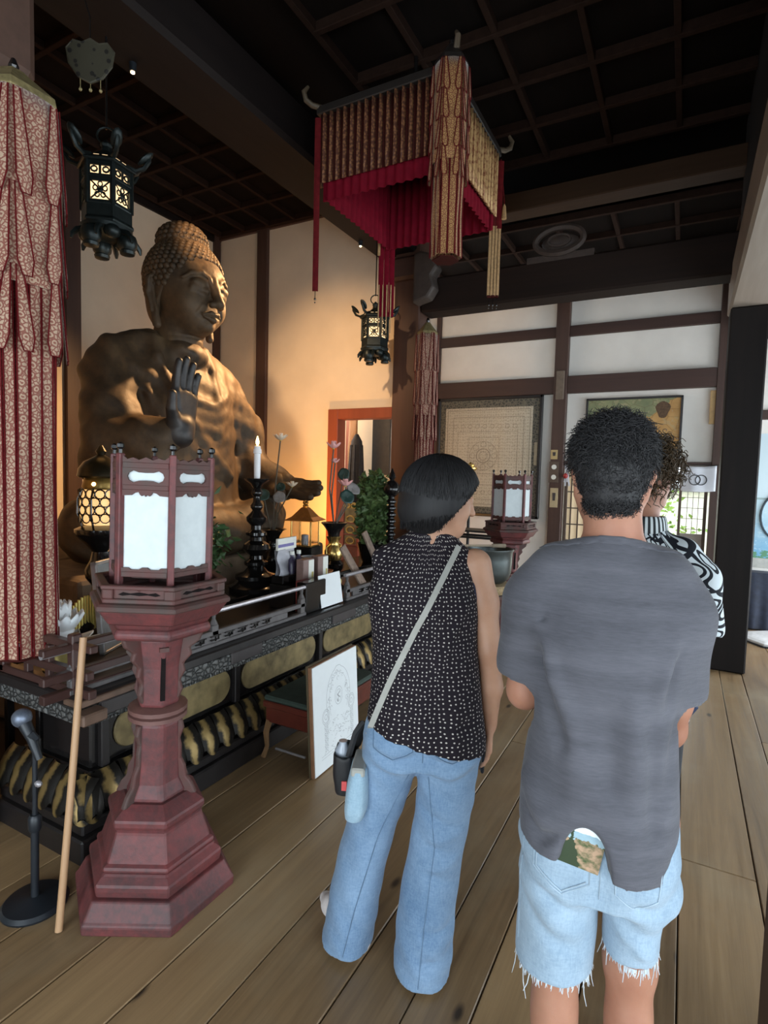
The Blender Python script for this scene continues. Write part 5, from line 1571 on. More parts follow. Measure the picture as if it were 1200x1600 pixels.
def hang_lantern(loc, lab, rz, zc):
    """origin at the underside of the body"""
    t = thing('hanging_lantern', lab, 'lantern', loc, rz, 'pierced bronze hanging lanterns')
    R_ = .135; ap = R_ * cos(pi / 6)
    MB().lathe([(R_ * .80, .09), (R_ * .80, .36)], 6, 0).build('glow_paper', LGLO, t)
    MB().lathe([(R_ * .7, .055), (R_ * 1.05, .06), (R_ * 1.08, .075), (R_ * 1.0, .09), (R_ * 1.0, .155), (R_ * 1.04, .16), (R_ * .95, .165)], 6, 0).build('base_band', BRONZE, t, bevel=.004)
    MB().lathe([(R_ * .9, .285), (R_ * 1.03, .29), (R_ * 1.03, .305), (R_ * .92, .31)], 6, 0).build('mid_band', BRONZE, t, bevel=.003)
    for i in range(6):
        a = i * pi / 3
        MB().box((R_ - .014, -.010, .15), (R_ + .006, .010, .375)).build('corner_post', BRONZE, t, bevel=.003).rotation_euler = (0, 0, a)
        b = MB(); b.M = Matrix.Rotation(a + pi / 6, 4, 'Z') @ Matrix.Translation((ap - .004, 0, 0))
        g = R_ / 2 - .010
        for (z0, z1) in ((.16, .172), (.268, .285)): b.box((-.004, -g, z0), (.004, g, z1))
        for s_ in (-1, 1): b.box((-.004, s_ * g - .008, .165), (.004, s_ * g + .008, .285))
        for k in range(5):                              # scrolling openwork: rings and rays
            aa = 2 * pi * k / 5 + .3
            b.tube([(0, .026 * cos(aa) + .012 * cos(q * pi / 4), .222 + .030 * sin(aa) + .014 * sin(q * pi / 4)) for q in range(8)], .0042, 4, True)
        for k in range(4):
            aa = pi / 4 + k * pi / 2
            b.tube([(0, .012 * cos(aa), .222 + .014 * sin(aa)), (0, g * .9 * cos(aa) * 1.3, .222 + .055 * sin(aa) * 1.2)], .0042, 4)
        b.ball((0, 0, .222), (.006, .015, .015), 8, 5)
        # upper small openings
        b.box((-.004, -g, .350), (.004, g, .375)).box((-.004, -.006, .305), (.004, .006, .352))
        for s_ in (-1, 1): b.tube([(0, s_ * g * .52 + .016 * cos(q * pi / 4), .330 + .014 * sin(q * pi / 4)) for q in range(8)], .0055, 4, True)
        for s_ in (-1, 1): b.box((-.004, s_ * g - .008, .305), (.004, s_ * g + .008, .36))
        b.build('openwork_panel', BRONZE, t)
    # swelling underside with petals and feet
    MB().lathe([(.02, .0), (.09, .01), (R_ * 1.0, .04), (R_ * 1.02, .06)], 12).build('underside', BRONZE, t, smooth=True)
    for i in range(6):
        a = i * pi / 3
        b = MB(); b.M = Matrix.Rotation(a, 4, 'Z')
        if i % 2 == 0:
            b.lathe([(.012, -.075), (.038, -.07), (.043, -.055), (.036, -.048), (.05, -.03), (.055, .0), (.045, .03), (.02, .045)], 12, 0, (R_ * .80, 0, 0)).build('foot', BRONZE, t, smooth=True)
        else:
            b.ball((R_ * .80, 0, .02), (.045, .045, .04), 10, 6).build('petal_boss', BRONZE, t, smooth=True)
        b = MB(); b.M = Matrix.Rotation(a + pi / 6, 4, 'Z')
        b.tube([(R_ * .85, 0, .035), (R_ * 1.12, 0, .02), (R_ * 1.30, 0, -.01), (R_ * 1.34, 0, -.035)], [.016, .016, .014, .006], 6).build('drip_hook', BRONZE, t, smooth=True)
    # roof with pierced slope and upturned leaf hooks
    MB().lathe([(R_ * 1.12, .372), (R_ * 1.18, .38), (R_ * 1.15, .388), (R_ * .78, .42), (R_ * .42, .455), (.03, .475), (.028, .50), (.036, .515), (.02, .53), (.006, .545)], 6, 0).build('roof', BRONZE, t, bevel=.003)
    for i in range(6):
        a = i * pi / 3 + pi / 6
        b = MB(); b.M = Matrix.Rotation(a, 4, 'Z')
        for s_ in (-1, 1): b.box((.092, s_ * .022 - .014, .395), (.104, s_ * .022 + .014, .412))
        b.build('roof_glow', LGLO, t)
    for i in range(6):
        a = i * pi / 3
        b = MB(); b.M = Matrix.Rotation(a, 4, 'Z')
        b.tube([(R_ * .8, 0, .415), (R_ * 1.15, 0, .395), (R_ * 1.45, 0, .41), (R_ * 1.66, 0, .455), (R_ * 1.70, 0, .49)], [.012, .013, .013, .012, .008], 6)
        b.M = Matrix.Rotation(a, 4, 'Z') @ Matrix.Translation((R_ * 1.52, 0, .465)) @ Matrix.Rotation(-.75, 4, 'Y'); b.ball((0, 0, 0), (.056, .030, .017), 10, 6)
        b.build('leaf_hook', BRONZE, t, smooth=True)
    MB().tube([(.0 + .05 * cos(q), 0, .565 + .045 * sin(q)) for q in [2 * pi * i / 14 for i in range(14)]], .006, 6, True).build('hanging_ring', BRONZE, t, smooth=True)
    MB().tube([(0, 0, .60), (0, 0, zc - loc[2])], .006, 6).build('chain', LACQ, t)
    _l = bpy.data.lights.new('lantern_glow', 'POINT'); _l.energy = .15; _l.color = (1, .6, .28); _l.shadow_soft_size = .06
    o = link('lantern_glow', _l, t); o.location = (0, 0, -.14)
    return t


h1 = hang_lantern((-2.94, 2.10, 2.865), 'pierced bronze hanging lantern at the left in front of the brocade banner', radians(38), 3.97)
h2 = hang_lantern((-2.86, 5.04, 2.80), 'pierced bronze hanging lantern near the doorway', radians(25), 3.97)

# pendant ornament beside the beam, and the little spotlights under it
KEM = Mat('pierced_pendant', .55, .3); _d = KEM.voro(KEM.mapped((22, 22, 22)), 1.0); KEM.base(KEM.mixc(_d.lt(.30), (.045, .040, .025), (.012, .010, .008))); KEM = KEM.m
ke = thing('pendant_ornament', 'fan shaped pierced pendant hanging under the ceiling, top left', 'ornament', (-2.52, 1.72, 3.36), radians(35)); ke.scale = (.74, .74, .8)
poly = [(0, 0), (.07, .03), (.125, .10), (.14, .18), (.10, .225), (.05, .215), (0, .24), (-.05, .215), (-.10, .225), (-.14, .18), (-.125, .10), (-.07, .03)]
MB().prism(poly, .012, 'y').build('plate', KEM, ke, bevel=.004)
MB().tube([(p[0], -.0, p[1]) for p in poly], .008, 6, True).build('rim', KEM, ke)
MB().tube([(0, 0, .24), (0, 0, .36), (-.15, .05, .80)], .004, 5).build('cord', LACQ, ke)
for x in (-.06, 0, .06):
    MB().tube([(x, 0, .02), (x, 0, -.03)], .003, 4).ball((x, 0, -.04), .011, 6, 4).build('drop', HAT, ke)
SPL = Mat('spot_lens', .3); SPL.base((1, .8, .5)).emit((1, .72, .4), 9); SPL = SPL.m
for (x, y, lab) in ((-2.98, 2.30, 'tiny black spotlight under the long beam, the one nearer the camera'), (-3.03, 5.00, 'tiny black spotlight under the long beam, behind the maroon tassel')):
    t = thing('spotlight', lab, 'lamp', (x, y, 3.957), 0, 'spotlights under the beam')
    MB().lathe([(.018, -.05), (.022, -.02), (.022, .0)], 10).build('housing', BLKM, t, smooth=True)
    MB().lathe([(.012, -.056), (.012, -.050)], 10).build('lens', SPL, t)
# ---------------------------------------------------------------- people
from mathutils.bvhtree import BVHTree


def skin_mat(name, c, c2):
    m = Mat(name, .5, 0, .35)
    n = m.noise(m.tc(), 9, 4); n2 = m.noise(m.tc(), 260, 2)
    m.base(m.mixc(n.ramp(.3, .7), c2, c)); m.bump(n2, .12, .002); m.set(Subsurface_Weight=.08, Subsurface_Scale=.02)
    return m.m


SKW = skin_mat('skin_light', (.46, .26, .17), (.36, .19, .12))
SKM = skin_mat('skin_tan', (.40, .20, .13), (.31, .14, .09))
HAIRM = Mat('black_hair', .55, 0, .25); _n = HAIRM.noise(HAIRM.mapped((90, 90, 8)), 1, 3); HAIRM.base(HAIRM.mixc(_n, (.006, .006, .007), (.022, .021, .022))); HAIRM = HAIRM.m
HAIRC = Mat('dark_curly_hair', .55, 0, .35); _n = HAIRC.noise(HAIRC.tc(), 60, 3); HAIRC.base(HAIRC.mixc(_n, (.007, .007, .008), (.030, .029, .031))); HAIRC = HAIRC.m
HAIRB = Mat('brown_curly_hair', .55, 0, .35); _n = HAIRB.noise(HAIRB.tc(), 40, 3); HAIRB.base(HAIRB.mixc(_n, (.02, .014, .010), (.12, .075, .035))); HAIRB = HAIRB.m


def denim(name, dark, light, fade):
    m = Mat(name, .85, 0, .15)
    x, y, z = m.xyz()
    n = m.noise(m.tc(), 5, 5, .6); w = m.noise(m.mapped((240, 240, 60)), 1, 3, .7); w2 = m.noise(m.mapped((60, 60, 240)), 1, 3, .7)
    f = n * .9 + (w - .5) * .5 + (w2 - .5) * .4
    m.base(m.mixc((f + fade).ramp(.25, .9), dark, light)); m.bump(w + w2, .35, .002)
    m.set(Sheen_Weight=.15)
    return m.m


JEAN = denim('washed_blue_denim', (.095, .170, .285), (.265, .385, .535), .05)
SHORTM = denim('pale_blue_denim', (.17, .255, .345), (.37, .475, .575), .1)
SEAM = plain('denim_seam', (.12, .20, .31), .85, var=.3)
SEAML = plain('pale_seam', (.36, .46, .55), .85, var=.3)
TEE = Mat('slate_tee', .9, 0, .15)
_n = TEE.noise(TEE.mapped((2.5, 2.5, 26)), 1, 5, .6); _n2 = TEE.noise(TEE.mapped((40, 40, 340)), 1, 3, .6); _n3 = TEE.noise(TEE.tc(), 420, 2)
TEE.base(TEE.mixc((_n * .7 + _n2 * .35).ramp(.3, .8), (.056, .057, .068), (.118, .118, .138))); TEE.bump(_n2 * .6 + _n3 * .6, .4, .002); TEE.set(Sheen_Weight=.12); TEE = TEE.m
DOT = Mat('dotted_cotton', .85, 0, .15)
_u = DOT.xyz('UV')
_d = DOT.voro(DOT.vec(_u[0] * 70.0, _u[1] * 78.0), 1.0, 'F1', .45)
DOT.base(DOT.mixc(_d.lt(.165), (.013, .010, .014), (.50, .46, .42))); DOT.bump(DOT.noise(DOT.tc(), 300, 2), .2, .001); DOT = DOT.m
NAVY = plain('navy_trim', (.010, .014, .045), .7)
FLO = Mat('black_white_print', .8, 0, .2)
_u = FLO.xyz('UV')
_w = FLO.noise(FLO.vec(_u[0] * 9.0, _u[1] * 9.0), 1.0, 1)
_a = FLO.voro(FLO.vec(_u[0] * 16.0 + _w * 2.5, _u[1] * 9.5 + _w * 2.0), 1.0, 'F1', .9)
_b = FLO.voro(FLO.vec(_u[0] * 16.0 + _w * 2.5, _u[1] * 9.5 + _w * 2.0), 1.0, 'DISTANCE_TO_EDGE', .9)
_f = (_b.gt(.10) * (_a - .28).abs().gt(.07)).clamp()
FLO.base(FLO.mixc(_f, (.012, .014, .020), (.62, .68, .72))); FLO = FLO.m
STRP = Mat('striped_collar', .8); _u = STRP.xyz('UV'); STRP.base(STRP.mixc((_u[0] * 62.0).frac().gt(.5), (.012, .016, .020), (.62, .68, .70))); STRP = STRP.m
SOCK = plain('white_sock', (.66, .60, .58), .95, var=.15, scale=60)


def basis(yaw, pitch):
    """yaw 0 looks along +y, positive turns to +x (image right)"""
    F = Vector((sin(yaw) * cos(pitch), cos(yaw) * cos(pitch), sin(pitch)))
    S = Vector((cos(yaw), -sin(yaw), 0))
    return F, S, S.cross(F)


def head_sdf(s, C, yaw, pitch, q=1.0):
    F, S, U = basis(yaw, pitch); C = Vector(C)
    R = ((S.x, S.y, S.z), (F.x, F.y, F.z), (U.x, U.y, U.z))
    R = tuple(zip(*R))   # columns: local axes
    def P(a, b, c): return tuple(C + S * a * q + F * b * q + U * c * q)
    def E(c, r, k, op=0): s.ell(P(*c), [x * q for x in r], k * q, op, R)
    E((0, -.012, .030), (.074, .094, .086), .01)
    E((0, .030, -.020), (.064, .066, .085), .03)
    E((0, .052, -.078), (.040, .040, .034), .04)
    for g in (-1, 1):
        E((g * .042, .055, -.028), (.026, .030, .030), .02)
        s.cap(P(g * .062, .005, -.035), P(g * .030, .062, -.085), .020 * q, .018 * q, .03 * q)
        E((g * .031, .086, .008), (.015, .010, .008), .006)
        E((g * .031, .090, .012), (.019, .010, .010), .006, 1) if 0 else None
        s.cap(P(g * .014, .092, .026), P(g * .050, .080, .024), .007 * q, .005 * q, .014 * q)
        s.chain([P(g * .073, -.004, .018), P(g * .080, -.016, .022), P(g * .083, -.022, .002), P(g * .077, -.008, -.026)], [.008 * q, .010 * q, .009 * q, .007 * q], .007 * q)
        E((g * .082, -.008, .002), (.006, .008, .014), .004, 1)
        E((g * .011, .103, -.024), (.009, .010, .008), .006)
    s.chain([P(0, .090, .022), P(0, .101, -.004), P(0, .113, -.023)], [.009 * q, .010 * q, .012 * q], .010 * q)
    s.chain([P(-.022, .083, -.052), P(0, .094, -.049), P(.022, .083, -.052)], [.004 * q, .007 * q, .004 * q], .006 * q)
    s.chain([P(-.020, .083, -.059), P(0, .093, -.060), P(.020, .083, -.059)], [.004 * q, .008 * q, .004 * q], .006 * q)
    s.chain([P(-.023, .088, -.055), P(0, .101, -.0545), P(.023, .088, -.055)], [.0022 * q] * 3, .003 * q, 1)
    for g in (-1, 1):
        s.cap(P(g * .019, .094, .008), P(g * .044, .084, .008), .0022 * q, .0018 * q, .003 * q, 1)
    return F, S, U


def foot(s, A, yaw, q=1.0):
    A = Vector(A); d = Vector((sin(yaw), cos(yaw), 0)); n = Vector((cos(yaw), -sin(yaw), 0))
    h = A - d * .055 * q; h.z = .036
    b = A + d * .125 * q; b.z = .032
    t = A + d * .178 * q; t.z = .024
    s.chain([A, h], [.036 * q, .035 * q], .02)
    for g in (-1, 1):
        s.chain([h + n * g * .008, b + n * g * .022, t + n * g * .022], [.034 * q, .030 * q, .021 * q], .02)
    s.chain([A, b], [.036 * q, .028 * q], .03)


def bvh_of(o):
    me = o.data
    v = np.empty(len(me.vertices) * 3, np.float32); me.vertices.foreach_get('co', v)
    vv = v.reshape(-1, 3)
    return BVHTree.FromPolygons([tuple(p) for p in vv.tolist()], [tuple(p.vertices) for p in me.polygons])


def project(bv, x, z, off=.004, fr=-1, dft=-.12):
    h = bv.ray_cast(Vector((x, fr * 2.0, z)), Vector((0, -fr, 0)))
    if h[0] is None: return None
    return h[0] + h[1] * off


def seam(bv, pts, r, n=4, off=.001, sub=8):
    P = []
    for i in range(len(pts) - 1):
        for k in range(sub):
            f = k / sub
            P.append((pts[i][0] + (pts[i + 1][0] - pts[i][0]) * f, pts[i][1] + (pts[i + 1][1] - pts[i][1]) * f))
    P.append(pts[-1])
    return [q for q in (project(bv, x, z, off) for x, z in P) if q is not None]


def tubes(name, lines, r, mat, parent):
    b = MB()
    for l in lines:
        if len(l) > 2: b.tube(l, r, 4)
    return b.build(name, mat, parent)


def smooth01(a, b, x): t = np.clip((x - a) / (b - a), 0, 1); return t * t * (3 - 2 * t)


# ======================================================= woman in the dotted top
wo = thing('person', 'woman with black bob, dotted sleeveless top and wide blue jeans, seen from behind', 'person', (-.687, 1.583, 0), radians(23.7))
s = SDF((-.42, -.26, -.01), (.34, .44, 1.68), .0062)
HC = (.035, .045, 1.515)
Fw, Sw, Uw = head_sdf(s, HC, radians(72), radians(-12), .98)
s.chain([(0, .035, 1.33), (.008, .035, 1.40), (.028, .040, 1.46)], [.060, .049, .050], .03)
s.loft([(.80, 0, 0, .12, .09), (1.0, 0, 0, .11, .08), (1.2, 0, .01, .125, .085), (1.32, 0, .02, .13, .065), (1.37, 0, .03, .07, .05)], .04)
# right arm hanging, hand holding a thin wallet
s.chain([(.145, .015, 1.315), (.172, .01, 1.20), (.196, .0, 1.055)], [.050, .044, .037], .03)
s.chain([(.196, .0, 1.055), (.208, .015, .93), (.210, .04, .805)], [.038, .034, .024], .02)
hand_sdf(s, (.210, .042, .80), (.03, .06, -1), (-1, .1, 0), .165, 1, (14, 16, 12), 2, .004)
# left arm bent in front of her
s.chain([(-.125, .03, 1.305), (-.120, .11, 1.19), (-.105, .18, 1.07)], [.046, .042, .036], .03)
s.chain([(-.105, .18, 1.07), (-.06, .25, 1.00), (.0, .30, .97)], [.037, .032, .024], .02)
hand_sdf(s, (.0, .30, .97), (.9, .35, -.1), (0, -.2, -1), .165, 1, (18, 22, 18), 2, .004)
# legs inside the jeans, feet
s.chain([(.075, 0, .85), (.066, .01, .46), (.03, .005, .09)], [.085, .055, .036], .04)
s.chain([(-.075, 0, .85), (-.165, .06, .46), (-.225, .085, .09)], [.085, .055, .036], .04)
foot(s, (.03, .005, .085), radians(5), .92); foot(s, (-.225, .085, .085), radians(-32), .92)
s.mesh('body', SKW, wo, smooth=1)
# socks
s = SDF((-.42, -.12, -.012), (.16, .36, .22), .0062)
for A, y in (((.03, .005, .085), radians(5)), ((-.225, .085, .085), radians(-32))):
    foot(s, A, y, 1.02); s.cap(A, (A[0] * .98, A[1], .17), .040, .042, .02)
s.mesh('sock', SOCK, wo, smooth=1)
# jeans
s = SDF((-.40, -.24, .0), (.26, .26, .93), .0072)
s.loft([(.70, .0, -.005, .165, .115), (.80, .002, -.008, .178, .125), (.86, .002, -.004, .168, .118), (.92, .002, 0, .152, .108)], .05)
s.loft([(.012, .020, -.010, .092, .108), (.15, .026, -.006, .093, .105), (.30, .040, 0, .089, .097), (.46, .062, 0, .087, .094), (.62, .078, 0, .092, .103), (.78, .085, -.012, .095, .118)], .015)
s.loft([(.018, -.232, .072, .086, .108), (.15, -.215, .066, .085, .105), (.30, -.190, .058, .084, .097), (.46, -.155, .045, .084, .095), (.62, -.115, .02, .090, .103), (.78, -.088, -.008, .096, .118)], .015)
for gx in (-.085, .080): s.ell((gx, -.050, .79), (.082, .072, .085), .05)
s.cap((0, -.145, .93), (0, -.150, .74), .010, .012, .05, 1)
# folds: below the seat, behind the knees, and stacked at the hems
for gx, kx, ax in ((.085, .066, .024), (-.088, -.155, -.225)):
    sg = 1 if gx > 0 else -1
    for i, (z0, amp) in enumerate(((.735, -.013), (.700, .007), (.665, -.009))):
        s.fold([(gx - .085 * sg, -.105, z0 + .03), (gx, -.128, z0), (gx + .075 * sg, -.095, z0 + .045)], amp, .014)
    for i in range(5):
        z0 = .54 - i * .045; xx = gx + (kx - gx) * (1 - (z0 - .4) / .4)
        s.fold([(xx - .085, -.05, z0 + .035 * (-1) ** i), (xx, -.100, z0), (xx + .08, -.05, z0 - .03 * (-1) ** i)], .008 * (1 if i % 2 else -1), .016)
    for i in range(4):
        z0 = .19 - i * .045; xx = ax + (kx - ax) * z0 / .46
        s.fold([(xx - .09, -.04, z0 + .02), (xx, -.105, z0), (xx + .09, -.04, z0 + .03)], .008 * (1 if i % 2 else -1), .016)
    s.fold([(gx, -.12, .66), (xx, -.10, .40), (ax, -.10, .12)], -.005, .012)
s.disp((-.4, -.3, 0), (.3, .3, .93), lambda X, Y, Z: .0028 * np.sin(60 * X + 34 * Z + 3 * np.sin(9 * Z)) * np.sin(17 * Z + 6 * X))
jeans = s.mesh('jeans', JEAN, wo, smooth=1)
bj = bvh_of(jeans)
sl = []
for gx in (-.088, .088):
    w = .062
    p = [(gx - w, .875), (gx - w + .004, .775), (gx, .745), (gx + w - .004, .775), (gx + w, .875), (gx - w, .875)]
    sl.append(seam(bj, p, .002))
sl.append(seam(bj, [(0, .90), (0, .74)], .002))
sl.append(seam(bj, [(.02, .68), (.045, .46), (.02, .20), (.008, .03)], .002))
sl.append(seam(bj, [(-.04, .68), (-.13, .46), (-.20, .20), (-.235, .04)], .002))
tubes('stitched_seam', sl, .0016, SEAM, wo)
# top
s = SDF((-.26, -.24, .70), (.28, .24, 1.46), .0068)
s.loft([(.66, .004, -.006, .194, .166), (.80, .004, -.006, .188, .160), (.90, .004, -.003, .176, .144), (1.0, .0, 0, .168, .128), (1.12, -.008, .0, .166, .118), (1.22, -.016, .0, .166, .118), (1.30, -.016, .010, .150, .098), (1.345, -.012, .022, .118, .080), (1.38, .0, .03, .072, .062), (1.412, .004, .035, .059, .056)], .03, 0, 2.3)
for g in (-1, 1): s.chain([(g * .05, .025, 1.362), (-.142 if g < 0 else .105, .02, 1.325)], [.045, .038], .03)
s.cap((.006, .04, 1.40), (.012, .045, 1.50), .049, .056, .006, 1)
s.cut((-.22, 0, -1), -.788)
s0 = s.d.copy()
s.ell((.232, .012, 1.262), (.098, .100, .105), .006, 1)
for i in range(7):
    x0 = -.155 + i * .05
    s.fold([(x0 + .03, -.130, 1.06 - .03 * (i % 2)), (x0, -.150, .93), (x0 - .012 + .01 * (i % 3), -.165, .72)], .007 * (1 if i % 2 else -1), .017)
s.fold([(.12, -.09, 1.22), (.07, -.118, 1.11), (.03, -.122, 1.0)], .009, .016)
s.fold([(-.14, -.09, 1.20), (-.08, -.118, 1.12), (-.01, -.122, 1.05)], .008, .016)
s.fold([(.0, -.13, .90), (.09, -.13, .855), (.17, -.10, .87)], -.010, .016)
s.disp((-.26, -.24, .7), (.28, .24, 1.4), lambda X, Y, Z: .0022 * np.sin(38 * X + 9 * Z + 2 * np.sin(11 * Z)))
s.cut((-.22, 0, -1), -.790)
top = s.mesh('sleeveless_top', DOT, wo, lambda x, y, z: (np.arctan2(x, -y) * .15, z), smooth=1)
bt = bvh_of(top)
X, Y, Z = s.ax[0][:, None, None], s.ax[1][None, :, None], s.ax[2][None, None, :]
el = (np.sqrt(((X - .232) / .098) ** 2 + ((Y - .012) / .100) ** 2 + ((Z - 1.262) / .105) ** 2) - 1) * .098
s.d = np.maximum(s0 - .003, np.abs(el - .002) - .0085).astype(np.float32)
s.mesh('armhole_trim', NAVY, wo, smooth=1)
# hair: a smooth shell with strands over it
HCv = Vector(HC)
s = SDF((-.16, -.14, 1.36), (.22, .24, 1.68), .0062)
s.ell((.028, .036, 1.540), (.122, .122, .112), .02)
s.ell((.010, .020, 1.475), (.110, .098, .078), .05)
s.cut((.74, .10, -.67), .74 * .022 - .10 * .06 - .67 * 1.418)
s.ell((.02, .04, 1.385), (.075, .075, .035), .02, 1)
s.mesh('hair_shell', HAIRM, wo, smooth=2)
rs = random.Random(9)
b = MB(); cr = Vector((.025, .03, 1.652))
for i in range(1900):
    a = rs.uniform(0, 2 * pi); m = 11; pts = []
    ext = rs.uniform(.86, 1.10); lift = rs.uniform(.992, 1.030); tw = rs.uniform(-.32, .32)
    for j in range(m):
        th = (.10 + 2.05 * ext * j / (m - 1)); aa = a + tw * (th / 2) ** 2
        r = Vector((.122 * sin(min(th, 1.85)) * cos(aa), .122 * sin(min(th, 1.85)) * sin(aa), .112 * cos(th) if th < 1.57 else -.085 * (th - 1.57) / .55))
        if th > 1.57: r.x *= 1 - .10 * (th - 1.57); r.y *= 1 - .12 * (th - 1.57)
        c = Vector((.028 - .010 * max(0, th - 1.4), .036 - .008 * max(0, th - 1.4), 1.540)) + r * lift
        if .74 * c.x + .10 * c.y - .67 * c.z > .74 * .025 - .10 * .06 - .67 * 1.416: break
        pts.append(c)
    if len(pts) > 3: b.tube(pts, [.0023 * (1 - .6 * k / len(pts)) for k in range(len(pts))], 3)
b.build('hair_strand', HAIRM, wo, smooth='all', kind='stuff')

# her pouch and what hangs by it
GRYS = plain('grey_strap', (.34, .34, .31), .8, var=.15)
pb = thing('shoulder_bag', 'small denim pouch on a grey strap across her back', 'bag', wo.location, radians(23.7))
sp = []
for i in range(22):
    f = i / 21
    x = .088 + (-.172 - .088) * f - .018 * sin(pi * f); zz_ = 1.372 + (.775 - 1.372) * f
    sp.append(project(bt, x, zz_, .006) or Vector((x, -.06, zz_)))
vs = []; fs = []
for i, p in enumerate(sp):
    d = (sp[min(i + 1, 21)] - sp[max(i - 1, 0)]).normalized(); sd = d.cross(Vector((0, -1, 0))).normalized()
    for q in (-.5, .5): vs.append(p + sd * q * .017)
    for q in (.5, -.5): vs.append(p + sd * q * .017 + Vector((0, -.004, 0)))
for i in range(21):
    for k in range(4): fs.append((i * 4 + k, i * 4 + (k + 1) % 4, i * 4 + 4 + (k + 1) % 4, i * 4 + 4 + k))
MB().add(vs, fs).build('strap', GRYS, pb)
MB().tube([(-.168, -.075, .80), (-.176, -.055, .74), (-.178, -.04, .68)], .007, 6).build('strap_end', GRYS, pb)
s = SDF((-.30, -.16, .50), (-.10, .10, .76), .005)
s.loft([(.525, -.205, -.04, .030, .060), (.56, -.200, -.04, .036, .070), (.63, -.196, -.04, .034, .070), (.69, -.192, -.04, .026, .066)], .01, 0, 3.0)
s.mesh('pouch', denim('pouch_denim', (.16, .27, .37), (.36, .50, .60), .1), pb, smooth=1)
MB().box((-.214, -.105, .672), (-.172, .025, .70)).build('top_band', GRYS, pb, bevel=.005)
bg = thing('tote_bag', 'black open bag with a clear bottle and red tag, beside the denim pouch', 'bag', wo.location, radians(23.7))
s = SDF((-.36, -.08, .54), (-.14, .16, .80), .0055)
s.loft([(.56, -.245, .04, .035, .06), (.62, -.248, .04, .040, .065), (.69, -.248, .04, .040, .065)], .01, 0, 3)
s.loft([(.585, -.246, .04, .030, .053), (.64, -.248, .04, .034, .058), (.73, -.248, .04, .034, .058)], .005, 1, 3)
s.mesh('bag_body', plain('black_nylon', (.012, .012, .014), .6), bg, smooth=1)
MB().tube([(-.235, .0, .685), (-.215, .0, .76), (-.195, .01, .79), (-.19, .05, .77), (-.215, .07, .69)], .011, 6).build('bag_handle', plain('black_webbing', (.014, .014, .016), .7), bg, smooth=True)
MB().box((-.252, -.029, .585), (-.236, -.024, .615)).build('red_tag', plain('red_tag', (.75, .10, .10), .5), bg)
MB().lathe([(.024, .60), (.026, .64), (.027, .68), (.014, .70), (.014, .71)], 14, 0, (-.258, .03, .01)).build('clear_bottle', plain('bottle_plastic', (.34, .38, .44), .15), bg, smooth=True)
wt = thing('wallet', 'thin dark wallet in the hanging right hand of the woman', 'wallet', wo.location, radians(23.7))
b = MB(); b.M = Matrix.Translation((.192, .055, .70)) @ Euler((.05, .04, .1)).to_matrix().to_4x4()
b.box((-.006, -.038, -.055), (.004, .032, .075)); b.build('cover', plain('dark_leather', (.016, .016, .020), .4), wt, bevel=.004)

# ======================================================= man in the grey tee
ma = thing('person', 'dark haired man in grey tee and pale denim cut-off shorts, seen from behind', 'person', (-.128, 1.294, 0), radians(7.0))
ma.scale = (.93, .95, 1)
s = SDF((-.36, -.24, -.01), (.34, .50, 1.76), .0066)
HM = (-.012, .045, 1.592)
Fm, Sm, Um = head_sdf(s, HM, radians(-6), radians(-8), 1.03)
s.chain([(0, .02, 1.40), (-.004, .025, 1.47), (-.010, .035, 1.56)], [.075, .058, .060], .03)
s.loft([(.85, -.005, 0, .12, .085), (1.1, -.005, 0, .12, .085), (1.3, -.01, .015, .125, .075), (1.38, -.01, .02, .10, .055), (1.44, -.01, .02, .06, .045)], .04)
s.chain([(-.150, .02, 1.335), (-.185, .02, 1.22), (-.192, .035, 1.085)], [.052, .048, .041], .03)
s.chain([(-.192, .035, 1.085), (-.11, .17, 1.07), (-.03, .25, 1.10)], [.042, .037, .027], .02)
hand_sdf(s, (-.03, .25, 1.10), (1, .2, .1), (0, -1, 0), .18, 1, (10, 15, 12), 2, .004)
s.chain([(.130, .02, 1.335), (.155, .04, 1.22), (.150, .075, 1.10)], [.050, .046, .040], .03)
s.chain([(.150, .075, 1.10), (.150, .11, 1.02), (.140, .16, .95)], [.041, .036, .027], .02)
hand_sdf(s, (.140, .16, .95), (-.2, .75, -.25), (-.6, 0, -1), .18, -1, (25, 30, 25), 2, .004)
s.chain([(-.085, 0, .86), (-.085, .0, .50), (-.078, .015, .09)], [.095, .056, .037], .04)
s.ell((-.082, -.022, .35), (.050, .050, .10), .04)
s.chain([(.075, 0, .86), (.085, .03, .50), (.095, .05, .09)], [.095, .054, .037], .04)
s.ell((.088, .010, .35), (.048, .050, .10), .04)
foot(s, (-.078, .015, .085), radians(-8), 1.05); foot(s, (.095, .05, .085), radians(10), 1.05)
s.mesh('body', SKM, ma, smooth=1)
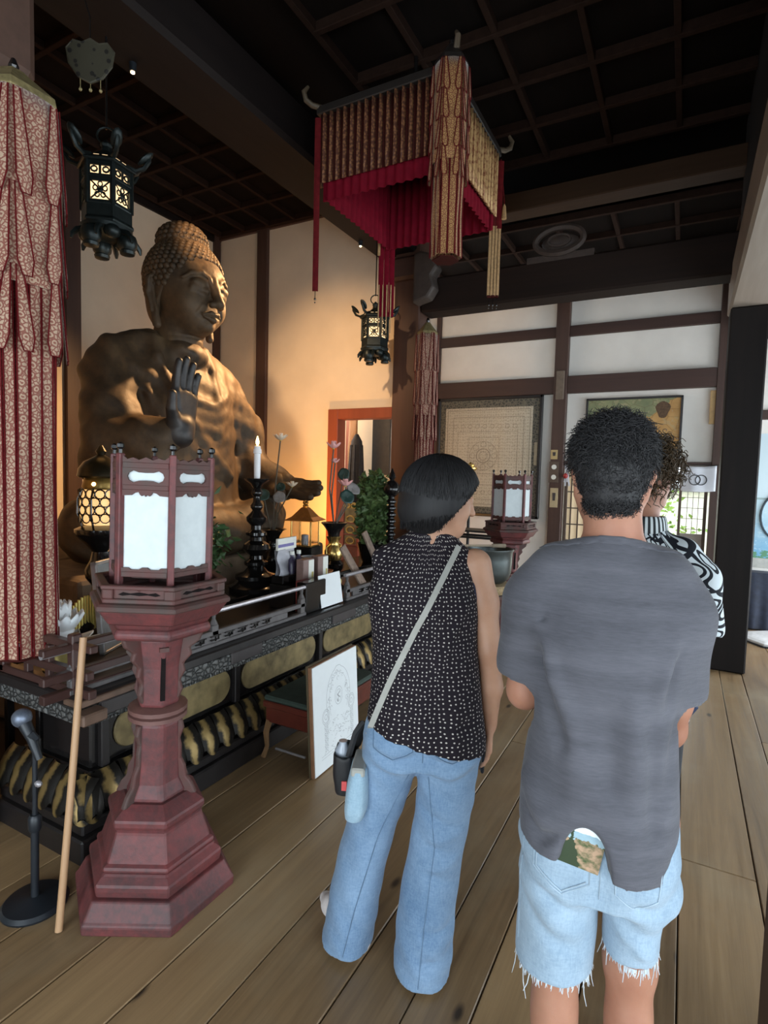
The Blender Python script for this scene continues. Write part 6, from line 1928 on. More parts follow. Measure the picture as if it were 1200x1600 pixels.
# shorts
s = SDF((-.27, -.22, .44), (.22, .22, .98), .0068)
s.loft([(.70, -.006, -.005, .166, .118), (.80, -.006, -.012, .172, .128), (.90, -.006, -.005, .166, .120), (.97, -.006, 0, .155, .110)], .04)
s.loft([(.49, -.090, .0, .092, .104), (.60, -.088, -.002, .094, .108), (.70, -.086, -.008, .092, .115), (.80, -.082, -.012, .090, .115)], .012)
s.loft([(.555, .083, .022, .062, .090), (.62, .083, .018, .066, .096), (.72, .080, .003, .080, .110), (.80, .075, -.010, .088, .114)], .012)
for gx in (-.080, .072): s.ell((gx, -.052, .80), (.080, .073, .08), .05)
s.cap((.004, -.155, .92), (.004, -.148, .72), .008, .010, .04, 1)
s.ell((-.090, 0, .480), (.078, .090, .04), .006, 1); s.ell((.083, .022, .545), (.052, .078, .04), .006, 1)
for i, (z0, a_) in enumerate(((.735, .012), (.70, .009), (.655, .009), (.61, .008))):
    s.fold([(-.185, -.03, z0 + .075), (-.10, -.115, z0), (-.015, -.085, z0 - .045)], a_ * (1 - 2 * (i % 2)), .016)
    s.fold([(.015, -.07, z0 + .05), (.08, -.105, z0), (.145, -.04, z0 - .03)], a_ * (2 * (i % 2) - 1), .016)
s.ell((.145, -.015, .715), (.032, .045, .05), .03)
s.disp((-.3, -.3, .4), (.3, .3, 1.0), lambda X, Y, Z: .003 * np.sin(48 * X - 30 * Z + 3 * np.sin(12 * Z)) * np.sin(14 * Z + 9 * X))
shorts = s.mesh('denim_shorts', SHORTM, ma, smooth=1)
bs = bvh_of(shorts)
sl = []
p = [(-.135, .870), (-.138, .765), (-.075, .725), (-.018, .765), (-.020, .870), (-.135, .870)]
sl.append(seam(bs, p, .002)); sl.append([q + Vector((0, -.001, 0)) for q in seam(bs, [(-.129, .862), (-.131, .770), (-.075, .733), (-.025, .770)], .002)])
p = [(.032, .84), (.036, .755), (.075, .73), (.120, .755), (.125, .84), (.032, .84)]
sl.append(seam(bs, p, .002)); sl.append(seam(bs, [(.004, .92), (.004, .73)], .002)); sl.append(seam(bs, [(-.16, .86), (-.172, .70), (-.172, .54)], .002))
tubes('stitched_seam', sl, .0015, SEAML, ma)
rs = random.Random(12)
b = MB()
for gx, gy, rx, ry, zz_ in ((-.090, 0, .092, .104, .495), (.083, .022, .062, .090, .560)):
    for i in range(150):
        a = rs.uniform(0, 2 * pi); L = rs.uniform(.006, .022) if rs.random() < .90 else rs.uniform(.03, .075)
        c = Vector((gx + rx * .97 * cos(a), gy + ry * .97 * sin(a), zz_)); w = rs.uniform(-.3, .3)
        b.tube([c, c + Vector((.3 * L * w, -.1 * L, -L * .5)), c + Vector((L * w, -.12 * L * rs.random(), -L))], [.0014, .0012, .0007], 3)
b.build('frayed_thread', plain('white_thread', (.66, .74, .80), .9), ma, kind='stuff')
# tee
s = SDF((-.34, -.24, .72), (.32, .24, 1.52), .0068)
s.loft([(.70, -.012, -.012, .178, .166), (.84, -.012, -.012, .176, .162), (.95, -.010, -.006, .168, .146), (1.10, -.006, 0, .164, .128), (1.24, -.008, .0, .166, .124), (1.33, -.010, .008, .158, .108), (1.39, -.010, .015, .128, .090), (1.44, -.008, .02, .090, .076), (1.475, -.006, .025, .070, .066)], .03, 0, 2.3)
s.chain([(-.13, .012, 1.370), (-.170, .015, 1.30), (-.193, .025, 1.155)], [.068, .072, .070], .05)
s.chain([(.11, .012, 1.375), (.140, .02, 1.30), (.150, .05, 1.14)], [.066, .070, .066], .05)
for g, yy in ((-.196, .03), (.150, .065)): s.ell((g, yy, 1.080), (.092, .092, .072), .004, 1)
s.cap((-.006, .035, 1.455), (-.010, .055, 1.60), .057, .068, .006, 1)
s.cut((-.14, 0, -1), -.798)
for pts, amp, w in (([(-.18, -.06, .95), (-.12, -.135, .885), (-.04, -.145, .91)], .020, .022), ([(-.17, -.07, .90), (-.12, -.140, .845), (-.07, -.14, .87)], -.016, .018), ([(-.17, -.08, .84), (-.12, -.145, .80), (-.08, -.14, .81)], .014, .018),
                    ([(-.01, -.145, .96), (.06, -.142, .88), (.14, -.10, .84)], .016, .020), ([(.0, -.145, .92), (.05, -.145, .87), (.10, -.12, .86)], -.012, .018), ([(-.02, -.145, .93), (.02, -.145, .85), (.04, -.145, .78)], -.012, .016),
                    ([(.05, -.125, 1.17), (.06, -.13, 1.0), (.05, -.14, .82)], .012, .020), ([(.09, -.115, 1.18), (.10, -.115, 1.02), (.10, -.125, .85)], -.012, .018), ([(.0, -.128, 1.14), (.012, -.135, .98), (.0, -.14, .86)], -.009, .018), ([(-.07, -.125, 1.12), (-.06, -.13, 1.0), (-.055, -.14, .92)], .008, .020),
                    ([(-.15, -.07, 1.28), (-.12, -.110, 1.17), (-.06, -.125, 1.07)], .022, .020), ([(-.155, -.06, 1.22), (-.125, -.110, 1.11), (-.08, -.128, 1.02)], -.020, .018), ([(-.14, -.05, 1.34), (-.140, -.085, 1.22), (-.14, -.09, 1.12)], -.013, .014),
                    ([(.13, -.05, 1.32), (.115, -.10, 1.20), (.08, -.12, 1.10)], .010, .018), ([(.13, -.05, 1.30), (.125, -.08, 1.20), (.125, -.09, 1.10)], -.010, .014), ([(.14, -.04, 1.12), (.135, -.09, 1.02), (.11, -.11, .92)], -.010, .018)):
    s.fold(pts, amp, w)
s.disp((-.34, -.24, .72), (.32, .24, 1.3), lambda X, Y, Z: (.0035 * np.sin(40 * X + 5 * Z + 2.2 * np.sin(7 * Z)) * smooth01(1.25, .95, Z)) + .0012 * np.sin(26 * Z + 30 * X))
s.cut((-.10, 0, -1), -.800)
s.ell((-.030, -.20, .800), (.056, .12, .098), .012, 1)
s.cut((0, .35, 1), 1.452)
d0 = s.d.copy()
s.cap((-.008, .032, 1.40), (-.010, .045, 1.60), .057, .060, .004, 1)
tee = s.mesh('t_shirt', TEE, ma, smooth=1)
X, Y, Z = s.ax[0][:, None, None], s.ax[1][None, :, None], s.ax[2][None, None, :]
s.d = np.maximum(np.maximum(d0 - .003, np.abs(Z + .35 * Y - 1.444) - .0115), (.053 - np.sqrt((X + .009) ** 2 + (Y - .036) ** 2))).astype(np.float32)
s.mesh('neck_rib', TEE, ma, smooth=1)
MB().tube([(-.008 + .0615 * cos(t), .028 + .0625 * sin(t), 1.505 - .012 * sin(t)) for t in [2 * pi * i / 22 for i in range(22)]], .0016, 4, True).build('cord_necklace', LACQ, ma)
# curly hair
s = SDF((-.18, -.14, 1.46), (.16, .22, 1.78), .0068)
s.ell((-.012, .040, 1.642), (.089, .106, .088), .02)
s.ell((-.012, .014, 1.595), (.072, .070, .070), .04)
s.ell((-.012, .002, 1.542), (.056, .044, .040), .03)
s.cut((0, .80, -.60), .80 * .075 - .60 * 1.625)
s.mesh('hair_shell', HAIRC, ma, smooth=2)
b = MB(); rs = random.Random(21)


def curls(b, cen, rad, n, keep, rmin, rmax, size, rs, turns=2.2, thick=.0022, seg=13):
    k = 0
    while k < n:
        v = Vector((rs.gauss(0, 1), rs.gauss(0, 1), rs.gauss(0, 1))).normalized()
        p = Vector(cen) + Vector((v.x * rad[0], v.y * rad[1], v.z * rad[2]))
        if not keep(p): continue
        k += 1
        d = (v * .55 + Vector((rs.uniform(-.8, .8), rs.uniform(-.8, .8), rs.uniform(-.9, .3)))).normalized()
        u = d.cross(v + Vector((.01, .02, .03))).normalized(); w = d.cross(u)
        L = rs.uniform(rmin, rmax); cr_ = size * rs.uniform(.6, 1.3); ph = rs.uniform(0, 6.28); tn = turns * rs.uniform(.6, 1.3)
        pts = []
        for j in range(seg):
            f = j / (seg - 1); a = ph + f * tn * 2 * pi; rr = cr_ * min(1, f * 3 + .15)
            pts.append(p + d * L * f + v * (.012 * sin(pi * f)) + u * rr * cos(a) + w * rr * sin(a) - Vector((0, 0, .02 * f * f)))
        b.tube(pts, [thick * (1 - .55 * j / seg) for j in range(seg)], 3)


def waves(b, cen, rad, n, keep, lmin, lmax, rs, thick=.0014, lift=.012):
    k = 0; cen = Vector(cen)
    while k < n:
        v = Vector((rs.gauss(0, 1), rs.gauss(0, 1), rs.gauss(0, 1))).normalized()
        p = cen + Vector((v.x * rad[0], v.y * rad[1], v.z * rad[2]))
        if not keep(p): continue
        k += 1
        d = Vector((rs.gauss(0, .8), rs.gauss(0, .8), -.55 + rs.gauss(0, .55))); d = (d - v * d.dot(v)).normalized()
        w = d.cross(v).normalized(); L = rs.uniform(lmin, lmax); ph = rs.uniform(0, 6.28); fr = rs.uniform(1.0, 1.9); am = rs.uniform(.002, .0065); lf = rs.uniform(0, lift)
        pts = []
        for j in range(9):
            f = j / 8
            q = p + d * L * f + w * am * sin(ph + f * fr * 6.28) + v * (lf * f * f + .003 + .0025 * cos(ph + f * fr * 6.28))
            r = Vector(((q.x - cen.x) / rad[0], (q.y - cen.y) / rad[1], (q.z - cen.z) / rad[2]))
            if r.length < 1.01: q = cen + Vector((q.x - cen.x, q.y - cen.y, q.z - cen.z)) * (1.015 / r.length)
            pts.append(q)
        b.tube(pts, [thick * (1 - .6 * j / 9) for j in range(9)], 3)


waves(b, (-.012, .040, 1.642), (.088, .104, .086), 3000, lambda p: .80 * p.y - .60 * p.z < .80 * .085 - .60 * 1.63 and p.z > 1.60, .02, .055, rs)
waves(b, (-.012, .014, 1.595), (.072, .069, .070), 900, lambda p: p.y < .03 and p.z > 1.55, .014, .035, rs, .0013, .007)
waves(b, (-.012, .002, 1.540), (.056, .044, .040), 420, lambda p: p.y < .01 and p.z < 1.555, .010, .030, rs, .0011, .005)
b.build('curl', HAIRC, ma, smooth='all', kind='stuff')

pc = thing('postcard', 'garden view postcard sticking out of the back pocket of the shorts', 'postcard', ma.location, radians(7.0)); pc.scale = ma.scale
PCM = Mat('garden_picture', .35)
_u = PCM.xyz('UV'); _n = PCM.noise(PCM.vec(_u[0] * 42.0, _u[1] * 60.0), 1.0, 4, .6); _n2 = PCM.noise(PCM.vec(_u[0] * 20.0, 0.0), 1.0, 3)
sky = PCM.mixc(_n.ramp(.3, .7), (.66, .78, .86), (.86, .90, .92))
hills = PCM.mixc(_n, (.20, .32, .42), (.40, .55, .60))
gard = PCM.mixc(_n.ramp(.38, .62), (.05, .09, .035), (.45, .30, .20))
c = PCM.mixc((_u[1] + (_n2 - .5) * .03).gt(.026), hills, sky)
c = PCM.mixc((_u[1] + (_n2 - .5) * .07 + (_n - .5) * .03).gt(.010), gard, c)
c = PCM.mixc(((_u[0] + .020).abs() - .004 + (_u[1] - .015) * .35 + (_n - .5) * .03).lt(0.0) * _u[1].lt(.044), c, (.035, .055, .03))
PCM.base(c)
b = MB(); q = project(bs, -.072, .84, 0)
b.M = Matrix.Translation((-.040, q.y - .006, .848)) @ Euler((.06, .17, .05)).to_matrix().to_4x4()
b.box((-.048, -.0015, -.05), (.048, .0015, .052)).build('card', PCM.m, pc)
fo = thing('booklet', 'dark navy booklet held in front of the man at the right', 'booklet', ma.location, radians(7.0)); fo.scale = ma.scale
b = MB(); b.M = Matrix.Translation((.165, .18, 1.035)) @ Euler((.2, .55, .2)).to_matrix().to_4x4()
b.box((-.07, -.006, -.045), (.035, .006, .05)); b.build('cover', plain('navy_cover', (.018, .035, .085), .4), fo, bevel=.002)

# ======================================================= person in the printed shirt, mostly hidden
tp = thing('person', 'curly haired person in black and white leaf print shirt, hidden behind the man', 'person', (-.128, 2.200, 0), radians(3.0))
s = SDF((-.34, -.22, -.01), (.34, .40, 1.78), .0078)
HT = (-.012, .04, 1.600)
Ft, St, Ut = head_sdf(s, HT, radians(48), radians(-4), 1.0)
s.chain([(0, .02, 1.36), (-.004, .025, 1.44), (-.010, .035, 1.54)], [.07, .054, .054], .03)
s.loft([(.85, 0, 0, .13, .09), (1.1, 0, 0, .13, .09), (1.3, 0, .015, .125, .075), (1.36, 0, .02, .09, .055), (1.42, 0, .02, .06, .045)], .04)
for g in (-1, 1):
    s.chain([(g * .14, .02, 1.31), (g * .180, .02, 1.20), (g * .19, .04, 1.06)], [.050, .046, .040], .03)
    s.chain([(g * .19, .04, 1.06), (g * .17, .14, .98), (g * .10, .22, .95)], [.041, .034, .026], .02)
    hand_sdf(s, (g * .10, .22, .95), (-g * .6, .5, -.3), (0, -.3, -1), .175, -g, (20, 25, 20), 2, .004)
    s.chain([(g * .085, 0, .86), (g * .09, .0, .48), (g * .09, .01, .09)], [.095, .058, .038], .04)
    foot(s, (g * .09, .01, .085), radians(6 * g), 1.0)
s.mesh('body', SKM, tp, smooth=1)
s = SDF((-.24, -.20, .04), (.24, .20, .98), .009)
s.loft([(.72, 0, 0, .165, .12), (.85, 0, 0, .17, .125), (.96, 0, 0, .16, .115)], .04)
for g in (-1, 1): s.loft([(.06, g * .09, .01, .065, .08), (.45, g * .09, 0, .075, .085), (.80, g * .085, 0, .09, .115)], .015)
s.mesh('trousers', plain('dark_trousers', (.03, .032, .04), .9), tp, smooth=1)
s = SDF((-.34, -.22, .70), (.34, .22, 1.50), .0075)
s.loft([(.74, 0, 0, .185, .145), (.95, 0, 0, .178, .138), (1.15, 0, 0, .176, .132), (1.26, 0, .0, .178, .124), (1.33, 0, .01, .150, .10), (1.39, 0, .018, .105, .08), (1.43, 0, .022, .075, .068)], .03, 0, 2.3)
for g in (-1, 1): s.chain([(g * .13, .01, 1.335), (g * .178, .015, 1.25), (g * .205, .03, 1.08)], [.062, .070, .070], .04)
for g in (-1, 1): s.ell((g * .208, .035, 1.01), (.09, .09, .07), .004, 1)
s.cap((0, .03, 1.41), (0, .05, 1.56), .056, .064, .006, 1)
s.disp((-.34, -.24, .72), (.34, .24, 1.3), lambda X, Y, Z: .004 * np.sin(36 * X + 12 * Z))
s.mesh('printed_shirt', FLO, tp, lambda x, y, z: (np.arctan2(x, -y) * .18, z), smooth=1)
b = MB()
b.grid(lambda u, v: ((.070 + .012 * v) * sin(2 * pi * u), .022 - (.064 + .014 * v) * cos(2 * pi * u), 1.462 + .016 * sin(pi * v * .9) - .062 * v), 36, 6, lambda u, v: (u * .46, v * .06), closed_u=True)
o = b.build('striped_collar', STRP, tp, smooth='all'); o.modifiers.new('t', 'SOLIDIFY').thickness = .004
s = SDF((-.17, -.12, 1.46), (.17, .24, 1.78), .0075)
s.ell((-.015, .03, 1.650), (.090, .098, .092), .02); s.ell((-.045, -.005, 1.60), (.062, .060, .07), .04)
s.mesh('hair_shell', HAIRB, tp, smooth=2)
b = MB(); rs = random.Random(33)
curls(b, (-.012, .03, 1.650), (.098, .104, .100), 700, lambda p: p.z > 1.60 or p.y < -.02, .03, .08, .010, rs, 2.0, .0026)
curls(b, (.030, .095, 1.63), (.045, .05, .07), 300, lambda p: p.x > .02 and p.y > .08, .025, .06, .010, rs, 2.4, .0020)
b.build('curl', HAIRB, tp, smooth='all', kind='stuff')
pe = Vector(HT) + St * .083 - Vector((0, 0, .034))
MB().ball(tuple(pe), .005, 8, 6).build('ear_stud', BRASS, tp, smooth=True)
# ---------------------------------------------------------------- framed pieces and small things on the end wall
WY = 7.5
PAR = Mat('inscribed_parchment', .8, 0, .2)
_x, _y, _z = PAR.xyz()
_n = PAR.noise(PAR.vec(_x * 62.0, 0.0, _z * 48.0), 1.0, 3, .7)
_row = (_z * 24.0).frac(); _colu = (_x * 30.0).frac()
_txt = (_n.gt(.50) * (_row - .5).abs().lt(.36) * (_colu - .5).abs().lt(.40)).clamp()
_old = PAR.noise(PAR.tc(), 2.0, 4)
PAR.base(PAR.mixc(_txt * .55, PAR.mixc(_old.ramp(.3, .7), (.44, .39, .30), (.52, .47, .37)), (.22, .20, .16))); PAR = PAR.m
BRF = Mat('brocade_mount', .7); _v = BRF.voro(BRF.mapped((26, 26, 26)), 1.0, 'DISTANCE_TO_EDGE'); BRF.base(BRF.mixc(_v.ramp(.03, .2), (.13, .12, .09), (.048, .048, .042))); BRF = BRF.m
fr = thing('framed_scroll', 'large framed parchment of tiny writing with a dark brocade mount', 'picture', (-2.42, WY - .01, 1.10))
MB().box((-.70, -.035, 0), (.70, 0, 1.57)).build('backing', BRF, fr)
for lo, hi in (((-.735, -.06, -.03), (-.695, 0, 1.60)), ((.695, -.06, -.03), (.735, 0, 1.60)), ((-.735, -.06, 1.56), (.735, 0, 1.60)), ((-.735, -.06, -.03), (.735, 0, .01))):
    MB().box(lo, hi).build('frame_bar', LACQD, fr, bevel=.006)
MB().box((-.615, -.040, .10), (.610, -.034, 1.455)).build('parchment', PAR, fr)
INKB = plain('brown_ink', (.20, .17, .13), .8, bump=0)
b = MB()


def fl_ring(cx, cz, r, w, n=28):
    for i in range(n):
        a0, a1 = 2 * pi * i / n, 2 * pi * (i + 1) / n
        b.add([(cx + (r - w) * cos(a0), -.0412, cz + (r - w) * sin(a0)), (cx + r * cos(a0), -.0412, cz + r * sin(a0)), (cx + r * cos(a1), -.0412, cz + r * sin(a1)), (cx + (r - w) * cos(a1), -.0412, cz + (r - w) * sin(a1))], [(0, 1, 2, 3)])


def fl_rect(x0, z0, x1, z1, w=.006):
    for (a, c, d, e) in ((x0, z0, x1, z0 + w), (x0, z1 - w, x1, z1), (x0, z0, x0 + w, z1), (x1 - w, z0, x1, z1)):
        b.add([(a, -.0412, c), (d, -.0412, c), (d, -.0412, e), (a, -.0412, e)], [(0, 1, 2, 3)])


fl_ring(-.05, .80, .10, .008); fl_ring(-.05, .80, .06, .005); fl_ring(-.05, .80, .20, .004)
for k in range(8):
    a = 2 * pi * k / 8; fl_ring(-.05 + .155 * cos(a), .80 + .155 * sin(a), .040, .004, 14)
for k in range(9):
    fl_ring(-.46 + k * .105, 1.20, .03, .004, 12); fl_ring(-.46 + k * .105, .30, .03, .004, 12)
fl_rect(-.585, .13, .58, 1.425); fl_rect(-.50, .20, .50, 1.33, .005); fl_rect(-.43, .40, .42, 1.13, .004); fl_rect(-.27, .55, .17, 1.05, .004)
b.build('ink_diagram', INKB, fr, kind='stuff')
MB().box((.645, -.043, .68), (.685, -.036, .98)).build('side_label', plain('label_tan', (.34, .29, .20), .7), fr)

PNT = Mat('mural_print', .75)
_x, _y, _z = PNT.xyz('UV')
_n = PNT.noise(PNT.mapped((5, 5, 5)), 1.0, 6, .6); _n2 = PNT.noise(PNT.mapped((16, 16, 16)), 1.0, 4); _e = PNT.voro(PNT.mapped((7, 7, 9)), 1.0, 'DISTANCE_TO_EDGE')
_g = PNT.mixc(_n.ramp(.3, .7), (.12, .15, .08), (.26, .27, .14)); _o = PNT.mixc(_n.ramp(.3, .7), (.34, .17, .05), (.52, .32, .12))
_c = PNT.mixc((_y + (_n - .5) * .45 - _x * .75).gt(.46), _o, _g); _c = PNT.mixc(_e.lt(.02) * .5, _c, (.12, .07, .03)); _c = PNT.mixc(_n2.gt(.60) * .4, _c, (.42, .34, .20))
PNT.base(_c); PNT = PNT.m
pt = thing('framed_painting', 'ochre and green painting in a thin dark frame, behind the curly head of the man', 'picture', (-.61, WY - .01, 1.80))
MB().box((-.52, -.025, .01), (.52, 0, .80)).build('canvas', PNT, pt)
for lo, hi in (((-.54, -.04, -.01), (-.515, 0, .82)), ((.515, -.04, -.01), (.54, 0, .82)), ((-.54, -.04, .795), (.54, 0, .82)), ((-.54, -.04, -.01), (.54, 0, .015))):
    MB().box(lo, hi).build('frame_bar', LACQD, pt, bevel=.004)
b = MB(); b.grid(lambda u, v: (.33 + .075 * v * cos(2 * pi * u) * (1 + .2 * sin(6 * pi * u)), -.0262, .66 + .10 * v * sin(2 * pi * u)), 18, 2, closed_u=True)
b.build('dark_figure', plain('dark_umber', (.13, .075, .04), .8, var=.5, scale=40), pt)

fg = thing('emblem_flag', 'small white cloth with two interlocking rings hanging in the doorway', 'flag', (.13, WY - .10, 1.80))
FLW = plain('white_cloth', (.66, .68, .74), .85, var=.05)
wv = lambda x, z: .010 * sin(16 * x + 5 * z) * (-z) * 3 + .006 * sin(30 * x)
MB().grid(lambda u, v: (-.175 + .35 * u, wv(-.175 + .35 * u, -.29 * v), -.29 * v - .012 * sin(pi * u)), 16, 10).build('cloth', FLW, fg, smooth='all').modifiers.new('t', 'SOLIDIFY').thickness = .002
MB().tube([(-.19, 0, .004), (.19, 0, .004)], .006, 6).build('rod', LACQD, fg)
b = MB()
for cx in (-.032, .032):
    pr = [(cx - .005 + .056 * cos(t), 0, -.165 + .056 * sin(t)) for t in [2 * pi * i / 28 for i in range(28)]]
    b.tube([(x, wv(x, z) - .005, z) for x, _, z in pr], .0055, 5, True)
b.build('ring_emblem', plain('emblem_black', (.02, .02, .025), .7), fg)

# paper slips and fittings on the post
for (x, z_, w, h, c, lab) in ((-1.505, 1.86, .085, .12, (.50, .38, .18), 'small yellowish paper slip on the post, topmost of three'), (-1.50, 1.56, .12, .27, (.11, .075, .055), 'dark wooden plaque with pale crests on the post'), (-1.485, 1.24, .10, .25, (.50, .40, .24), 'tan paper slip with a dark mark on the post, lowest of three')):
    t = thing('post_slip', lab, 'notice', (x, WY - .095, z_), 0, 'slips on the end wall post')
    MB().box((-w / 2, -.006, 0), (w / 2, 0, h)).build('slip', plain('slip', c, .8, var=.15), t, bevel=.002)
    if h > .26:
        for k in range(2):
            MB().lathe([(.032, 0), (.030, .006)], 10).build('crest', LABW, t).matrix_local = Matrix.Translation((0, -.006, .07 + .13 * k)) @ Euler((pi / 2, 0, 0)).to_matrix().to_4x4()
    else: MB().prism([(-.015, h * .35), (.015, h * .35), (.02, h * .75), (-.02, h * .75)], .004, 'y', (0, -.007, 0)).build('print_mark', plain('mark', (.06, .05, .05), .8), t)
wh = thing('white_tassel', 'bundle of white paper and a red knob hanging beside the post', 'ornament', (-1.345, WY - .06, 1.55))
for k in range(4):
    MB().grid(lambda u, v: (-.03 + k * .018 + .02 * u + .01 * sin(4 * v + k), -.01 * k - .01 * sin(5 * v), .24 - (.22 + .05 * (k % 2)) * v), 2, 5).build('paper_strip', FLW, wh, smooth='all')
MB().ball((-.005, -.05, .10), (.03, .03, .035), 10, 6).build('red_knob', plain('red_knob', (.35, .03, .03), .4), wh, smooth=True)
MB().tube([(0, -.02, .24), (0, .05, .30)], .004, 4).build('cord', LACQD, wh)

# bronze bowl bell on its stand, striker and desk
BLB = plain('bell_bronze', (.10, .115, .115), .36, .75, var=.35, scale=7)
be_ = thing('bowl_bell', 'big dark bronze bowl bell on a cushioned stand behind the shoulder of the woman', 'bell', (-1.44, 4.62, 0))
MB().lathe([(.20, 0), (.20, .04), (.14, .07), (.10, .25), (.12, .50), (.19, .58), (.20, .61)], 6).build('stand', REDT, be_, bevel=.01)
MB().lathe([(.12, .61), (.19, .625), (.21, .66), (.19, .695), (.13, .70)], 24).build('cushion', plain('cushion_cloth', (.42, .30, .16), .8, var=.5, scale=60), be_, smooth=True)
MB().lathe([(.05, .70), (.12, .705), (.165, .74), (.185, .80), (.190, .90), (.192, .965), (.204, .985), (.204, .995), (.190, .995), (.182, .96), (.178, .82), (.15, .75), (.05, .72)], 40, cap=False).build('bowl', BLB, be_, smooth=True)
dk = thing('sutra_desk', 'low dark reading desk with thin legs behind the bowl bell', 'desk', (-2.02, 5.95, 0))
MB().box((-.30, -.16, 1.00), (.32, .16, 1.02)).build('desktop', LACQD, dk, bevel=.004)
for x in (-.27, .27):
    for y in (-.13, .13): MB().box((x, y - .012, 0), (x + .024, y + .012, 1.0)).build('leg', LACQD, dk, bevel=.003)
for y in (-.13, .13): MB().box((-.27, y - .008, .93), (.29, y + .008, .955)).build('rail', LACQD, dk)
sk = thing('striker', 'pale wooden striker rod lying across the rim of the bowl bell', 'stick', (-1.62, 4.44, 1.003))
MB().tube([(-.14, -.03, .008), (.20, .17, .014)], .010, 8).build('rod', wood('striker_wood', (.46, .38, .28), (.36, .28, .2), axis=0), sk, smooth=True)
MB().tube([(.20, .17, .014), (.30, .23, .016)], [.017, .019], 10).build('padded_head', plain('striker_head', (.35, .28, .2), .9), sk, smooth=True)
bf = thing('brass_finial_stand', 'slim stand with a small brass crown showing above the hair of the woman', 'stand', (-2.31, 6.5, 0))
MB().lathe([(.12, 0), (.12, .03), (.03, .06), (.018, .10), (.018, 1.64), (.03, 1.66)], 12).build('pole', LACQD, bf, smooth=True)
MB().lathe([(.03, 1.66), (.06, 1.68), (.085, 1.70), (.085, 1.715), (.05, 1.73), (.055, 1.75), (.02, 1.765), (.012, 1.78)], 16).build('crown', BRASS, bf, smooth=True)

# poster stand in the east aisle
ps = thing('poster_stand', 'poster of blue sea on a white footed stand beyond the black pillar', 'sign', (1.0, 6.88, 0), radians(-8))
POS = Mat('sea_print', .5)
_u = POS.xyz('UV'); _n = POS.noise(POS.vec(_u[0] * 6.0, _u[1] * 9.0), 1.0, 5, .6); _n2 = POS.noise(POS.vec(_u[0] * 22.0, _u[1] * 40.0), 1.0, 3)
_c = POS.mixc((_u[1] * 1.4 - 1.1 + (_n - .5) * .5).ramp(0.0, .8), (.10, .36, .62), (.55, .76, .86))
_c = POS.mixc(_n2.gt(.60) * .35, _c, (.80, .90, .94)); _c = POS.mixc(_u[1].gt(1.455), _c, (.66, .82, .90)); _c = POS.mixc((_u[1] - 1.455).abs().lt(.010), _c, (.35, .50, .52))
_c = POS.mixc(((_n * .10 + .86) - _u[1]).gt(0.0) * _n2.gt(.45), _c, (.12, .30, .18))
POS.base(_c); POS = POS.m
MB().box((-.38, -.015, .84), (.50, .015, 2.12)).build('poster', POS, ps)
MB().box((-.39, -.022, .74), (.51, .022, .842)).build('lower_border', plain('pale_border', (.50, .52, .50), .6), ps, bevel=.003)
b = MB(); b.tube([(-.13 + .17 * cos(t), -.019, 1.28 + .24 * sin(t)) for t in [2 * pi * i / 30 for i in range(30)]], .010, 5, True); b.build('printed_ring', plain('ring_ink', (.03, .05, .07), .6), ps)
MB().box((-.08, -.01, .03), (-.05, .01, .80)).build('post', plain('stand_white', (.60, .58, .55), .5), ps, bevel=.003)
MB().lathe([(.34, .012), (.34, .035), (.30, .05), (.26, .055)], 8, pi / 8, (-.06, -.05, 0)).build('foot_plate', plain('foot_white', (.62, .62, .62), .5), ps, bevel=.004)
MB().lathe([(.35, 0), (.35, .014)], 8, pi / 8, (-.06, -.05, 0)).build('rubber_edge', BLKM, ps)
bx = thing('draped_box', 'dark blue draped box against the wall under the sea poster', 'box', (.92, 7.38, 0))
b = MB()
b.grid(lambda u, v: (-.42 + .84 * u, -.10 + .012 * sin(40 * u) * v, .64 - .62 * v), 60, 4).grid(lambda u, v: (-.42 + .84 * u, -.10 + .20 * v, .64), 8, 2)
for x in (-.42, .42): b.grid(lambda u, v: (x, -.10 + .20 * u, .64 - .62 * v), 4, 3)
b.build('drape', plain('blue_black_drape', (.022, .030, .055), .8, var=.5), bx, smooth=True)
MB().box((-.40, -.08, 0), (.40, .10, .63)).build('box_core', LACQD, bx)

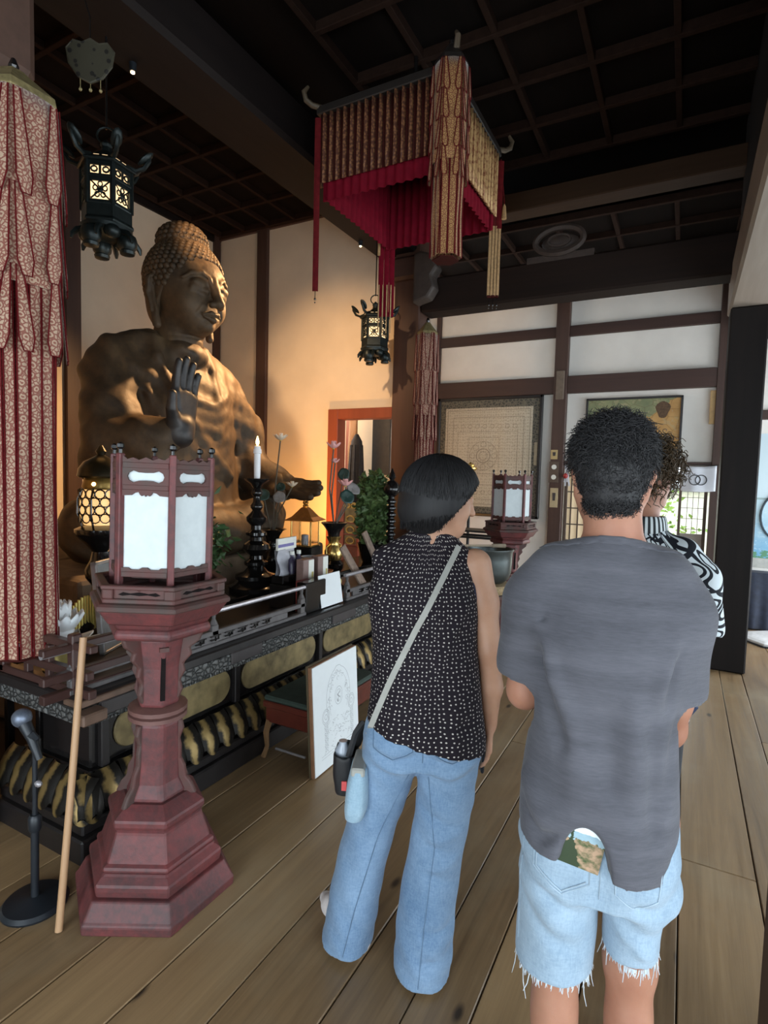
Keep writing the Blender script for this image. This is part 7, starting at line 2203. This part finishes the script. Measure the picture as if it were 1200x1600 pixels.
# seen through the sanctuary doorway
gb = thing('gold_hanging', 'narrow gold brocade strip hanging in the passage', 'hanging', (-4.12, 6.72, 1.25))
MB().grid(lambda u, v: (-.075 + .15 * u * (1 - .45 * max(0, v - .55)), .012 * sin(9 * v + 3 * u), 1.25 - 1.15 * v), 4, 12, lambda u, v: (u * .15, v * 1.1)).build('strip', BRO2, gb, smooth='all').modifiers.new('t', 'SOLIDIFY').thickness = .004
MB().tube([(-.09, 0, 1.25), (.09, 0, 1.25)], .012, 6).build('rod', LACQD, gb)
dp = thing('dark_panel', 'dark hanging panel on the passage wall', 'panel', (-3.76, 6.88, 1.60))
MB().box((-.145, 0, 0), (.135, .03, .95)).build('board', plain('dark_board', (.030, .024, .018), .7, var=.4), dp, bevel=.005)
MB().box((-.155, -.008, .92), (.145, .03, .96)).build('rail', LACQD, dp)
ro = thing('draped_robe', 'tall dark draped robe on a stand in the passage', 'robe', (-4.00, 6.62, 0))
ROB = plain('dark_robe', (.028, .022, .020), .85, var=.5)
MB().lathe([(.22, .02), (.20, .5), (.17, 1.0), (.14, 1.5), (.12, 1.9), (.10, 2.05), (.03, 2.15)], 18, sx=.8, sy=.6).build('robe', ROB, ro, smooth=True)
for k in range(9):
    a = 2 * pi * k / 9
    MB().tube([(.17 * cos(a), .13 * sin(a), .02), (.14 * cos(a), .105 * sin(a), 1.0), (.085 * cos(a), .065 * sin(a), 2.0)], [.02, .02, .012], 6).build('fold', ROB, ro, smooth=True)
gc = thing('gilt_cabinet', 'red framed gold openwork cabinet glimpsed through the doorway', 'cabinet', (-3.95, 6.35, 0))
REDF2 = plain('cabinet_red', (.24, .05, .025), .4)
MB().box((-.24, -.12, 0), (.24, .12, .66)).build('lower_body', REDF2, gc, bevel=.006)
for x in (-.24, -.01, .215): MB().box((x, -.13, .66), (x + .03, -.10, 1.14)).build('stile', REDF2, gc, bevel=.003)
for z_ in (.66, .80, .95): MB().box((-.24, -.128, z_), (.245, -.104, z_ + .02)).build('rail', REDF2, gc, bevel=.003)
MB().box((-.22, .06, .66), (.22, .08, 1.20)).build('back', GOLDW, gc)
for i in range(2):
    for j in range(3):
        cx, cz = -.11 + .225 * i, .73 + .14 * j
        MB().tube([(cx + .06 * cos(t), -.112, cz + .045 * sin(t)) for t in [2 * pi * k / 10 for k in range(10)]], .012, 5, True).build('gold_scroll', GOLD, gc, smooth=True)
for i in range(5):
    MB().tube([(-.20 + .09 * i + .035 * cos(t), -.11, 1.19 + .03 * sin(t)) for t in [2 * pi * k / 9 for k in range(9)]], .014, 5, True).build('gold_crest', GOLD, gc, smooth=True)
